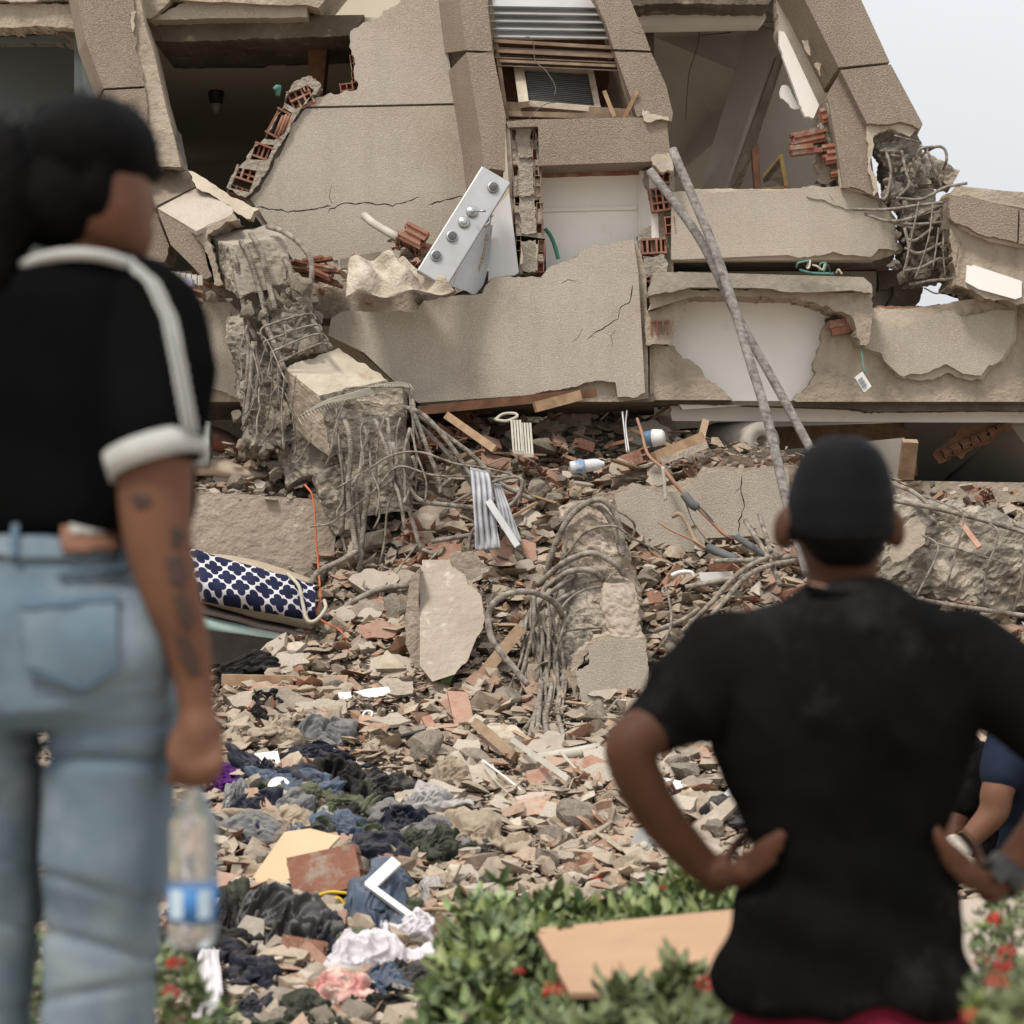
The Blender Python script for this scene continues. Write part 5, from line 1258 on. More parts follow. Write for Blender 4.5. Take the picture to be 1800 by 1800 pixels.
# navy cloth with white quatrefoil lattice
m_quat = fabric('navy_quatrefoil_cloth', (.024, .026, .062), (.015, .016, .040), dust=0)
def quatrefoil(m):
    t = m.node_tree; N = t.nodes; Lk = t.links.new
    b = N['Principled BSDF']; uv = N.new('ShaderNodeTexCoord'); s = N.new('ShaderNodeSeparateXYZ')
    mp = N.new('ShaderNodeMapping'); mp.inputs['Scale'].default_value = (5.4, 2.3, 1); mp.inputs['Rotation'].default_value = (0, 0, .18); Lk(uv.outputs['UV'], mp.inputs[0]); Lk(mp.outputs[0], s.inputs[0])
    def mth(op, a, v=None, w=None):
        x = N.new('ShaderNodeMath'); x.operation = op
        for i, q in enumerate((a, v, w)):
            if q is None: continue
            if isinstance(q, (int, float)): x.inputs[i].default_value = q
            else: Lk(q, x.inputs[i])
        return x.outputs[0]
    # four circles about each lattice point; line where the union's edge runs; offset lattice
    def dmin(ox, oy):
        fx = mth('ABSOLUTE', mth('SUBTRACT', mth('FRACT', mth('ADD', s.outputs['X'], ox)), .5)); fy = mth('ABSOLUTE', mth('SUBTRACT', mth('FRACT', mth('ADD', s.outputs['Y'], oy)), .5))
        def circ(cx, cy):
            a = mth('SUBTRACT', fx, cx); b_ = mth('SUBTRACT', fy, cy)
            return mth('SQRT', mth('ADD', mth('MULTIPLY', a, a), mth('MULTIPLY', b_, b_)))
        return mth('MINIMUM', circ(0, 0), mth('MINIMUM', circ(.22, 0), circ(0, .22)))
    d = mth('MINIMUM', dmin(0, 0), dmin(.5, .5))
    f = mth('GREATER_THAN', d, .172)
    src = b.inputs['Base Color'].links[0].from_socket
    x = N.new('ShaderNodeMix'); x.data_type = 'RGBA'; Lk(f, x.inputs['Factor']); Lk(src, x.inputs['A']); x.inputs['B'].default_value = (.55, .54, .55, 1)
    Lk(x.outputs['Result'], b.inputs['Base Color'])
quatrefoil(m_quat)
m_matt = fabric('beige_quilted_mattress', (.46, .38, .29), (.38, .31, .235), bump=.6, bscale=30)
m_tealf = fabric('pale_teal_fabric', (.22, .36, .32), (.42, .46, .42), scale=3, dust=.1)
m_taupe = fabric('taupe_fabric', (.27, .21, .18))

def pad(name, top, bot, D, dep, mat, parent=None, seed=0, n=28, rise=.03, dz=0.0):
    """soft slab seen edge-on: top and bottom polylines (px,py), depth dep behind D"""
    def samp(pl, t):
        x0, x1 = pl[0][0], pl[-1][0]; x = x0 + (x1 - x0) * t
        for i in range(len(pl) - 1):
            if pl[i][0] <= x <= pl[i + 1][0] + 1e-6:
                k = (x - pl[i][0]) / (pl[i + 1][0] - pl[i][0]); return x, pl[i][1] + (pl[i + 1][1] - pl[i][1]) * k
        return pl[-1]
    V = []; rings = 12
    for i in range(n + 1):
        t = i / n; xa, ya = samp(top, t); xb, yb = samp(bot, t)
        a, b = P(xa, ya, D), P(xb, yb, D); c = (a + b) / 2; h = (a - b).length / 2
        for k in range(rings):
            an = math.tau * k / rings
            sy = math.copysign(abs(math.cos(an)) ** .5, math.cos(an)); sz = math.copysign(abs(math.sin(an)) ** .6, math.sin(an))
            p = c + Vector((0, dep / 2 - sy * dep / 2, sz * h))
            p += Vector((0, 0, rise * (dep / 2 - sy * dep / 2) / dep)) + Vector((noise.noise(p * 5), noise.noise(p * 5 + Vector((9, 0, 0))), noise.noise(p * 6 + Vector((0, 9, seed))))) * .012
            V.append(p)
    F = [(i * rings + k, i * rings + (k + 1) % rings, (i + 1) * rings + (k + 1) % rings, (i + 1) * rings + k) for i in range(n) for k in range(rings)]
    F += [tuple(range(rings - 1, -1, -1)), tuple(n * rings + k for k in range(rings))]
    return fixn(mk(name, V, F, mat, parent, True))

o = pad('mattress', [(250, 1000), (345, 1022), (440, 1055), (550, 1092)], [(250, 1050), (345, 1062), (440, 1088), (550, 1115)], 11.75, .6, m_matt, seed=1); tag(o, 'beige quilted mattress crushed under the navy patterned cloth', 'mattress')
o = pad('mattress', [(250, 1056), (345, 1066), (440, 1092), (548, 1116)], [(250, 1072), (345, 1078), (440, 1104), (548, 1128)], 11.7, .6, m_taupe, seed=2); tag(o, 'thin taupe brown pad between the beige mattress and the teal sheet', 'mattress')
o = pad('folded_sheet', [(250, 1080), (350, 1082), (440, 1104), (495, 1114)], [(250, 1108), (350, 1114), (440, 1128), (495, 1136)], 11.66, .5, m_tealf, seed=3); tag(o, 'pale teal crumpled sheet sticking out beneath the mattresses', 'sheet')
o = pad('cushion', [(494, 1112), (545, 1120), (556, 1124)], [(494, 1133), (540, 1132), (556, 1128)], 11.7, .4, m_taupe, seed=5, n=12); tag(o, 'taupe pillow end beside the teal sheet', 'pillow')
o = cloth_patch('patterned_cloth', [(325, 985, 11.72), (345, 974, 11.75), (0, 0, 0), (0, 0, 0)][:0] or [(330, 964, 11.8), (556, 1030, 11.66), (556, 1092, 11.56), (330, 1052, 11.64)], m_quat, .05, 4, (60, 24), 3, thick=.06)
tag(o, 'navy blue cloth with white quatrefoil lattice draped over the mattress', 'blanket')
o = pad('rolled_blanket', [(330, 976), (400, 984), (520, 1016), (548, 1028)], [(330, 990), (400, 997), (520, 1030), (548, 1040)], 11.9, .2, m_matt, seed=6); tag(o, 'cream knitted blanket roll peeking out behind the navy patterned cloth', 'blanket')
o = slab('gap_shade_sheet', [(330, 1104, 11.66), (556, 1132, 11.66), (545, 1152, 11.55), (330, 1172, 11.5)], M('gap_shade_brown', (.025, .018, .014), (.015, .011, .009), bump=.1), .02); tag(o, 'added dark sheet standing for the shade in the gap beneath the mattresses', 'board')  # near-black sheet added here; its colour stands for the shade under the mattresses
# upper left under the beam: striped quilt, taupe pillows
m_stripe = fabric('red_brown_striped_cloth', (.22, .09, .07), (.14, .05, .045))
o = pad('folded_quilt', [(365, 752), (405, 772), (470, 815)], [(365, 795), (405, 800), (470, 826)], 12.7, .4, m_stripe, seed=7); tag(o, 'dark red plaid quilt squeezed under the small left wall panel', 'quilt')
o = pad('pillow', [(330, 800), (380, 808), (430, 822), (485, 838)], [(330, 838), (380, 840), (430, 842), (485, 845)], 12.45, .4, m_matt, seed=8); tag(o, 'flattened beige quilted pillow on the ledge above the left lower wall', 'pillow')
o = pad('folded_curtain', [(330, 742), (352, 742), (368, 746)], [(330, 826), (352, 824), (368, 822)], 12.4, .15, fabric('grey_striped_cloth', (.45, .45, .42), (.25, .26, .25)), seed=9, n=10); tag(o, 'pale grey striped curtain hanging folded behind the woman', 'curtain')
tube('electric_cord', [(536, 852, 12.1), (550, 875, 12.05), (555, 940, 12.0), (560, 1000, 11.95), (563, 1050, 11.7), (560, 1085, 11.6), (600, 1110, 11.5), (612, 1140, 11.45), (606, 1160, 11.4)], .006, M('orange_cord', (.55, .17, .08), bump=0, rough=.6), None)
tag(bpy.data.objects['electric_cord'], 'thin orange cord hanging down over the lower left wall and cloth', 'cord')
tube('cloth_strap', [(505, 1008, 11.6), (525, 1030, 11.5), (532, 1060, 11.45), (540, 1090, 11.42), (556, 1090, 11.42), (572, 1070, 11.45), (570, 1055, 11.5)], .010, fabric('cream_tape', (.5, .45, .36)), None)
tag(bpy.data.objects['cloth_strap'], 'cream cloth strap curled over the end of the navy patterned cloth', 'strap')

# pale panels, timber and household bits on the upper floor
prism('floor_edge', [(280, 500, 1), (420, 488, 1), (470, 500, 1), (580, 505, 1), (740, 500, 1), (800, 505, 1), (800, 560), (280, 560)], 12.62, m_dusty, .5, parent=BP, amp=5, jag=.03, seed=260)
def litter(n, reg, D, dep, kinds, lo, hi, seed, lab, slope=0.0):
    rnd = random.Random(seed)
    for i in range(n):
        px, py = rnd.uniform(reg[0], reg[2]), rnd.uniform(reg[1], reg[3])
        t = (py - reg[1]) / (reg[3] - reg[1])
        kd = rnd.choice(kinds); me = rnd.choice(POOL[kd])
        o = bpy.data.objects.new(kd, me); C.objects.link(o); s = lo + (hi - lo) * rnd.random() ** 1.6
        if kd == 'wood_splinter': s *= 2.2
        o.location = P(px, py, D + dep * (1 - t)); o.scale = (s, s, s)
        o.rotation_euler = (rnd.gauss(0, .5), rnd.gauss(0, .4), rnd.uniform(0, 6.28))
        nm = {'concrete_chunk': 'chunk', 'clay_fragment': 'broken clay brick piece', 'plaster_shard': 'plaster shard', 'wood_splinter': 'splintered lath'}[kd]
        tag(o, 'dusty %s %s' % (nm, lab), LAB[kd][1], nm + 's ' + lab)
ALLK = ['concrete_chunk', 'clay_fragment', 'plaster_shard', 'clay_fragment', 'wood_splinter']
litter(60, (520, 455, 780, 526), 12.62, .4, ALLK, .05, .16, 31, 'on the upper floor left of the shower panel')
litter(46, (290, 480, 470, 530), 12.3, .4, ALLK, .04, .12, 32, 'on the ledge above the small left wall panel')
litter(40, (400, 690, 600, 860), 12.25, .3, ['concrete_chunk', 'plaster_shard', 'concrete_chunk'], .06, .17, 33, 'around the foot of the caged column')
litter(36, (340, 846, 560, 880), 12.15, .25, ['concrete_chunk', 'plaster_shard', 'plaster_shard'], .05, .13, 34, 'on top of the lower left wall')
litter(70, (740, 712, 1200, 830), 12.3, .8, ALLK, .07, .2, 35, 'heaped under the centre wall panel')
litter(60, (700, 830, 1060, 1000), 11.95, .3, ALLK, .08, .22, 36, 'between the column stub and the middle stump')
litter(50, (1130, 985, 1400, 1120), 11.5, .4, ALLK, .06, .2, 37, 'below the cracked lower right wall')
litter(30, (1180, 800, 1390, 835), 12.1, .3, ['clay_fragment', 'concrete_chunk', 'plaster_shard'], .04, .1, 38, 'along the top of the cracked lower right wall')
litter(50, (1570, 850, 1800, 930), 11.9, .4, ['concrete_chunk', 'clay_fragment', 'plaster_shard'], .05, .14, 39, 'on top of the rough fallen beam')
litter(40, (1580, 1060, 1800, 1180), 11.1, .3, ALLK, .07, .2, 40, 'in front of the rough fallen beam')
litter(26, (1440, 375, 1560, 350), 12.7, .3, ['plaster_shard'], .02, .04, 41, 'on the cracked beam top') if 0 else None

def vec(px, py, D): return P(px, py, D)
# shower panel
SPn = thing('shower_panel', 'long silver shower panel with five round jets leaning diagonally against the wall', 'shower panel', P(745, 490, 12.3))
a, b = P(758, 492, 12.25), P(872, 308, 12.45)
axd = (b - a).normalized(); sdv = Vector((axd.z, 0, -axd.x)).normalized(); nrm = axd.cross(sdv).normalized()
if nrm.y > 0: nrm = -nrm
mb = MB(); mb.box((a + b) / 2, axd * ((b - a).length / 2), sdv * .098, nrm * .02); o = mb.build('panel_body', m_alu, SPn)
bv = o.modifiers.new('bevel', 'BEVEL'); bv.width = .008; bv.segments = 3
def disc(name, c, n, r, h, mat, parent, prof=None, ns=20):
    n = n.normalized(); u = n.orthogonal().normalized(); w = n.cross(u)
    prof = prof or [(0, 0), (r, 0), (r, h * .7), (r * .85, h), (0, h)]
    V = []; F = []
    for (rr, hh) in prof:
        for k in range(ns): V.append(c + u * math.cos(k * math.tau / ns) * rr + w * math.sin(k * math.tau / ns) * rr + n * hh)
    for i in range(len(prof) - 1):
        for k in range(ns): F.append((i * ns + k, i * ns + (k + 1) % ns, (i + 1) * ns + (k + 1) % ns, (i + 1) * ns + k))
    return fixn(mk(name, V, F, mat, parent, True))
m_jet = M('jet_rubber', (.12, .12, .12), (.07, .07, .07), 60, rough=.5, bump=.5, bscale=120, bdist=.004)
for i, (x, y) in enumerate(((869, 323), (830, 372), (815, 393), (793, 421), (764, 459))):
    t = (P(x, y, 12.35) - a).dot(axd) / (b - a).length
    c = a.lerp(b, t) + nrm * .02 + sdv * (P(x, y, 12.35) - a).dot(sdv)
    j = disc('jet', c, nrm, .034, .016, m_steel if i in (1, 2) else m_alu, SPn)
    disc('nozzle', c + nrm * .016, nrm, .026 if i not in (1, 2) else .018, .006, m_jet if i not in (1, 2) else m_steel, j)
t0 = P(830, 372, 12.3); tube('lever', [t0, P(838, 371, 12.24), P(854, 371, 12.22)], .006, m_steel, SPn, 2)
# marble slabs behind it
m_marble = M('white_marble', (.62, .61, .60), (.54, .53, .52), 2, rough=.35, bump=.03, spec=.4, stain=((.12, .11, .10), 2.6, .62, .66))
mt = prism('marble_slab', [(895, 340), (912, 478), (905, 484, 1), (870, 488, 1), (858, 495), (862, 400), (866, 370)], 12.62, m_marble, .03, amp=2, seed=270); tag(mt, 'narrow white marble slab standing right of the shower panel', 'marble slab')
mt = prism('marble_slab', [(866, 395), (858, 470), (850, 500, 1), (835, 518, 1), (800, 505), (765, 495), (810, 430), (845, 405)], 12.56, M('shade_grey_marble', (.36, .375, .385), (.28, .29, .30), 3, rough=.4, bump=.03), .03, amp=2, seed=271,  # grey base colour holds the shade on the front of this slab
           holes=[crack([(857, 412), (852, 440), (846, 462), (842, 480)], 6, 31), crack([(808, 440), (803, 470), (797, 500)], 2.5, 32)]); tag(mt, 'cracked white marble slab, painted grey for its shaded face, leaning behind the shower panel', 'marble slab')
tube('flexible_hose', [(865, 380, 12.4), (858, 376, 12.38), (860, 390, 12.38), (845, 400, 12.36), (835, 405, 12.36)], .010, m_steel, None); tag(bpy.data.objects['flexible_hose'], 'short silver flexible hose coming out behind the shower panel', 'hose')
tube('plumbing_pipe', [(640, 379, 12.7), (660, 395, 12.6), (700, 418, 12.45)], .024, m_pipe, None, 3, 12); tag(bpy.data.objects['plumbing_pipe'], 'grey plastic drain pipe poking out of the wall crack left of the shower panel', 'pipe')
o = ribbed_brick('brick', 727, 415, 12.4, 46, 34, -28, 6, None, 12, m_clayd, .12); tag(o, 'ribbed pink clay brick beside the end of the grey drain pipe', 'brick')
litter(14, (690, 410, 760, 470), 12.4, .1, ['clay_fragment', 'concrete_chunk'], .06, .16, 42, 'between the drain pipe and the shower panel')
slab('cardboard_sheet', [(598, 455, 12.5), (670, 442, 12.6), (668, 470, 12.5), (600, 472, 12.45)], m_soffit, .01, None); tag(bpy.data.objects['cardboard_sheet'], 'dark flat sheet wedged above the crumpled paper', 'sheet')
o = cloth_patch('paper_sheet', [(613, 464, 12.4), (700, 462, 12.45), (800, 512, 12.2), (608, 522, 12.15)], M('crumpled_paper', (.52, .46, .375), (.38, .32, .25), 9, rough=.7, bump=.9, bscale=10, bdist=.05), .13, 19, (60, 26), 2, thick=.04, sag=.05)
tag(o, 'crumpled translucent cream paper sheet below the shower panel', 'paper')
o = prism('plaster_board', [(668, 448, 1), (700, 470), (728, 488), (726, 500, 1), (700, 498, 1), (672, 480)], 12.42, M('pinkish_board', (.55, .40, .30), (.48, .34, .25), 8), .02, amp=3, seed=272); tag(o, 'pinkish broken board standing behind the crumpled paper', 'board')
for i in range(9):
    rnd = random.Random(i + 500); x, y = 525 + rnd.uniform(0, 60), 450 + rnd.uniform(0, 45)
    o = ribbed_brick('brick', x, y, 12.5 - i * .02, rnd.uniform(36, 70), 9, rnd.uniform(-30, 20), 2, None, i, m_darkwood if i % 2 else m_clay, .12); tag(o, 'thin clay plate in the loose stack right of the bent bars', 'brick plate', 'clay plates stacked on the upper floor')
# left ledge bits: lilac box, orange cloth
mb = MB(); mb.box(P(306, 495, 12.15), (.11, 0, -.01), (0, .05, 0), (0, 0, .022)); o = mb.build('plastic_box', M('lilac_plastic', (.45, .42, .56), bump=0, rough=.4)); tag(o, 'flat lilac plastic box on the ledge behind the woman', 'box')
mb = MB()
for k in range(7): mb.box(P(292 + k * 10, 484 + k * 1.5, 12.22), (.014, 0, 0), (0, .01, 0), (0, 0, .028))
o = mb.build('wire_rack', m_pipe); tag(o, 'row of pale grey slats on the ledge behind the woman', 'rack')

def drum(name, c, axis, R, L, mat, lab, cat, hole=.35, hmat=None):
    n = axis.normalized()
    return tag(disc(name, c, n, R, L, mat, None, [(R * hole, L * .3), (R * hole, L), (R * .97, L), (R, L * .97), (R, 0), (0, 0), (0, L * .3)], 36), lab, cat)
o = drum('fabric_roll', P(1262, 778, 13.2), Vector((.5, -1, -.03)), .125, .5, M('cream_roll', (.52, .48, .42), (.42, .38, .33), 8, bump=.2), 'large cream roll lying on its side in the dark gap right of centre', 'roll')
for i, ((x0, y0, d0), (x1, y1, d1), wd, m_, lb) in enumerate([
    ((735, 722, 12.3), (1048, 690, 12.45), .026, m_darkwood, 'long dark reddish timber wedged under the centre wall panel'),
    ((940, 716, 12.3), (1020, 695, 12.4), .03, m_wood, 'short orange brown timber sticking out under the centre wall panel'),
    ((785, 730, 12.15), (870, 790, 11.95), .022, m_wood, 'angled door trim lying left of the two plastic forks of slats'),
    ((1150, 805, 12.0), (1235, 770, 12.2), .035, m_wood, 'broad broken plank pointing up to the cream roll'),
    ((1160, 812, 12.0), (1242, 782, 12.15), .02, m_dusty, 'thin beam under the broad broken plank near the cream roll'),
    ((1230, 780, 12.3), (1240, 740, 12.5), .02, m_wood, 'short upright stick left of the cream roll'),
    ((815, 1225, 10.9), (915, 1105, 11.15), .03, m_wood, 'diagonal timber lath left of the hanging rebar bundle'),
    ((1600, 775, 12.6), (1592, 840, 12.7), .045, m_wood, 'splintered door post hanging in the dark lower right room'),
    ((1605, 778, 12.62), (1606, 835, 12.7), .02, m_darkwood, 'dark reddish strip on the hanging splintered door post'),
    ((390, 1195, 10.9), (520, 1197, 10.9), .028, m_wood, 'short square timber lying under the black cloth on the left'),
    ((1690, 920, 11.3), (1722, 962, 11.2), .014, m_clayd, 'thin pinkish stick on the face of the rough fallen beam'),
    ((1000, 1370, 9.3), (900, 1300, 9.8), .012, m_pipe, 'thin pale rod lying left of the round pipe'),
    ((835, 1270, 10.2), (905, 1330, 9.8), .022, m_wood, 'edge board lying below the hanging rebar bundle')]):
    mb = MB(); bar(mb, (x0, y0, d0), (x1, y1, d1), wd, 0, wd * .6)
    o = mb.build('timber', m_); tag(o, lb, 'timber')
# ================================================================ belongings lying on the heap
def plane_on(px, py, k=.8, lift=0.02):
    c = on_heap(px, py); n = heap_n(c.x, c.y, .15)
    n = (n + (cam.location - c).normalized() * k).normalized()
    return c + n * lift, n
def ray_plane(px, py, c, n):
    d = P(px, py, 1) - cam.location
    t = (c - cam.location).dot(n) / d.dot(n)
    return cam.location + d * t
def lay(name, pts, mat, thick=.02, k=.8, lift=.03, amp=2, step=8, seed=0, lab=None, cat=None, grp=None, parent=None, sidemat=None):
    """flat piece lying on the heap whose outline is read from the photo; its plane follows the slope"""
    cx = sum(p[0] for p in pts) / len(pts); cy = sum(p[1] for p in pts) / len(pts)
    c, n = plane_on(cx, cy, k, lift)
    pl, fl = roughen(pts, amp, step, seed)
    top = [ray_plane(x, y, c, n) for x, y in pl]
    bot = [v - n * thick for v in top]
    m = len(pl)
    tri = tessellate_polygon([[Vector((x, -y, 0)) for x, y in pl]])
    F = [tuple(t) for t in tri] + [tuple(i + m for i in t[::-1]) for t in tri] + [(i, i + m, (i + 1) % m + m, (i + 1) % m) for i in range(m)]
    mi = [0] * (2 * len(tri)) + [1 if sidemat else 0] * m
    o = fixn(mk(name, top + bot, F, [mat, sidemat] if sidemat else mat, parent, midx=mi))
    if lab: tag(o, lab, cat, grp)
    return o

def garment(px, py, w, h, mat, lab, cat='clothing', seed=0, k=.9, hump=.30, rot=0, name='garment', fold=1.0, n=(64, 48), parent=None, lift=0.0, sleeves=0):
    """crumpled cloth lump, w x h in pixels"""
    c, nn = plane_on(px, py, k, lift)
    s = c.y / FPX
    u = Vector((1, 0, 0)); u = (u - nn * u.dot(nn)).normalized(); v = nn.cross(u).normalized()
    vz = abs(v.z)
    a = math.radians(rot)
    U = u * math.cos(a) + v * math.sin(a); Vv = v * math.cos(a) - u * math.sin(a)
    W_ = w * s / 2; H_ = h * s / 2 / max(.5, vz if abs(rot) < 45 else 1)
    o = Vector((seed * 5.7, seed * 2.3, seed))
    nu, nv = n; V = []
    hm = hump * min(W_, H_) * 2
    for j in range(nv + 1):
        r = j / nv
        for i in range(nu):
            an = math.tau * i / nu
            ca, sa = math.cos(an), math.sin(an)
            rim = 1 + .55 * noise.noise(Vector((ca * 1.3, sa * 1.3, 0)) + o) + .16 * noise.noise(Vector((ca * 4, sa * 4, 3)) + o)
            x, y = ca * r * rim, sa * r * rim
            q = Vector((x * 1.6, y * 1.6, 0)) + o
            wx = noise.noise(q) * 1.2; wy = noise.noise(q + Vector((7, 3, 1))) * 1.2
            f1 = 1 - abs(noise.noise(Vector((x * 2.6 + wx, y * .9 + wy, 0)) + o)) * 2.4
            f2 = 1 - abs(noise.noise(Vector((x * 1.1 - wy, y * 4.2 + wx * 2, 5)) + o)) * 2.2
            base = math.sqrt(max(0, 1 - r ** 2.2)) * (.75 + .5 * noise.noise(Vector((x * 1.7, y * 1.7, 9)) + o))
            z = hm * (base + fold * (.42 * f1 + .20 * f2 - .3) * min(1, (1 - r) * 4 + .25)) - .02 * (r ** 6)
            V.append(c + U * (x * W_) + Vv * (y * H_) + nn * z)
    F = []
    for j in range(nv):
        for i in range(nu):
            F.append((j * nu + i, j * nu + (i + 1) % nu, (j + 1) * nu + (i + 1) % nu, (j + 1) * nu + i))
    F = F[nu:]      # drop the degenerate innermost ring and close it with a fan
    F.append(tuple(nu + i for i in range(nu)))
    ob = fixn(mk(name, V, F, mat, parent, True))
    tag(ob, lab, cat)
    if sleeves:
        rq_ = random.Random(seed * 5 + 1); rad = min(W_, H_)
        for q in range(sleeves):
            a0 = rq_.uniform(0, 6.28); p = c + nn * hm * .5; path = []
            for j in range(5):
                a0 += rq_.uniform(-.6, .6); path.append(p.copy()); st = (U * math.cos(a0) * W_ + Vv * math.sin(a0) * H_) * .42
                p = p + st; hz = float(Hz(p.x, p.y)[0]); p.z = max(p.z - .03, hz + .035)
            pth = catmull(path, 6); rr = [(max(.018, min(.05, rad * .26)) * (1.25 + .35 * math.sin(i * .9 + seed)), max(.012, rad * .10) * (1 + .3 * math.cos(i * 1.7 + seed))) for i in range(len(pth))]
            V2, F2, _ = tube_geo(pth, rr, 14)
            V2 = [v + Vector((noise.noise(v * 22), noise.noise(v * 22 + Vector((5, 0, 0))), noise.noise(v * 22 + Vector((0, 5, 0))))) * .022 for v in V2]
            fixn(mk('sleeve', V2, F2, mat, ob, True))
    return ob

fb = fabric
f_black = fb('black_cotton', (.018, .017, .017), (.010, .010, .010), dust=.06)
f_char = fb('charcoal_cotton', (.045, .043, .045), dust=.12)
f_grey = fb('mid_grey_jersey', (.17, .165, .17), dust=.2)
f_lgrey = fb('pale_grey_cotton', (.40, .38, .37), dust=.2)
f_olive = fb('olive_cotton', (.085, .095, .06), dust=.12)
f_dgreen = fb('dark_green_cotton', (.030, .036, .026), dust=.1)
f_tan = fb('tan_cotton', (.34, .27, .20), dust=.2)
f_navy = fb('dark_navy_cotton', (.020, .023, .038), dust=.1)
f_purple = fb('purple_cotton', (.085, .018, .14), dust=.03)
f_blue = fb('royal_blue_cotton', (.012, .025, .11), dust=.05)
f_white = fb('white_cotton', (.62, .58, .60), (.48, .45, .47), dust=.1)
f_denim = fb('blue_denim', (.085, .115, .165), (.04, .055, .085), scale=6, dust=.12)
f_floral = fb('floral_cotton', (.60, .50, .42), (.50, .18, .17), scale=16, dust=.05)
m_bag = M('charcoal_bin_bag', (.055, .055, .055), (.035, .035, .035), 4, rough=.42, bump=.3, bscale=18, bdist=.02, spec=.4, dust=.12)
m_clear = M('smoky_plastic_bag', (.22, .22, .22), (.14, .14, .14), 6, rough=.25, bump=.4, bscale=16, bdist=.02, spec=.5)
G = [(430, 1188, 110, 38, f_black, 'black crumpled cloth lying above the square timber on the left'),
     (470, 1240, 46, 34, f_black, 'small black cloth scrap left of the large flat concrete piece'), (458, 1262, 26, 30, f_black, 'black rag tail hanging below the small black cloth scrap'),
     (576, 1300, 76, 66, f_grey, 'grey jogging trousers bundled in the middle of the heap'), (492, 1300, 62, 48, f_tan, 'beige cloth cap shaped bundle left of the grey trousers'),
     (556, 1335, 100, 30, f_navy, 'dark blue grey garment squeezed under the grey trousers'), (462, 1365, 66, 40, f_navy, 'dark navy crumpled garment above the pale plywood'),
     (510, 1388, 56, 40, f_char, 'charcoal garment right of the white plate'), (396, 1384, 62, 50, f_purple, 'bright purple garment beside the woman holding the bottle'),
     (457, 1476, 54, 36, f_blue, 'royal blue rag under the upright clay brick piece'), (588, 1388, 96, 66, f_black, 'black garment at the top left of the clothes pile'),
     (668, 1396, 100, 56, f_char, 'faded black garment arching over the olive shirts'), (545, 1430, 62, 70, f_olive, 'olive green shirt bulging on the left of the clothes pile'),
     (640, 1405, 52, 34, f_olive, 'small olive knotted shirt on top of the clothes pile'), (632, 1452, 36, 96, f_olive, 'olive green sleeve twisting down the clothes pile'),
     (594, 1432, 42, 58, f_char, 'dark grey top between the two olive shirts'), (566, 1452, 34, 36, f_lgrey, 'mauve grey vest under the olive shirt'),
     (640, 1488, 110, 46, f_olive, 'flattened olive cloth under the denim sleeve'), (596, 1480, 84, 44, f_denim, 'faded blue denim leg curling over the pale plywood'), (520, 1522, 70, 34, f_denim, 'denim trouser end lying on the plywood edge'),
     (700, 1462, 84, 54, f_navy, 'dark blue tee with faded print right of the olive sleeve'), (772, 1504, 62, 74, f_dgreen, 'dark green bundled jacket left of the hedge'),
     (832, 1486, 104, 84, f_tan, 'tan cloth spread behind the hedge'), (748, 1420, 80, 52, f_lgrey, 'pale grey twisted shirt lying on the rubble'), (552, 1545, 60, 60, f_dgreen, 'dark green cloth left of the big hollow brick'),
     (652, 1625, 88, 140, f_denim, 'blue jeans hanging under the white bracket'), (700, 1560, 46, 40, f_denim, 'denim leg crumpled behind the white bracket'),
     (616, 1532, 66, 20, f_black, 'thin black strap garment across the big hollow brick'), (640, 1708, 124, 92, f_white, 'white buttoned shirt heaped at the foot of the pile'),
     (600, 1752, 74, 50, f_floral, 'floral white and pink blouse in front of the white shirt'), (706, 1726, 46, 40, f_black, 'black pouch with small emblem beside the white shirt'),
     (690, 1786, 90, 34, f_black, 'black cap lying at the bottom edge of the heap'), (855, 1502, 46, 26, f_char, 'small charcoal rag at the top edge of the hedge'), (300, 1700, 90, 90, f_black, 'black cloth in the shade behind the bottle'),
     (395, 1640, 40, 80, f_black, 'black garment left of the grey board'), (730, 1650, 60, 50, f_white, 'white cloth scrap tucked under the bracket arm'), (756, 1575, 40, 40, f_lgrey, 'grey blue rag beside the rough stone near the hedge'), (735, 1750, 70, 60, f_char, 'dark tangled cloth with cords left of the hedge trunk'),
     (1290, 1440, 90, 50, f_char, 'dark grey cloth behind the man at his left elbow')]
for i, (x, y, w, h, m_, lb) in enumerate(G):
    garment(x, y, w * 1.22, h * 1.2, m_, lb, seed=i + 1, hump=.30 if m_ is not f_tan else .2, rot=random.Random(i).uniform(-35, 35), lift=.03, sleeves=(0 if w < 56 else 1 + i % 2))
rq = random.Random(808)
XG = [(f_olive, 'olive'), (f_char, 'charcoal'), (f_black, 'black'), (f_navy, 'dark navy'), (f_grey, 'grey'), (f_denim, 'denim'), (f_dgreen, 'dark green'), (f_tan, 'tan')]
for i in range(38):
    x, y = [(rq.uniform(500, 800), rq.uniform(1370, 1530)), (rq.uniform(330, 760), rq.uniform(1560, 1800)), (rq.uniform(420, 560), rq.uniform(1350, 1480))][i % 3]
    m_, cn_ = rq.choice(XG)
    garment(x, y, rq.uniform(60, 130), rq.uniform(30, 66), m_, '%s crumpled garment half buried in the clothes pile, %s' % (cn_, 'near the dark green jacket' if x > 640 and y < 1540 else 'beside the plywood sheet' if y < 1540 else 'near the bin bag'), seed=300 + i, hump=.26, rot=rq.uniform(-50, 50), lift=.045, n=(48, 30), sleeves=1 + i % 2)['group'] = '%s garments %s' % (cn_, 'near the jacket' if x > 640 and y < 1540 else 'beside the plywood' if y < 1540 else 'near the bin bag')
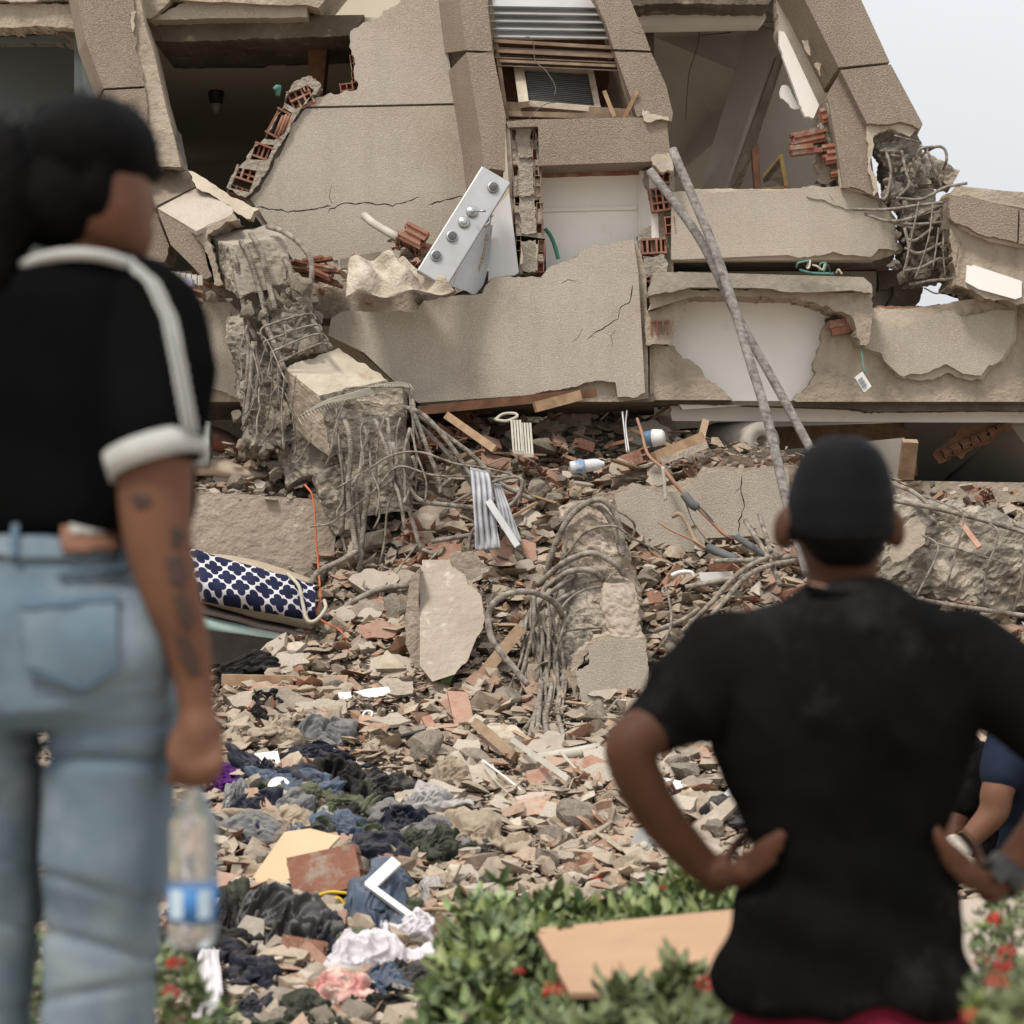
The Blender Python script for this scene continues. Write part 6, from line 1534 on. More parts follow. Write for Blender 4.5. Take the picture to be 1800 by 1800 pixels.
# bigger broken pieces that anchor the heap
rq = random.Random(909)
for i in range(125):
    while True:
        x, y = rq.uniform(330, 1330), rq.uniform(730, 1560)
        if y < 860 and not 760 < x < 1160: continue
        if 860 <= y < 1010 and not 690 < x < 1060: continue
        if 1000 < y < 1150 and (x < 590 or x > 1180 or 700 < x < 900): continue
        if x > 1160 and y < 1290: continue
        if y > 1330 and x < 800 and rq.random() < .6: continue
        break
    r = 16 + 40 * rq.random() ** 1.6; k = rq.randint(4, 6); a0 = rq.uniform(0, 6)
    pl = [(x + math.cos(a0 + math.tau * j / k) * r * rq.uniform(.8, 1.2), y + math.sin(a0 + math.tau * j / k) * r * rq.uniform(.35, .6), 1) for j in range(k)]
    kd = i % 5
    m_, sm_, nm_, lb_ = [(m_stucco, m_plaster, 'wall_fragment', 'granular stucco wall fragment'), (m_plshard, m_mortar, 'plaster_fragment', 'smooth cream plaster fragment'), (m_clayd, m_clay, 'brick_slab', 'dusty pink clay brick slab'), (m_dusty, m_plaster, 'wall_fragment', 'dusty beige wall fragment'), (m_chunk, m_chunk, 'concrete_slab', 'grey beige concrete slab piece')][kd]
    zn = 'in the upper rubble under the centre panel' if y < 860 else 'between the two broken columns' if y < 1010 else 'around the foot of the middle stump' if y < 1260 else 'in the open middle of the heap' if x < 900 else 'near the elbow of the man'
    lay(nm_, pl, m_, rq.uniform(.03, .09), rq.uniform(.3, 1.3), rq.uniform(.04, .10), 4, 6, 900 + i, 'large ' + lb_ + ' lying ' + zn, 'wall fragment', lb_ + 's ' + zn, sidemat=sm_)
garment(510, 1652, 160, 150, m_bag, 'big charcoal bin bag slumped below the plywood sheet', 'bin bag', seed=77, hump=.34, name='bin_bag', rot=-25, lift=.04, fold=1.3, n=(90, 60))
garment(418, 1420, 54, 64, m_clear, 'smoky translucent plastic bag below the purple garment', 'plastic bag', seed=78, hump=.5, name='plastic_bag', lift=.03)
# fringed white cloth with dark marks along its hem
o = cloth_patch('fringed_cloth', [(360, 1672, 7.15), (388, 1672, 7.1), (398, 1800, 6.6), (340, 1800, 6.6)], f_white, .02, 12, (24, 40), 3, thick=.03); tag(o, 'white lavender cloth strip with dark fringe hanging at the bottom left', 'cloth')
for k in range(22):
    tube('fringe', [(385 + k * .5, 1678 + k * 5.5, 7.05 - k * .018), (394 + k * .5, 1681 + k * 5.5, 7.03 - k * .018)], .0028, f_black, o, 1, 4)
# hanging pale striped cloth by the column stub
o = cloth_patch('striped_cloth', [(826, 822, 11.85), (858, 830, 11.85), (880, 965, 11.7), (836, 968, 11.7)], fb('pale_striped_cloth', (.48, .48, .50), (.36, .36, .38), scale=16, dust=.1), .05, 14, (40, 40), 4, thick=.03); tag(o, 'pale grey striped shirt hanging limp among the bent bars', 'shirt')
o = cloth_patch('striped_cloth', [(866, 850, 11.9), (880, 852, 11.9), (918, 955, 11.8), (880, 930, 11.8)], MATS['pale_striped_cloth'], .03, 15, (20, 30), 4, thick=.02); tag(o, 'second narrow tail of pale striped cloth right of the hanging shirt', 'cloth')
mb = MB(); bar(mb, (858, 880, 11.7), (910, 960, 11.6), .018, 0, .006); o = mb.build('metal_strip', m_alu); tag(o, 'flat grey metal strip slanting beside the hanging striped shirt', 'metal strip')

# flat boards, bricks and shards that read as single pieces
lay('plywood_sheet', [(401, 1603), (470, 1505), (500, 1462), (545, 1456), (598, 1470), (560, 1510, 1), (482, 1560, 1), (458, 1616, 1)], m_palewood, .015, 1.0, .17, 2, 8, 1, 'pale yellow plywood sheet sloping down among the clothes', 'plywood')
lay('grey_board', [(382, 1680), (432, 1608), (465, 1616), (460, 1700), (436, 1720)], m_conc if 0 else m_concs, .012, 1.0, .03, 1, 8, 2, 'flat grey board partly under the bin bag', 'board')
lay('clay_slab', [(494, 1336), (500, 1332), (600, 1334), (613, 1355, 1), (604, 1366, 1), (498, 1360)], m_clayd, .06, .8, .06, 2, 6, 3, 'long ribbed pink clay slab in the middle of the heap', 'brick slab', sidemat=m_clay)
lay('clay_tile', [(430, 1386), (452, 1384), (478, 1440), (466, 1456), (436, 1450)], m_clayd, .04, 1.2, .08, 1, 8, 4, 'upright pink clay piece right of the smoky plastic bag', 'brick piece', sidemat=m_clay)
lay('clay_tile', [(466, 1400), (480, 1418), (502, 1452), (470, 1456)], m_clayd, .03, 1.0, .07, 1, 8, 5, 'lower pink clay piece beside the upright one', 'brick piece')
lay('clay_tile', [(786, 1214), (822, 1216), (832, 1262), (812, 1282), (800, 1278)], m_clayd, .03, 1.4, .10, 1, 8, 6, 'reddish tile standing upright below the diagonal timber lath', 'tile', sidemat=m_clay)
lay('clay_tile', [(740, 1262), (756, 1256), (772, 1286), (758, 1292)], m_clay, .02, 1.2, .06, 1, 8, 7, 'small orange tile standing left of the upright reddish tile', 'tile')
lay('clay_tile', [(1004, 1340), (1040, 1326), (1090, 1350), (1086, 1375), (1030, 1358)], m_clay, .02, 1.0, .07, 2, 8, 8, 'curved red tile pair near the elbow of the man', 'tile')
lay('clay_tile', [(770, 960), (782, 955), (810, 956), (812, 982), (800, 1016, 1), (786, 1008, 1), (770, 1000)], m_clayd, .04, 1.4, .12, 1, 8, 9, 'two toned ribbed brick face lying on the leaning slab', 'brick piece')
lay('concrete_plate', [(446, 1210, 1), (500, 1206, 1), (564, 1236, 1), (562, 1254), (500, 1252, 1), (478, 1238, 1)], m_chunk, .07, .7, .07, 3, 6, 10, 'large flat pale concrete plate on the left of the heap', 'concrete plate')
lay('plaster_triangle', [(650, 1186, 1), (680, 1142), (718, 1178, 1), (700, 1196, 1), (668, 1188, 1)], m_cream, .03, 1.6, .10, 2, 6, 11, 'pale triangular plaster piece standing up behind the heap', 'plaster piece')
lay('white_tile', [(620, 1216, 1), (684, 1206), (692, 1216, 1), (650, 1226, 1)], m_white, .03, .8, .05, 2, 6, 12, 'broken white tile strip below the triangular plaster piece', 'tile')
lay('white_tile', [(594, 1218, 1), (616, 1216), (618, 1226), (600, 1230, 1)], m_white, .02, .8, .05, 1, 6, 13, 'smaller white tile scrap left of the broken white strip', 'tile')
lay('cream_board', [(852, 1276), (905, 1274), (940, 1306, 1), (908, 1306), (880, 1300)], m_cream, .015, 1.0, .06, 2, 8, 14, 'cream board under the end of the hanging rebar bundle', 'board')
lay('clay_tile', [(824, 1300), (862, 1296), (885, 1310), (890, 1326), (858, 1318)], m_clay, .02, 1.0, .05, 2, 8, 15, 'dark red tile left of the cream board', 'tile')
lay('green_tile', [(772, 1200), (790, 1148), (806, 1160), (800, 1180), (790, 1200)], M('green_painted_plaster', (.17, .22, .09), (.13, .17, .07), 8), .03, 1.6, .12, 2, 6, 16, 'green painted plaster piece standing against the leaning slab', 'plaster piece')
lay('white_card', [(432, 1326), (488, 1320), (494, 1346), (440, 1352)], m_white, .004, .9, .05, 1, 8, 17, 'pale card lying left of the dark blue garment', 'card')
lay('pink_board', [(905, 1400), (960, 1390), (952, 1412, 1), (918, 1418, 1)], M('pinkish_card', (.50, .40, .35), (.44, .35, .30), 9), .01, .8, .05, 2, 8, 18, 'pale pinkish board scrap right of the tangled thin rod', 'board')
lay('ribbed_tile', [(960, 1440), (980, 1432), (1026, 1452), (1020, 1466, 1), (975, 1462)], m_clayd, .03, .9, .06, 2, 6, 19, 'ribbed pink brick face in the lower middle of the heap', 'brick piece')
lay('clay_tile', [(925, 1355), (965, 1348), (968, 1368), (935, 1382), (926, 1370)], m_clay, .05, .9, .08, 1, 8, 20, 'small orange brick block below the round pipe', 'brick piece', sidemat=m_clayd)
lay('clay_tile', [(380, 1530), (430, 1540), (425, 1590), (382, 1560)], m_clay, .03, .9, .05, 2, 8, 21, 'flat dark red brick right of the water bottle', 'brick piece')
lay('clay_tile', [(470, 1770), (560, 1744), (620, 1790), (600, 1830), (470, 1830)], m_clay, .04, .9, .05, 2, 8, 22, 'large terracotta tile at the bottom edge', 'tile')
lay('clay_tile', [(694, 1606), (755, 1640), (740, 1660), (694, 1640)], m_clayd, .03, .9, .05, 2, 8, 23, 'terracotta tile under the long arm of the white bracket', 'tile')
lay('clay_tile', [(660, 1496), (740, 1510), (748, 1530), (680, 1530)], m_clay, .03, .9, .05, 2, 8, 24, 'reddish brick slab behind the short arm of the bracket', 'brick piece')
lay('magazine_stack', [(1166, 1366), (1220, 1378), (1222, 1396), (1180, 1390)], m_whitep, .03, .8, .06, 1, 8, 25, 'thin stack of magazines near the forearm of the man', 'magazines')
lay('roof_plank', [(1160, 1520), (1205, 1460), (1290, 1395), (1300, 1410), (1240, 1470), (1190, 1530)], m_dusty, .03, .9, .06, 1, 8, 26, 'dusty plank slanting behind the forearm of the man', 'plank')
lay('metal_profile', [(1222, 1450), (1280, 1386), (1290, 1392), (1240, 1456)], m_alu, .02, 1.0, .12, 1, 8, 27, 'shiny metal profile lying on the dusty plank', 'metal profile')
# big hollow brick (prominent) with yellow hanger
HB = thing('hollow_brick', 'large red hollow clay brick lying in the middle of the clothes', 'brick', on_heap(575, 1590))
c, n = plane_on(575, 1570, .9, .10)
u = (P(620, 1535, c.y) - P(560, 1548, c.y)).normalized()
s = c.y / FPX
mb = MB()
w = Vector((-.35, -.75, .1)).normalized(); w = (w - u * w.dot(u)).normalized(); nn = u.cross(w).normalized()
if nn.z < 0: nn = -nn
L_, Wd, Hh = 62 * s, 34 * s, 30 * s
for j in range(3):
    mb.box(c + nn * (j - 1) * Hh, u * L_, w * Wd, nn * .008)
for i in range(4):
    mb.box(c + w * (i / 1.5 - 1) * Wd, u * (L_ - .003), w * .008, nn * (Hh + .005))
mb.build('brick_shell', m_clay, HB)
for i in range(5):
    mb = MB(); mb.box(c + nn * (Hh + .012) + w * (i / 2 - 1) * Wd * .86, u * L_ * .98, w * .011, nn * .014); mb.build('brick_rib', m_clay, HB)
tube('wire_hanger', [ray_plane(x, y, c + w * (Wd + .04), w) for x, y in ((618, 1571), (580, 1568), (552, 1578), (556, 1588), (592, 1578), (608, 1592))], .006, M('yellow_plastic', (.62, .44, .05), bump=0, rough=.5), None); tag(bpy.data.objects['wire_hanger'], 'yellow plastic hanger on the front of the large hollow brick', 'hanger')
# white L bracket
LB = thing('white_bracket', 'white L shaped bracket lying on the blue jeans', 'bracket', on_heap(700, 1600))
c, n = plane_on(680, 1580, 1.4, .36)
def plank_px(mb, a, b, w0, th, c, n, m=0):
    A, B = ray_plane(*a, c, n), ray_plane(*b, c, n); d = (B - A).normalized(); sd = n.cross(d).normalized()
    mb.box((A + B) / 2, d * (B - A).length / 2, sd * w0, n * th, m)
mb = MB(); plank_px(mb, (648, 1560), (697, 1514), .022, .01, c, n); mb.build('wide_arm', m_whitep, LB)
mb = MB(); plank_px(mb, (644, 1554), (754, 1634), .011, .012, c, n); mb.build('long_arm', m_whitep, LB)
# small rods and pipes
for pts, r, m_, nm, lb in [
    ([(925, 1338), (990, 1328), (1056, 1316)], .030, m_pipe, 'round_pipe', 'round pale pipe lying across the heap left of the elbow'),
    ([(672, 1302), (748, 1284)], .010, m_dark, 'dark_rod', 'thin dark rod under the white coat hanger'),
    ([(770, 1300), (810, 1316)], .006, m_dark, 'dark_rod', 'short dark rod right of the other dark rod'),
    ([(848, 1336), (900, 1376), (950, 1420)], .005, m_whitep, 'thin_rod', 'thin white rod looping through the lower middle'),
    ([(846, 1338), (868, 1370), (910, 1408), (940, 1424)], .004, m_pipe, 'thin_rod', 'thin curved grey rod beside the white rod'),
    ([(985, 1322), (1010, 1350), (1045, 1384)], .008, m_pipe, 'thin_rod', 'pale rod pointing down right from the round pipe'),
    ([(730, 1592), (800, 1590)], .010, m_palewood, 'wood_strip', 'pale wood strips stacked left of the hedge'),
    ([(340, 1790), (375, 1772)], .022, m_pipe, 'round_pipe', 'stub of pale pipe at the bottom left corner of the heap'),
    ([(800, 1600), (760, 1598), (728, 1602)], .008, m_wood, 'wood_strip', 'second wood strip beneath the pale ones left of the hedge')]:
    P3 = []
    c, n = plane_on(sum(p[0] for p in pts) / len(pts), sum(p[1] for p in pts) / len(pts), .6, .07)
    o = tube(nm, [ray_plane(x, y, c, n) for x, y in pts], r, m_, None, 4, 12); tag(o, lb, 'rod' if 'rod' in nm else 'pipe' if 'pipe' in nm else 'strip')
# coat hanger
HG = thing('coat_hanger', 'white plastic coat hanger lying on the rubble', 'hanger', on_heap(665, 1285))
c, n = plane_on(660, 1275, .9, .06)
rp = lambda l: [ray_plane(x, y, c, n) for x, y in l]
tube('hook', rp([(646, 1268), (638, 1258), (644, 1250), (654, 1252), (652, 1260)]), .006, m_whitep, HG)
tube('shoulder_bar', rp([(622, 1272), (650, 1268), (680, 1274), (706, 1278), (702, 1284), (660, 1290), (634, 1289)]), .007, m_whitep, HG)
for x in (660, 675, 690): tube('cross_bar', rp([(x, 1272), (x - 2, 1287)]), .004, m_whitep, HG, 2)
# two comb-like pieces
for (x, y, lb) in ((908, 765, 'pale four tined comb shaped plastic piece standing in the upper rubble'), (926, 770, 'second four tined comb shaped plastic piece, right of the other')):
    T = thing('plastic_comb', lb, 'plastic part', P(x, y + 30, 12.2))
    for k in range(4):
        mb = MB(); bar(mb, (x - 9 + k * 5, y - 26, 12.25), (x - 5 + k * 5, y + 30, 12.15), .006); mb.build('tine', m_pipe, T)
    mb = MB(); bar(mb, (x - 6, y + 30, 12.14), (x + 12, y + 31, 12.14), .01); mb.build('bar', m_pipe, T)
o = tube('white_ring', [(870, 738, 12.25), (884, 728, 12.3), (905, 727, 12.3), (908, 733, 12.28), (890, 740, 12.25), (872, 738, 12.25)], .009, m_pipe, None); tag(o, 'white plastic ring above the comb shaped pieces', 'ring')
# plastic bottle lying, white tin, plate
def lathe(name, A, B, prof, mat, parent=None, ns=20):
    A, B = toP(A), toP(B); d = (B - A); L = d.length; n = d.normalized(); u = n.orthogonal().normalized(); w = n.cross(u); V = []; F = []
    for (t, r) in prof:
        for k in range(ns): V.append(A + d * t + u * math.cos(k * math.tau / ns) * r + w * math.sin(k * math.tau / ns) * r)
    m = len(prof)
    for i in range(m - 1):
        for k in range(ns): F.append((i * ns + k, i * ns + (k + 1) % ns, (i + 1) * ns + (k + 1) % ns, (i + 1) * ns + k))
    F.append(tuple(range(ns))); F.append(tuple((m - 1) * ns + k for k in range(ns)))
    return fixn(mk(name, V, F, mat, parent, True))
m_plast = M('cloudy_clear_plastic', (.60, .62, .62), (.5, .5, .5), 8, rough=.25, bump=.1, spec=.5)
m_bluel = M('blue_label', (.10, .22, .42), (.5, .52, .55), 30, rough=.5, bump=0)
BT = thing('empty_bottle', 'cloudy empty plastic bottle lying on the upper rubble', 'bottle', P(1030, 830, 12.1))
lathe('bottle_body', (1002, 822, 12.1), (1062, 815, 12.12), [(0, .03), (.03, .036), (.7, .036), (.85, .03), (.95, .016), (1, .016)], m_plast, BT)
lathe('label', (1012, 821, 12.1), (1028, 819, 12.1), [(0, .0375), (1, .0375)], m_bluel, BT)
WT = thing('tin_can', 'blue and white can standing crooked near the cream roll', 'can', P(1152, 790, 12.2))
lathe('can_body', (1128, 772, 12.2), (1150, 770, 12.2), [(0, .04), (1, .05)], M('steel_blue_can', (.12, .20, .30), bump=0, rough=.4), WT)
lathe('can_lid', (1148, 770, 12.2), (1168, 768, 12.18), [(0, .052), (.8, .045), (1, .03)], m_whitep, WT)
c, n = plane_on(492, 1402, 1.6, .08); o = disc('plate', c, n, .045, .012, m_whitep, None, [(0, 0), (.03, 0), (.05, .012), (.046, .013), (.028, .004), (0, .004)]); tag(o, 'small white plate standing on edge right of the clay pieces', 'plate')
# grey vented plastic housing near the hedge
VT = thing('vent_housing', 'grey vented plastic housing lying behind the hedge', 'appliance part', on_heap(1140, 1500))
c, n = plane_on(1140, 1488, 1.5, .09)
o = lay('housing_shell', [(1112, 1472), (1122, 1456), (1140, 1452), (1172, 1470), (1172, 1500), (1150, 1516), (1108, 1492)], M('grey_appliance_plastic', (.30, .29, .28), (.24, .23, .22), 8, rough=.5, bump=.05), .05, 1.5, .09, 1, 10, 5, parent=VT)
for k in range(9):
    mb = MB(); plank_px(mb, (1136 + k * 4, 1460 + k * 2), (1137 + k * 4, 1467 + k * 2), .002, .006, c + n * .012, n); mb.build('slot', m_dark, VT)
for k in range(2):
    mb = MB(); plank_px(mb, (1146 + k * 2, 1484 + k * 7), (1166, 1494 + k * 6), .004, .006, c + n * .012, n); mb.build('slot', m_dark, VT)
disc('round_boss', ray_plane(1132, 1486, c + n * .01, n), n, .016, .01, m_pipe, VT)
# white wall box dangling on its wire
SW = thing('junction_box', 'small white electric box dangling on thin wires under the broken ledge', 'electric box', P(1515, 690, 12.4))
mb = MB(); ex = Vector((.62, 0, .5)).normalized(); ez = Vector((-.5, 0, .8)).normalized()
mb.box(P(1516, 672, 12.42), ex * .028, Vector((0, .03, 0)), ez * .05); mb.build('box_body', m_whitep, SW)
for k in range(3):
    mb = MB(); mb.box(P(1516, 672, 12.385) + ez * (k - 1) * .022, ex * .014, Vector((0, .004, 0)), ez * .006); mb.build('contact', m_steel, SW)
tube('wire', [(1519, 585, 12.5), (1515, 620, 12.45), (1520, 656, 12.4)], .004, MATS['green_pipe'], SW)
for i, (p, m_, lb) in enumerate([([(1400, 470, 12.3), (1404, 462, 12.28), (1425, 458, 12.28)], MATS['green_pipe'], 'green'), ([(1418, 470, 12.3), (1424, 458, 12.28), (1422, 470, 12.26), (1418, 472, 12.26)], m_pipe, 'pale'),
        ([(1428, 466, 12.3), (1436, 468, 12.28), (1446, 474, 12.28), (1450, 462, 12.28)], m_cream, 'cream'), ([(1440, 478, 12.3), (1442, 464, 12.28), (1452, 463, 12.28), (1448, 478, 12.28)], MATS['green_pipe'], 'second green'),
        ([(1450, 480, 12.3), (1455, 466, 12.28), (1460, 480, 12.28)], m_dark, 'black'), ([(1470, 480, 12.3), (1474, 474, 12.28), (1480, 482, 12.28)], m_cream, 'short cream'), ([(1405, 474, 12.3), (1430, 480, 12.28), (1465, 481, 12.28)], MATS['green_pipe'], 'long green')]):
    o = tube('loose_wire', p, .006, m_, None); tag(o, '%s wire end curling up on the broken ledge slab' % lb, 'wire')
# cables on the lower right wall
m_cable = M('grey_cable', (.13, .13, .13), (.08, .08, .08), 8, rough=.6, bump=.05)
m_copper = M('dusty_copper_wire', (.34, .19, .12), (.24, .14, .10), 14, rough=.6, bump=.05)
for p, r, m_, lb in [([(1165, 822, 11.9), (1185, 848, 11.85), (1206, 872, 11.82)], .012, m_copper, 'stripped brown cable running down to the dark cable joint'),
                     ([(1202, 868, 11.82), (1216, 886, 11.8), (1226, 892, 11.8)], .026, m_cable, 'thick dark cable joint wrapped in tape on the cracked wall'),
                     ([(1224, 890, 11.8), (1250, 916, 11.78), (1275, 940, 11.75), (1300, 948, 11.7)], .010, m_copper, 'brown wire leaving the dark cable joint'),
                     ([(1224, 886, 11.8), (1244, 906, 11.78), (1270, 938, 11.76), (1296, 944, 11.7)], .007, m_cable, 'thin black wire leaving the dark cable joint'),
                     ([(1296, 944, 11.7), (1320, 960, 11.6), (1345, 975, 11.5)], .020, m_cable, 'sheathed grey cable end near the upright bars'),
                     ([(1182, 908, 11.75), (1196, 904, 11.72), (1210, 925, 11.7), (1225, 955, 11.66), (1250, 968, 11.6)], .012, M('tan_cable', (.36, .28, .20), bump=.1), 'tan cable curling up in front of the cracked wall'),
                     ([(1157, 918, 11.75), (1185, 935, 11.7), (1215, 948, 11.66), (1245, 966, 11.6)], .006, m_copper, 'thin brown wire reaching left in front of the cracked wall'),
                     ([(1245, 962, 11.6), (1275, 975, 11.5), (1295, 984, 11.45)], .024, m_cable, 'thick grey cable at the foot of the cracked wall'),
                     ([(1120, 736, 12.2), (1128, 760, 12.1), (1140, 800, 12.0), (1175, 830, 11.9)], .009, m_copper, 'brown wire hanging down from the centre wall panel'),
                     ([(1094, 724, 12.3), (1098, 760, 12.2), (1102, 795, 12.1)], .006, m_alu, 'thin pale wire pair standing in the upper rubble'),
                     ([(1102, 722, 12.3), (1100, 750, 12.2), (1106, 796, 12.1)], .005, m_alu, 'thinner pale wire beside the wire pair'),
                     ([(1170, 820, 11.9), (1200, 870, 11.85), (1220, 920, 11.8), (1260, 970, 11.7)], .004, m_wire, 'fine dark wire drooping across the cracked wall'),
                     ([(1165, 820, 11.8), (1168, 850, 11.8), (1170, 880, 11.8)], .010, m_pipe, 'short knotted pale cord hanging on the cracked wall')]:
    o = tube('cable', p, r, m_, None); tag(o, lb, 'cable')
for k in range(5):
    mb = MB(); bar(mb, (1228 + k, 1008 + k * 3, 11.6), (1288 + k, 1006 + k * 3, 11.6), .005); 
    if k == 0: ST = thing('white_rack', 'small white slatted rack lying below the cracked wall', 'rack', P(1258, 1020, 11.6))
    mb.build('slat', m_whitep, ST)
o = tube('grab_rail', [(1180, 1012, 11.6), (1195, 1006, 11.6), (1214, 1006, 11.6), (1220, 1014, 11.6)], .012, m_whitep, None); tag(o, 'white plastic handle left of the small slatted rack', 'handle')
# wire mesh sagging over the plastered collar
MS = thing('plaster_mesh', 'crumpled wire mesh sagging below the plastered column collar', 'wire mesh', P(600, 730, 11.95))
for k in range(9):
    t = k / 8
    tube('mesh_wire', [(522 + 10 * t, 735 - 4 * t, 11.95), (570, 705 + 6 * t, 11.9), (620, 690 + 10 * t, 11.88), (690, 672 + 12 * t, 11.95), (722, 676 + 6 * t, 12.0)], .0022, m_pipe, MS, 4, 4)
for k in range(40):
    t = k / 39; x = 524 + 196 * t; y = 735 - 60 * min(1, t * 1.4) ** .7
    tube('mesh_wire', [(x, y, 11.93), (x + 8, y + 12, 11.9)], .0022, m_pipe, MS, 1, 4)
# ================================================================ plants, boards and the near ground
def leaf_shoot_geo(seed, nl=8, L=.5, wd=.22, up=.7):
    rnd = random.Random(seed); V = []; F = []
    for i in range(nl):
        a = math.tau * i / nl * 1.6 + rnd.uniform(-.3, .3); el = rnd.uniform(.1, 1.1) * up
        d = Vector((math.cos(a) * math.cos(el), math.sin(a) * math.cos(el), math.sin(el))); s = Vector((-math.sin(a), math.cos(a), 0)); n = d.cross(s)
        l = L * rnd.uniform(.7, 1.1); w = wd * rnd.uniform(.8, 1.1); z0 = Vector((0, 0, rnd.uniform(-.25, .1)))
        b = len(V)
        for t, ww, dr in ((0, .05, 0), (.3, .8, .03), (.6, 1, .02), (.85, .6, -.03), (1, .05, -.10)):
            c = z0 + d * l * t + n * (-dr) * 1.0 * l
            V += [c + s * w * ww * .5 - n * .04 * ww, c, c - s * w * ww * .5 - n * .04 * ww]
        for k in range(4):
            for q in (0, 1): F.append((b + k * 3 + q, b + k * 3 + q + 1, b + k * 3 + 4 + q, b + k * 3 + 3 + q))
    return np.array([tuple(v) for v in V]), F
m_leaf = M('hedge_leaf', (.175, .21, .085), (.095, .125, .05), 20, rough=.5, bump=.1, spec=.45, attr=True)
m_leafo = M('hedge_leaf_single', (.19, .22, .09), (.105, .13, .055), 20, rough=.5, bump=.1, spec=.45, rand=.3)
m_stem = M('grey_stem', (.26, .21, .16), (.18, .14, .11), 12, bump=.4)
m_red = M('red_ixora_petals', (.62, .055, .04), (.45, .03, .03), 40, rough=.6, bump=.2, rand=.2)
shoots = [leaf_shoot_geo(i) for i in range(8)]
shoot_me = [mesh_of('leaf_shoot', g_, m_leafo, True) for g_ in shoots]
GT = np.array([[1, 1, 1], [.75, .85, .8], [1.35, 1.25, 1.1], [.6, .7, .65], [1.2, 1.3, .8], [1.5, 1.55, 1.5]])
def foliage(root, pts, nrm, size, seed, parts=0):
    rs = np.random.RandomState(seed); n = len(pts)
    order = np.argsort(pts[:, 1] - pts[:, 2])
    k = min(parts, n)
    front = set(order[:k].tolist()) if parts else set()
    rnd = random.Random(seed)
    for i in front:
        o = bpy.data.objects.new('leaf_shoot', rnd.choice(shoot_me)); C.objects.link(o); o.parent = root
        o.location = Vector(pts[i]) - wloc(root); s = size * rnd.uniform(.7, 1.2); o.scale = (s, s, s)
        o.rotation_euler = (Vector(nrm[i]).to_track_quat('Z', 'Y') @ Quaternion((0, 0, 1), rnd.uniform(0, 6.28))).to_euler()
    rest = np.array([i for i in range(n) if i not in front])
    if len(rest):
        o = mass('foliage', shoots, m_leaf, pts[rest], size * rs.uniform(.7, 1.2, len(rest)), GT[rs.randint(0, len(GT), len(rest))], seed, tilt=.75)
        o.parent = root; o.location = Vector(o.location) - wloc(root); o['kind'] = 'stuff'
        o.data.polygons.foreach_set('use_smooth', [True] * len(o.data.polygons))
def flower(root, p, r, seed):
    rnd = random.Random(seed); mb = MB()
    for k in range(40):
        d = Vector((rnd.gauss(0, 1), rnd.gauss(0, 1), abs(rnd.gauss(0, 1)) * .8)).normalized(); c = p + d * r * rnd.uniform(.6, 1)
        u = d.orthogonal().normalized(); w = d.cross(u); a = rnd.uniform(0, 3)
        uu = u * math.cos(a) + w * math.sin(a); ww = d.cross(uu)
        for (q, e) in ((uu, ww), (ww, uu)):
            b = len(mb.v); mb.v += [c - q * r * .24, c + e * r * .08 + d * .003, c + q * r * .24, c - e * r * .08 + d * .003]; mb.f.append((b, b + 1, b + 2, b + 3)); mb.m.append(0)
    return mb.build('flower_cluster', m_red, root, fix=False)

HD = thing('hedge', 'green leafy hedge with a few red flowers in front of the rubble', 'hedge', (.2, 5.0, .1))
rs = np.random.RandomState(5)
def left_edge(y): return np.interp(y, [3.6, 4.4, 5.0, 5.8, 6.3], [-.20, -.185, -.165, -.10, -.04])
pts = []; nr = []
while len(pts) < 3000:
    y = rs.uniform(3.7, 5.65); xl = left_edge(y); x = rs.uniform(xl, .78); z = rs.rand()
    top = .60 + .05 * math.sin(x * 7 + y * 3) + .03 * math.sin(x * 17 - y * 9) - .12 * max(0, 1 - (x - xl) / .12) ** 2
    if .0 < x < .66 and 3.9 < y < 4.95: top = min(top, .57)
    if y < 4.15 and x > .35: top *= .93
    r = rs.rand()
    if r < .62: pts.append((x, y, top - rs.exponential(.035))); nr.append((rs.normal(0, .35), rs.normal(-.25, .35), 1))
    elif r < .82: pts.append((xl + rs.exponential(.03), y, .05 + z * (top - .08))); nr.append((-1, rs.normal(-.2, .4), .7))
    else: pts.append((x, 3.7 + rs.exponential(.05), .05 + z * (top - .1))); nr.append((rs.normal(0, .4), -1, .6))
foliage(HD, np.array(pts), np.array(nr), .112, 3, 240)
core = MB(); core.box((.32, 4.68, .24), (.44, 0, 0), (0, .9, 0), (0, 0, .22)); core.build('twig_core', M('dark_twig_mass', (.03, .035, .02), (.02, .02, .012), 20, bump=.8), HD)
tube('stem', [(838, 1690, 4.6), (826, 1740, 4.5), (806, 1840, 4.35)], .016, m_stem, HD)
for i, (x, y, d, r) in enumerate([(972, 1748, 4.1, .026), (1158, 1738, 3.95, .022), (1246, 1738, 3.9, .026), (1050, 1545, 5.5, .010), (1165, 1563, 5.3, .010), (912, 1710, 4.5, .014)]):
    flower(HD, P(x, y, d), r, i)
rs2 = np.random.RandomState(9)
sp = [];sn = []
for (x, y, d, n) in ((1205, 1700, 3.95, 9), (1180, 1730, 3.95, 8), (1090, 1730, 4.0, 8), (1130, 1750, 3.95, 10), (1070, 1790, 3.9, 10), (1240, 1780, 3.85, 10), (985, 1790, 4.0, 10), (1160, 1790, 3.8, 12)):
    for k in range(n): sp.append(tuple(P(x + rs2.normal(0, 14), y + rs2.uniform(-12, 40), d + rs2.normal(0, .05)))); sn.append((rs2.normal(0, .4), rs2.normal(-.2, .3), 1))
foliage(HD, np.array(sp), np.array(sn), .10, 12, len(sp))
BDp = [(940, 1632, 5.0), (1302, 1597, 5.0), (1272, 1742, 4.36), (1002, 1745, 4.36)]
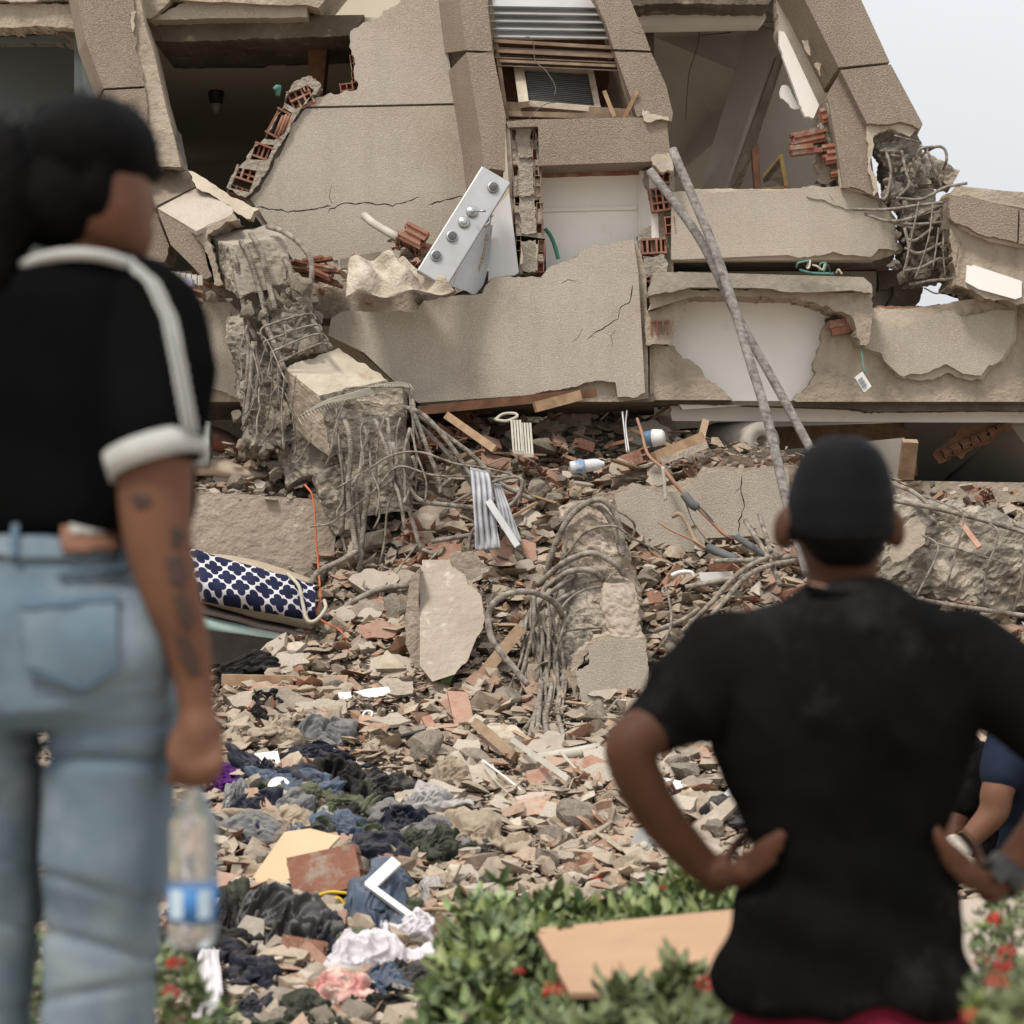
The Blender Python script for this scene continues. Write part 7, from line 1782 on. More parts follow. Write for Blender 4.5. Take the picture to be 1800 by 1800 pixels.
o = slab('hedge_board', BDp[::-1], M('tan_mdf_board', (.43, .27, .17), (.36, .225, .14), 2.5, bump=.05, rough=.8), .012); tag(o, 'tan wooden board lying flat on top of the hedge', 'board')

def bush(name, c, rad, n, size, label, nf, seed, fr=.02):
    R = thing(name, label, 'bush', (c.x, c.y, 0))
    rs = np.random.RandomState(seed); d = rs.normal(size=(n, 3)); d /= np.linalg.norm(d, axis=1)[:, None]
    r = rs.uniform(.35, 1, (n, 1)) ** .5
    pts = np.array(c) + d * r * np.array(rad)
    foliage(R, pts, d + np.array([0, 0, .6]), size, seed, 40)
    for k in range(5):
        a = rs.uniform(0, 6.28); q = c + Vector((math.cos(a) * rad[0] * .6, math.sin(a) * rad[1] * .5, rad[2] * .4))
        tube('stem', [Vector((c.x, c.y, 0)), Vector((c.x, c.y, c.z * .5)) .lerp(q, .3), q], .006, m_stem, R, 4, 5)
    for k in range(nf):
        e = rs.normal(size=3); e /= np.linalg.norm(e); e[1] = -abs(e[1]); flower(R, c + Vector(e * np.array(rad) * .95), fr, seed * 10 + k)
bush('flowering_bush', P(1810, 1640, 4.6), (.13, .12, .13), 210, .042, 'fine leaved bush with red flowers at the right edge', 7, 41, .022)
bush('flowering_bush', P(1800, 1800, 3.0), (.09, .1, .09), 150, .045, 'blurred flowering bush at the bottom right corner', 6, 42, .016)
bush('flowering_bush', P(1722, 1608, 4.9), (.04, .04, .05), 12, .03, 'small red flower spray left of the right bush', 2, 44, .02) if 0 else None
bush('flowering_bush', P(180, 1830, 4.2), (.26, .15, .23), 520, .06, 'yellow green bush behind the legs of the woman', 5, 43, .022)
bush('flowering_bush', P(1744, 1690, 4.2), (.035, .04, .03), 16, .03, 'low red flower cluster beside the shirt hem of the man', 4, 45, .022)
o = slab('pale_sheet', [(1560, 1595, 7.2), (2100, 1540, 7.4), (2150, 1800, 5.6), (1520, 1800, 5.6)], m_ground, .06); tag(o, 'broad pale dusty panel lying flat behind the right bush', 'panel')
mb = MB(); mb.box((-.72, 3.0, .165), (.75, 0, 0), (0, .38, 0), (0, 0, .265)); o = mb.build('low_wall', m_concs); tag(o, 'low concrete planter wall the woman stands on', 'wall')
bv = o.modifiers.new('bevel', 'BEVEL'); bv.width = .01
# ================================================================ people
def loft(levels, D, ns=28, ex=2.3, cap=True):
    """levels: (py, xl, xr, half depth m, depth shift m) horizontal rings read from the silhouette"""
    V = []; F = []
    L = sorted(levels, key=lambda q: q[0]); m = []
    for i in range(len(L) - 1):
        a, b = L[i], L[i + 1]
        for k in range(4):
            t = k / 4; t2 = t * t * (3 - 2 * t) * .5 + t * .5
            m.append([a[j] + (b[j] - a[j]) * (t2 if j else t) for j in range(5)])
    m.append(list(L[-1]))
    for (py, xl, xr, hd, sh) in m:
        c = P((xl + xr) / 2, py, D); hw = (xr - xl) / 2 / FPX * D
        for k in range(ns):
            a = math.tau * k / ns; ca, sa = math.cos(a), math.sin(a)
            V.append(c + Vector((hw * math.copysign(abs(ca) ** (2 / ex), ca), sh + hd * math.copysign(abs(sa) ** (2 / ex), sa), 0)))
    for i in range(len(m) - 1):
        for k in range(ns): F.append((i * ns + k, i * ns + (k + 1) % ns, (i + 1) * ns + (k + 1) % ns, (i + 1) * ns + k))
    F.append(tuple(range(ns - 1, -1, -1))); F.append(tuple((len(m) - 1) * ns + k for k in range(ns)))
    return V, F
def limb(pts, ns=16, sub=6):
    """pts: (px,py,D,r) or (Vector, r) tapered round limb"""
    P3 = [toP(p[:3]) if len(p) == 4 else p[0] for p in pts]; R = [p[3] if len(p) == 4 else p[1] for p in pts]
    path = catmull(P3, sub); n = len(path) - 1; rr = []
    for i in range(n + 1):
        t = i / n * (len(R) - 1); k = min(int(t), len(R) - 2); rr.append(R[k] + (R[k + 1] - R[k]) * (t - k))
    # rounded ends
    d0 = (path[0] - path[1]).normalized(); d1 = (path[-1] - path[-2]).normalized()
    path = [path[0] + d0 * rr[0] * .9, path[0] + d0 * rr[0] * .6] + path + [path[-1] + d1 * rr[-1] * .6, path[-1] + d1 * rr[-1] * .9]
    rr = [rr[0] * .35, rr[0] * .8] + rr + [rr[-1] * .8, rr[-1] * .35]
    V, F, _ = tube_geo(path, rr, ns)
    return V, F
def ell(c, rx, ry, rz, rot=0, n=14):
    V = []; F = []; R = Matrix.Rotation(rot, 3, 'Y')
    for i in range(1, n):
        th = math.pi * i / n
        for k in range(n * 2):
            a = math.pi * k / n
            V.append(c + R @ Vector((rx * math.sin(th) * math.cos(a), ry * math.sin(th) * math.sin(a), rz * math.cos(th))))
    m = n * 2
    for i in range(n - 2):
        for k in range(m): F.append((i * m + k, i * m + (k + 1) % m, (i + 1) * m + (k + 1) % m, (i + 1) * m + k))
    F.append(tuple(range(m - 1, -1, -1))); F.append(tuple((n - 2) * m + k for k in range(m)))
    return V, F
def union(name, parts, mat, parent, vox=.007, smooth=6, wr=None):
    V = []; F = []
    for v, f in parts:
        o = len(V); V += [Vector(q) for q in v]; F += [tuple(i + o for i in g_) for g_ in f]
    bm = bmesh.new()
    vs = [bm.verts.new(v) for v in V]
    for f in F: bm.faces.new([vs[i] for i in f])
    bmesh.ops.recalc_face_normals(bm, faces=bm.faces)
    me = bpy.data.meshes.new('tmp'); bm.to_mesh(me); bm.free()
    t = bpy.data.objects.new('tmp', me); C.objects.link(t)
    r = t.modifiers.new('r', 'REMESH'); r.mode = 'VOXEL'; r.voxel_size = vox; r.use_smooth_shade = True
    s = t.modifiers.new('s', 'SMOOTH'); s.iterations = smooth; s.factor = .5
    dg = bpy.context.evaluated_depsgraph_get(); dg.update()
    nm = bpy.data.meshes.new_from_object(t.evaluated_get(dg))
    bpy.data.objects.remove(t); bpy.data.meshes.remove(me)
    n = len(nm.vertices); co = np.zeros(n * 3); nm.vertices.foreach_get('co', co); co = co.reshape(-1, 3)
    if wr:
        no = np.zeros(n * 3); nm.vertices.foreach_get('normal', no); no = no.reshape(-1, 3)
        for i in range(n): co[i] += no[i] * wr(Vector(co[i]))
    org = np.array(wloc(parent)) if parent else np.array([co[:, 0].mean(), co[:, 1].mean(), co[:, 2].min()])
    world = co.copy(); co -= org
    nm.vertices.foreach_set('co', co.ravel()); nm.update(); nm.name = name; nm.materials.clear(); nm.materials.append(mat)
    nm.polygons.foreach_set('use_smooth', [True] * len(nm.polygons))
    o = bpy.data.objects.new(name, nm); C.objects.link(o)
    if parent: o.parent = parent
    else: o.location = org
    faces = [tuple(p.vertices) for p in nm.polygons]
    return o, BVHTree.FromPolygons([Vector(q) for q in world], faces)
def patch_on(name, bvh, outline, mat, parent, off=.003, step=6, fallback=None):
    """thin piece sewn onto a surface: outline in picture coordinates seen from the camera side, real offset skin on the surface"""
    xs_ = [p[0] for p in outline]; ys_ = [p[1] for p in outline]
    nx2 = max(2, int((max(xs_) - min(xs_)) / step)); ny2 = max(2, int((max(ys_) - min(ys_)) / step))
    def inside(x, y):
        c = False; m = len(outline)
        for i in range(m):
            a, b = outline[i], outline[(i + 1) % m]
            if (a[1] > y) != (b[1] > y) and x < (b[0] - a[0]) * (y - a[1]) / (b[1] - a[1]) + a[0]: c = not c
        return c
    V = {}; F = []
    lst = []
    def vert(i, j):
        if (i, j) in V: return V[(i, j)]
        x = min(xs_) + (max(xs_) - min(xs_)) * i / nx2; y = min(ys_) + (max(ys_) - min(ys_)) * j / ny2
        d = (P(x, y, 1) - cam.location).normalized()
        h, n, _, _ = bvh.ray_cast(cam.location, d)
        r = None
        if h is not None:
            lst.append(h + n * off); r = len(lst) - 1
        V[(i, j)] = r; return r
    for i in range(nx2):
        for j in range(ny2):
            if inside(min(xs_) + (max(xs_) - min(xs_)) * (i + .5) / nx2, min(ys_) + (max(ys_) - min(ys_)) * (j + .5) / ny2):
                q = [vert(i, j), vert(i + 1, j), vert(i + 1, j + 1), vert(i, j + 1)]
                if None not in q: F.append(tuple(q))
    if not F: return None
    o = mk(name, lst, F, mat, parent, True)
    s = o.modifiers.new('thickness', 'SOLIDIFY'); s.thickness = off * 1.2; s.offset = -1
    return o

m_skinM = M('brown_skin', (.085, .036, .019), (.062, .026, .014), 8, rough=.6, bump=.1, bscale=60, bdist=.002, spec=.18)
m_skinW = M('light_brown_skin', (.155, .073, .043), (.12, .054, .032), 8, rough=.6, bump=.1, bscale=60, bdist=.002, spec=.2)
for m_ in (m_skinM, m_skinW):
    b = m_.node_tree.nodes['Principled BSDF']; b.inputs['Subsurface Weight'].default_value = .08; b.inputs['Subsurface Radius'].default_value = (.02, .008, .004)
m_tee = M('worn_black_tee', (.009, .0085, .0085), (.004, .004, .004), 3, rough=1, stain=((.024, .022, .021), 5, .55, .75), bump=.2, bscale=200, bdist=.002, spec=.02)
m_tee2 = M('black_tee', (.0045, .0045, .005), (.0035, .0035, .0035), 5, rough=1, bump=.2, bscale=200, bdist=.002, spec=.02)
m_hair = M('black_hair', (.004, .0035, .0035), (.002, .002, .002), 30, rough=.7, bump=.6, bscale=70, bdist=.01, spec=.06)
m_trim = M('off_white_trim', (.42, .415, .39), (.36, .355, .33), 20, rough=.9, bump=.2, bscale=200, bdist=.002, spec=.1)
m_jean = M('faded_blue_jeans', (.165, .21, .245), (.085, .125, .16), 3.2, rough=.9, bump=.25, bscale=240, bdist=.002, spec=.1, stain=((.25, .29, .315), 2.4, .46, .64))
m_seam = M('denim_seam', (.10, .15, .20), (.08, .12, .16), 10, bump=0)
m_leather = M('tan_leather_label', (.26, .135, .085), (.20, .10, .065), 10, rough=.7, bump=.1)
m_short = M('dark_red_shorts', (.16, .012, .030), (.11, .008, .02), 6, rough=.9, bump=.2, spec=.1)
m_cap = M('black_cap', (.006, .0065, .0075), (.004, .004, .005), 8, rough=.8, bump=.2, bscale=120, bdist=.003, spec=.12)
m_tat = M('tattoo_ink', (.075, .045, .035), (.05, .032, .028), 30, rough=.55, bump=0)
m_shoe = M('dark_shoe', (.03, .03, .032), bump=.1)
def hand_geo(wr, kn, spread, curl, thumb, r=.011, down=None, pr=1.0):
    """wrist, knuckle line centre, half-width vector across the knuckles, list of finger joint offsets, thumb polyline"""
    parts = [limb([(wr, .026 * pr), ((wr + kn) / 2, .034 * pr), (kn, .030 * pr)], 12, 4)]
    for i in range(4):
        b = kn + spread * ((i - 1.5) / 1.5)
        ln = (.92, 1.0, .95, .78)[i]
        q = [b - (kn - wr) * .15] + [b + c * ln for c in curl]
        parts.append(limb([(p, r * (1 - .1 * k)) for k, p in enumerate(q)], 10, 3))
    parts.append(limb([(p, r * 1.2) for p in thumb], 10, 3))
    return parts

# ---------------- man seen from behind, hands on hips
MAN = thing('person', 'man in black cap and black tee seen from behind, hands on hips', 'person', P(1490, 900, 3.55).xy.to_3d())
D = 3.55
body = [loft([(790, 1430, 1525, .06, 0), (815, 1405, 1550, .085, 0), (860, 1392, 1564, .095, 0), (910, 1392, 1564, .097, 0), (950, 1400, 1556, .09, 0), (980, 1412, 1548, .078, .01), (1005, 1420, 1545, .065, .01), (1040, 1420, 1548, .062, .01), (1080, 1400, 1566, .07, .01), (1110, 1380, 1590, .065, .01)], D, ex=2.0),
        loft([(1100, 1320, 1660, .07, .01), (1200, 1300, 1670, .09, 0), (1400, 1340, 1635, .085, 0), (1560, 1365, 1625, .085, 0), (1700, 1330, 1660, .09, 0), (1800, 1310, 1690, .09, 0)], D),
        ell(P(1378, 928, D + .0), .019, .02, .036, .15), ell(P(1572, 928, D + .0), .019, .02, .036, -.15),
        limb([(1480, 900, D + .06, .05), (1480, 945, D + .09, .03), (1480, 930, D + .105, .012)]),
        # left arm on screen
        limb([(1290, 1165, D, .045), (1210, 1235, D - .02, .046), (1118, 1300, D - .05, .045), (1112, 1340, D - .05, .042), (1150, 1420, D - .02, .040), (1215, 1500, D + .02, .033), (1262, 1545, D + .03, .027)]),
        limb([(1690, 1165, D, .045), (1775, 1235, D - .02, .046), (1880, 1310, D - .06, .045), (1850, 1430, D - .02, .040), (1790, 1510, D + .0, .033), (1742, 1560, D - .02, .027)]),
        limb([(1400, 1780, D, .085), (1390, 2150, D, .06), (1385, 2400, D + .02, .055), (1385, 2570, D + .02, .038)]), limb([(1590, 1780, D, .085), (1600, 2150, D, .06), (1605, 2400, D + .02, .055), (1605, 2570, D + .02, .038)])]
w1 = P(1262, 1548, D + .02); k1 = P(1305, 1532, D - .06)
body += hand_geo(w1, k1, P(1310, 1560, D - .06) - P(1310, 1538, D - .06), [P(1340, 1505, D - .09) - k1, P(1362, 1490, D - .10) - k1, P(1380, 1478, D - .105) - k1], [P(1270, 1530, D), P(1290, 1490, D + .04), P(1320, 1460, D + .07)], .009, pr=.6)
w2 = P(1742, 1562, D - .02); k2 = P(1700, 1535, D - .06)
body += hand_geo(w2, k2, P(1700, 1556, D - .06) - P(1700, 1536, D - .06), [P(1672, 1508, D - .09) - k2, P(1654, 1488, D - .10) - k2, P(1643, 1470, D - .10) - k2], [P(1730, 1530, D), P(1712, 1490, D + .04), P(1690, 1465, D + .07)], .009, pr=.6)
bo, bvb = union('body', body, m_skinM, MAN, .0065, 4)
def wrt(p):
    px = 900 + p.x / p.y * FPX; py = 900 - (p.z - CAMZ) / p.y * FPX
    w = noise.noise(Vector((p.x * 5, 0, p.z * 3))) * .014 + (1 - abs(noise.noise(Vector((p.x * 7 + p.z * 3, 1, p.z * 4)))) * 2.4) * .014
    if py > 1400: w += math.sin(p.z * 42 + p.x * 14 + 3 * noise.noise(p * 5)) * .006 * min(1, (py - 1400) / 100)
    return w
shirt = [loft([(1032, 1412, 1556, .075, .01), (1048, 1378, 1592, .088, 0), (1068, 1325, 1645, .10, 0), (1100, 1275, 1695, .115, 0), (1160, 1246, 1724, .125, 0), (1230, 1250, 1715, .13, 0), (1310, 1262, 1704, .125, 0), (1370, 1280, 1690, .12, 0), (1430, 1308, 1668, .115, 0), (1480, 1330, 1650, .112, 0), (1530, 1335, 1652, .11, 0), (1580, 1312, 1674, .115, 0), (1640, 1288, 1700, .12, 0), (1700, 1272, 1714, .125, 0), (1752, 1264, 1722, .128, 0)], D, ex=2.2),
         limb([(1340, 1135, D, .06), (1288, 1160, D, .074), (1228, 1212, D - .02, .070), (1156, 1276, D - .03, .058)], 20), limb([(1630, 1135, D, .06), (1690, 1160, D, .074), (1760, 1212, D - .02, .070), (1838, 1282, D - .03, .058)], 20)]
so, bvs = union('tee_shirt', shirt, m_tee, MAN, .009, 6, wrt)
tube('collar_rib', [(1418, 1034, D - .07), (1450, 1044, D - .085), (1484, 1047, D - .09), (1520, 1043, D - .085), (1552, 1033, D - .07)], .007, m_tee2, so)
tube('necklace', [(1424, 1026, D - .055), (1484, 1036, D - .068), (1544, 1025, D - .055)], .0025, m_copper, MAN)
cap_l = [(768, 1448, 1512, .05, 0), (776, 1434, 1526, .075, 0), (795, 1412, 1547, .095, 0), (818, 1400, 1559, .102, 0), (846, 1391, 1567, .106, 0), (880, 1383, 1573, .110, 0), (930, 1385, 1571, .108, 0), (952, 1393, 1564, .10, 0)]
co_, bvc = union('cap', [loft(cap_l, D, ex=2.05), limb([(1480, 890, D + .09, .05), (1480, 900, D + .17, .035)])], m_cap, MAN, .006, 5)
disc('cap_button', P(1480, 768, D), Vector((0, 0, 1)), .008, .005, m_cap, co_)
for k in range(6):
    a = math.pi * (k + .5) / 6
    x = 1480 + math.cos(a) * 96
    0 and patch_on('cap_seam', bvc, [(1478 + math.cos(a) * 10, 772), (1482 + math.cos(a) * 10, 772), (x + 2, 935), (x - 2, 935)], m_tee2, co_, .0015, 3)
patch_on('cap_band', bvc, [(1386, 925), (1440, 938), (1520, 938), (1572, 925), (1572, 940), (1520, 953), (1440, 953), (1388, 942)], m_tee, co_, .002, 4)
ho, _ = union('hair', [loft([(930, 1396, 1562, .102, -.006), (955, 1404, 1554, .098, -.006), (980, 1420, 1540, .085, -.006), (995, 1435, 1528, .07, -.004)], D, ex=2)], m_hair, MAN, .006, 3)
sh, _ = union('shorts', [loft([(1720, 1300, 1688, .10, 0), (1768, 1292, 1696, .105, 0), (1800, 1280, 1708, .115, 0), (1850, 1270, 1722, .13, 0), (1900, 1268, 1724, .13, 0)], D), loft([(1880, 1268, 1490, .12, 0), (2100, 1270, 1485, .105, 0)], D), loft([(1880, 1500, 1724, .12, 0), (2100, 1505, 1722, .105, 0)], D)], m_short, MAN, .01, 5)
WA = thing('x', 'x', 'x'); bpy.data.objects.remove(WA)
wc = P(1765, 1538, D - .01); wd_ = (P(1790, 1510, D) - P(1742, 1562, D - .02)).normalized()
wt = disc('watch_strap', wc - wd_ * .016, wd_, .038, .032, m_dark, MAN, [(.033, 0), (.038, 0), (.038, .032), (.033, .032)], 24)
mb = MB(); mb.box(wc + Vector((-.01, -.037, .014)), wd_ * .019, wd_.cross(Vector((0, 1, 0))).normalized() * .012, Vector((0, .005, 0))); mb.build('watch_face', m_dark, wt)
for x in (1385, 1605): union('shoe', [limb([(x, 2590, D - .04, .045), (x, 2600, D + .16, .038)])], m_shoe, MAN, .01, 3)

# ---------------- woman with bottle
WOM = thing('person', 'woman in black tee with white striped sleeves and light jeans holding a bottle', 'person', Vector((P(100, 900, 3.0).x, 3.0, .43)))
D = 3.0
sk = [ell(P(188, 345, D + .01), .064, .095, .094), ell(P(218, 410, D + .03), .042, .06, .048, .3), ell(P(262, 368, D + .05), .012, .016, .018), ell(P(258, 402, D + .05), .011, .016, .012), ell(P(246, 440, D + .04), .014, .02, .014), ell(P(206, 362, D - .045), .012, .016, .028), limb([(204, 345, D - .06, .007), (216, 358, D - .062, .007), (208, 382, D - .06, .006)], 8),
      limb([(168, 380, D, .05), (150, 440, D, .05), (140, 490, D, .055)]), loft([(470, 40, 240, .07, 0), (520, -60, 290, .08, 0), (900, -60, 300, .08, .02), (960, -40, 210, .09, .02), (1000, -50, 215, .09, .02)], D),
      limb([(262, 560, D - .04, .052), (272, 760, D - .09, .054), (272, 860, D - .10, .052), (278, 950, D - .10, .047), (300, 1040, D - .10, .041), (322, 1110, D - .09, .034), (340, 1190, D - .08, .028), (347, 1250, D - .08, .025)])]
wr_ = P(347, 1250, D - .08); kn_ = P(352, 1325, D - .09)
sk += hand_geo(wr_, kn_, Vector((.026, -.006, 0)), [P(348, 1352, D - .115) - kn_, P(338, 1375, D - .10) - kn_, P(328, 1372, D - .07) - kn_], [P(338, 1268, D - .085), P(312, 1300, D - .10), P(310, 1335, D - .11), P(326, 1352, D - .11)], .0115)
sk.append(ell(P(345, 1345, D - .085), .036, .026, .034))
wo, bvw = union('body', sk, m_skinW, WOM, .006, 4)
for i, pl in enumerate(([(292, 980), (318, 975), (330, 1010), (318, 1040), (296, 1020)], [(305, 1045), (325, 1040), (340, 1080), (335, 1110), (316, 1100)], [(308, 1110), (330, 1118), (345, 1150), (352, 1185), (335, 1190), (318, 1160)], [(232, 870), (262, 868), (266, 890), (240, 895)], [(300, 925), (322, 935), (318, 965), (300, 960)])):
    patch_on('tattoo', bvw, pl, m_tat, wo, .0006, 4)
disc('earring', P(208, 358, D - .05), Vector((.3, -1, 0)), .006, .004, m_steel, WOM)
hr = [ell(P(156, 268, D), .099, .105, .080, -.05), ell(P(112, 348, D - .02), .068, .085, .078), ell(P(140, 230, D), .075, .08, .052), ell(P(4, 345, D - .06), .055, .06, .105), ell(P(-10, 450, D - .06), .04, .05, .09), ell(P(62, 345, D - .02), .03, .04, .03), ell(P(176, 320, D - .045), .030, .05, .065), ell(P(245, 290, D + .03), .030, .05, .030)]
union('hair', hr, m_hair, WOM, .006, 3, lambda p: (noise.noise(Vector((p.x * 30, p.y * 30, p.z * 9)))) * .004)
mb = MB(); rq = random.Random(66)
for k in range(150):
    cx_, cy_, rx_, ry_, dd = rq.choice([(156, 268, 122, 98, D), (4, 345, 66, 130, D - .06), (112, 350, 84, 94, D - .02)])
    a = rq.uniform(0, 6.28); x, y = cx_ + math.cos(a) * rx_ * .97, cy_ + math.sin(a) * ry_ * .97
    if x > 190 and y > 330: continue
    t = a + rq.choice((-1, 1)) * 1.3; l = rq.uniform(14, 42); pth = [P(x, y, dd), P(x + math.cos(t) * l * .5 + math.cos(a) * 3, y + math.sin(t) * l * .5 + math.sin(a) * 3, dd - .01), P(x + math.cos(t) * l + math.cos(a) * rq.uniform(2, 14), y + math.sin(t) * l + math.sin(a) * rq.uniform(2, 14), dd - .015)]
    V, F, _ = tube_geo(catmull(pth, 3), .0012, 3); mb.add(V, F)
mb.build('loose_strands', m_hair, WOM, fix=False, kind='stuff')
def wrw(p):
    py = 900 - (p.z - CAMZ) / p.y * FPX
    return noise.noise(Vector((p.x * 6, 0, p.z * 4))) * .010 + (1 - abs(noise.noise(Vector((p.x * 8 + p.z * 3, 1, p.z * 5)))) * 2) * .006 - .003
ts = [loft([(452, 60, 222, .078, 0), (466, 20, 250, .09, 0), (490, -40, 278, .10, 0), (530, -90, 300, .11, 0), (600, -115, 322, .12, .01), (700, -115, 332, .13, .02), (800, -105, 338, .13, .03), (880, -95, 340, .13, .03), (938, -90, 322, .125, .03)], D, ex=2.2),
      limb([(215, 530, D, .07), (262, 560, D - .03, .072), (280, 650, D - .06, .074), (277, 720, D - .085, .070), (272, 760, D - .095, .066)], 20), limb([(-60, 530, D, .07), (-110, 560, D - .0, .072), (-130, 650, D - .0, .074), (-130, 780, D - .0, .066)], 20)]
to, bvt = union('tee_shirt', ts, m_tee2, WOM, .008, 5, wrw)
tube('collar_trim', [(40, 466, D - .075), (80, 452, D - .09), (130, 446, D - .10), (180, 450, D - .095), (222, 462, D - .075)], .0085, m_trim, to)
def band(off): return [(p[0] + off, p[1]) for p in ((214, 458), (262, 498), (292, 560), (310, 650), (328, 760))]
for k in range(3):
    a, b = band(k * 9 - 8), band(k * 9 - 2)
    patch_on('sleeve_stripe', bvt, a + b[::-1], m_trim, to, .0025, 3)
# sleeve cuff: a ring round the sleeve end
ax_ = (P(274, 806, D - .10) - P(277, 745, D - .085)).normalized()
ax_ = Vector((.30, -.15, -.94)).normalized()
cf = disc('sleeve_cuff', P(266, 778, D - .095), ax_, .073, .036, m_trim, to, [(.062, 0), (.0685, 0), (.069, .036), (.062, .036)], 32)
union('inner_sleeve_edge', [limb([(270, 740, D - .095, .062), (272, 765, D - .098, .06)], 20)], m_tee2, to, .008, 1)
def wrj(p):
    px = 900 + p.x / p.y * FPX; py = 900 - (p.z - CAMZ) / p.y * FPX
    w = (1 - abs(noise.noise(Vector((p.x * 3, 2, p.z * 9)))) * 2.2) * .006 + noise.noise(Vector((p.x * 8, 0, p.z * 5))) * .005
    for (y0, a, sl) in ((1335, .011, .02), (1285, .006, -.12), (1660, .008, .25), (1740, .007, -.2), (1560, .006, .3), (1210, .004, -.2)):
        w -= a * math.exp(-((py - y0 - sl * (px - 170)) / 9) ** 2) * (1 if 60 < px < 300 else .5)
    return w
jn = [loft([(945, -75, 216, .115, .02), (1000, -95, 238, .125, .01), (1080, -112, 272, .14, 0), (1160, -122, 302, .15, 0), (1230, -126, 316, .145, 0), (1270, -126, 312, .12, .01)], D, ex=2.4),
      ell(P(176, 1150, D - .05), .105, .10, .10), ell(P(-20, 1150, D - .05), .10, .10, .10),
      loft([(1240, 76, 316, .125, 0), (1320, 84, 312, .12, 0), (1400, 86, 303, .115, 0), (1500, 82, 291, .11, 0), (1600, 84, 282, .10, .01), (1700, 82, 272, .095, .01), (1800, 78, 263, .09, .01), (2000, 70, 255, .085, .02), (2200, 62, 262, .09, .02), (2330, 55, 270, .095, .02)], D),
      loft([(1240, -126, 70, .125, .02), (1320, -130, 64, .12, .02), (1400, -132, 60, .115, .04), (1500, -134, 56, .11, .03), (1600, -136, 58, .10, .04), (1700, -138, 42, .095, .04), (1800, -140, 28, .09, .04), (2330, -150, 10, .095, .05)], D)]
jo, bvj = union('jeans', jn, m_jean, WOM, .0075, 4, wrj)
patch_on('waistband', bvj, [(-60, 946), (100, 952), (214, 944), (222, 975), (100, 985), (-60, 980)], m_jean, jo, .004, 5)
patch_on('back_pocket', bvj, [(40, 1070), (205, 1062), (204, 1170), (146, 1208), (52, 1172)], m_jean, jo, .0045, 5)
patch_on('pocket_hem', bvj, [(40, 1062), (205, 1054), (206, 1066), (40, 1074)], m_seam, jo, .006, 3)
for pl in ([(52, 1176), (146, 1202), (144, 1209), (50, 1184)], [(146, 1202), (205, 1166), (208, 1174), (147, 1210)], [(100, 1010), (215, 1000), (230, 1006), (100, 1018)]): patch_on('seam', bvj, pl, m_seam, jo, .0055, 3)
patch_on('leather_label', bvj, [(105, 936), (192, 934), (192, 974), (108, 978)], m_leather, jo, .009, 4)
patch_on('label_stitch', bvj, [(118, 938), (182, 936), (182, 950), (120, 952)], m_trim, jo, .0105, 3)
for x in (30, 205): patch_on('belt_loop', bvj, [(x - 6, 940), (x + 6, 940), (x + 6, 986), (x - 6, 986)], m_seam, jo, .008, 3)
for x in (160, -60): union('shoe', [limb([(x, 2345, D - .03, .04), (x, 2352, D + .14, .035)])], m_trim, WOM, .01, 3)

# bottle held by the neck
BO = thing('water_bottle', 'clear plastic water bottle with blue and white label held upright by the woman', 'bottle', P(338, 1662, D - .09))
m_pet = bpy.data.materials.new('clear_pet_plastic'); m_pet.use_nodes = True
b = m_pet.node_tree.nodes['Principled BSDF']; b.inputs['Base Color'].default_value = (.93, .95, .97, 1); b.inputs['Roughness'].default_value = .08; b.inputs['Transmission Weight'].default_value = .93; b.inputs['IOR'].default_value = 1.25
DB = D - .09
prof = [(0, .013), (.10, .013), (.13, .016), (.26, .032), (.32, .0335), (.38, .031), (.42, .0335), (.48, .031), (.52, .0335), (.58, .032), (.60, .0335), (.80, .0335), (.84, .031), (.88, .0335), (.97, .0335), (1, .028)]
lathe('bottle_body', (342, 1366, DB), (338, 1662, DB), prof, m_pet, BO, 32)
lathe('cap', (342, 1352, DB), (342, 1372, DB), [(0, .014), (1, .0145)], M('blue_cap', (.05, .16, .42), bump=0, rough=.5), BO)
LBm = M('bottle_label', (.045, .16, .38), (.05, .18, .42), 4, rough=.5, bump=0)
lb = lathe('label', (339, 1556, DB), (338.5, 1616, DB), [(0, .0343), (1, .0343)], LBm, BO, 32)
m_lw = M('pale_label_print', (.50, .60, .68), (.42, .52, .60), 30, bump=0, rough=.5)
for a0, a1 in ((-.95, -.25), (.35, .95)):
    V = []; F = []; c0 = P(339, 1558, DB); c1 = P(338.5, 1608, DB)
    for i in range(9):
        a = a0 + (a1 - a0) * i / 8; d = Vector((math.sin(a), -math.cos(a), 0)) * .0348; V += [c0 + d, c1 + d]
    mk('label_panel', V, [(2 * i, 2 * i + 2, 2 * i + 3, 2 * i + 1) for i in range(8)], m_lw, lb, True)

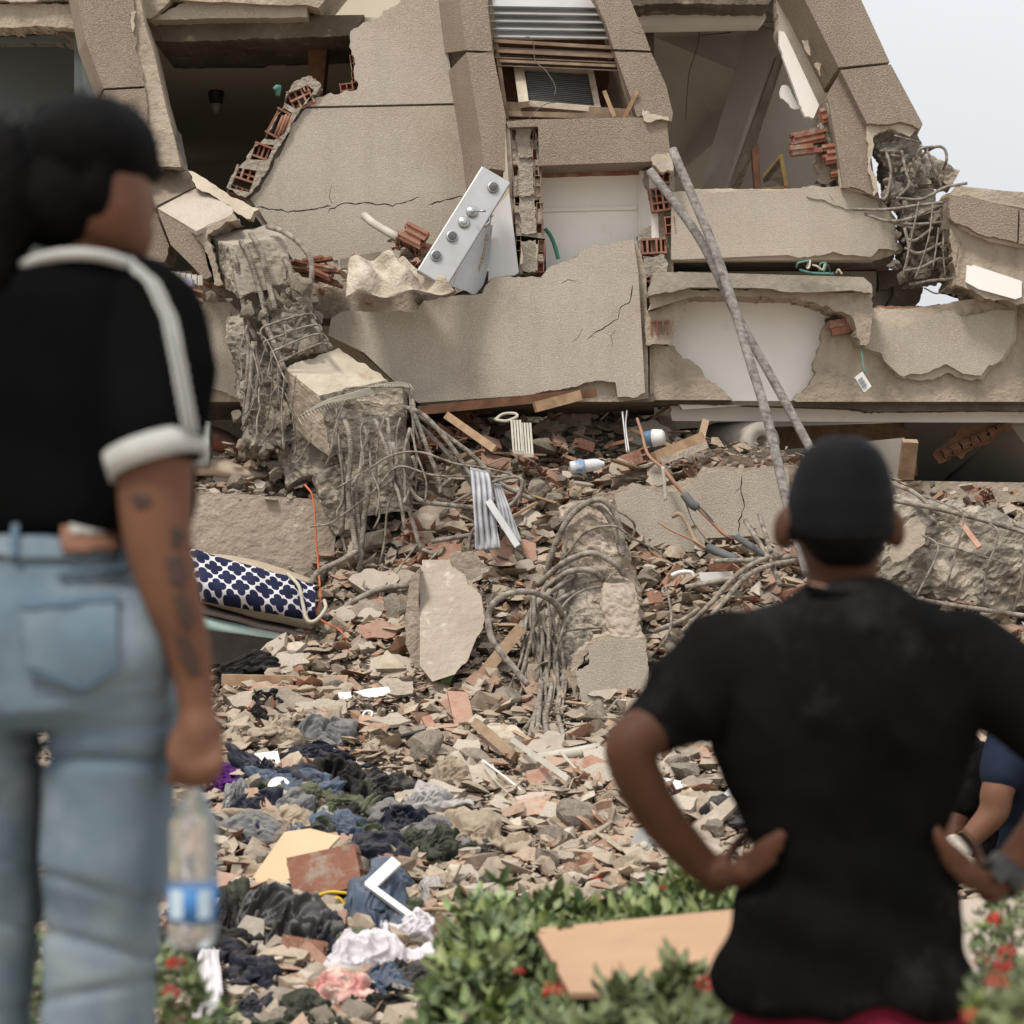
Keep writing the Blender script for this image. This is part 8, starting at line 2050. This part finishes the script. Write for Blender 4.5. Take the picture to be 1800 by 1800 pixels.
# ---------------- two workers behind, at the right edge
m_navyt = M('navy_work_shirt', (.014, .020, .036), (.010, .014, .026), 4, rough=.9, bump=.2, spec=.1)
m_glove = M('white_work_glove', (.42, .38, .33), (.34, .30, .26), 30, bump=.4)
WK = thing('person', 'worker in navy shirt bending with gloved hand at the right edge', 'person', Vector((P(1850, 900, 8.0).x, 8.0, .14)))
D = 8.0
b_, _ = union('body', [ell(P(1740, 1235, D), .08, .1, .11), limb([(1770, 1270, D, .06), (1800, 1300, D, .07)]), limb([(1770, 1340, D - .1, .065), (1752, 1395, D - .15, .062), (1748, 1425, D - .16, .056), (1718, 1460, D - .18, .046), (1694, 1482, D - .2, .036)]), loft([(1330, 1780, 1900, .1, 0), (1500, 1790, 1900, .1, .1)], D)], m_skinW, WK, .014, 3)
s_, _ = union('work_shirt', [limb([(1800, 1310, D, .15), (1830, 1390, D + .05, .19), (1850, 1490, D + .1, .19)], 24), limb([(1780, 1320, D - .05, .11), (1762, 1362, D - .13, .082)], 16)], m_navyt, WK, .018, 4, lambda p: noise.noise(p * 7) * .012)
union('trousers', [limb([(1850, 1460, D + .1, .19), (1810, 1500, D, .13), (1790, 1580, D + .1, .09)], 20), limb([(1900, 1480, D + .2, .13), (1900, 1590, D + .3, .09)], 20)], m_navyt, WK, .02, 3)
union('glove', [limb([(1694, 1484, D - .2, .04), (1684, 1506, D - .21, .044)], 12, 4)] + [limb([(1676 + k * 7, 1500, D - .22, .014), (1674 + k * 7, 1516, D - .24, .013), (1680 + k * 6, 1522, D - .22, .012)], 8, 3) for k in range(4)] + [limb([(1700, 1490, D - .2, .014), (1704, 1504, D - .22, .013)], 8, 3)], m_glove, WK, .009, 3)
wv = (P(1718, 1460, D - .18) - P(1694, 1482, D - .2)).normalized()
disc('bracelet', P(1697, 1479, D - .2), wv, .042, .012, M('yellow_band', (.5, .3, .04), bump=0), WK, [(.036, 0), (.042, 0), (.042, .012), (.036, .012)])
union('hair', [ell(P(1738, 1228, D), .085, .105, .10)], m_hair, WK, .014, 2)
WK2 = thing('person', 'worker in black crouching behind the man, mostly hidden by his torso', 'person', Vector((P(1700, 900, 8.4).x, 8.4, .2)))
D = 8.4
union('body', [ell(P(1690, 1330, D), .08, .1, .1), limb([(1690, 1420, D - .1, .06), (1680, 1450, D - .15, .05), (1678, 1480, D - .2, .036)])], m_skinM, WK2, .014, 3)
union('black_shirt', [limb([(1712, 1360, D, .14), (1720, 1440, D, .17), (1735, 1500, D, .17)], 24), limb([(1700, 1370, D - .08, .09), (1690, 1410, D - .12, .08)], 16)], m_tee, WK2, .018, 3, lambda p: noise.noise(p * 7) * .012)
union('trousers', [limb([(1735, 1490, D, .17), (1700, 1520, D - .1, .11), (1700, 1560, D, .08)], 20)], m_tee, WK2, .02, 3)
union('glove', [limb([(1678, 1478, D - .2, .038), (1674, 1496, D - .22, .042)], 12, 4)], m_glove, WK2, .012, 2)
union('hair', [ell(P(1690, 1320, D), .085, .105, .09)], m_hair, WK2, .014, 2)
mb = MB(); bar(mb, (1655, 1498, 7.7), (1722, 1530, 7.7), .03, 0, .02); o = mb.build('timber', m_cream); tag(o, 'pale plank held by the two workers at the right', 'timber')
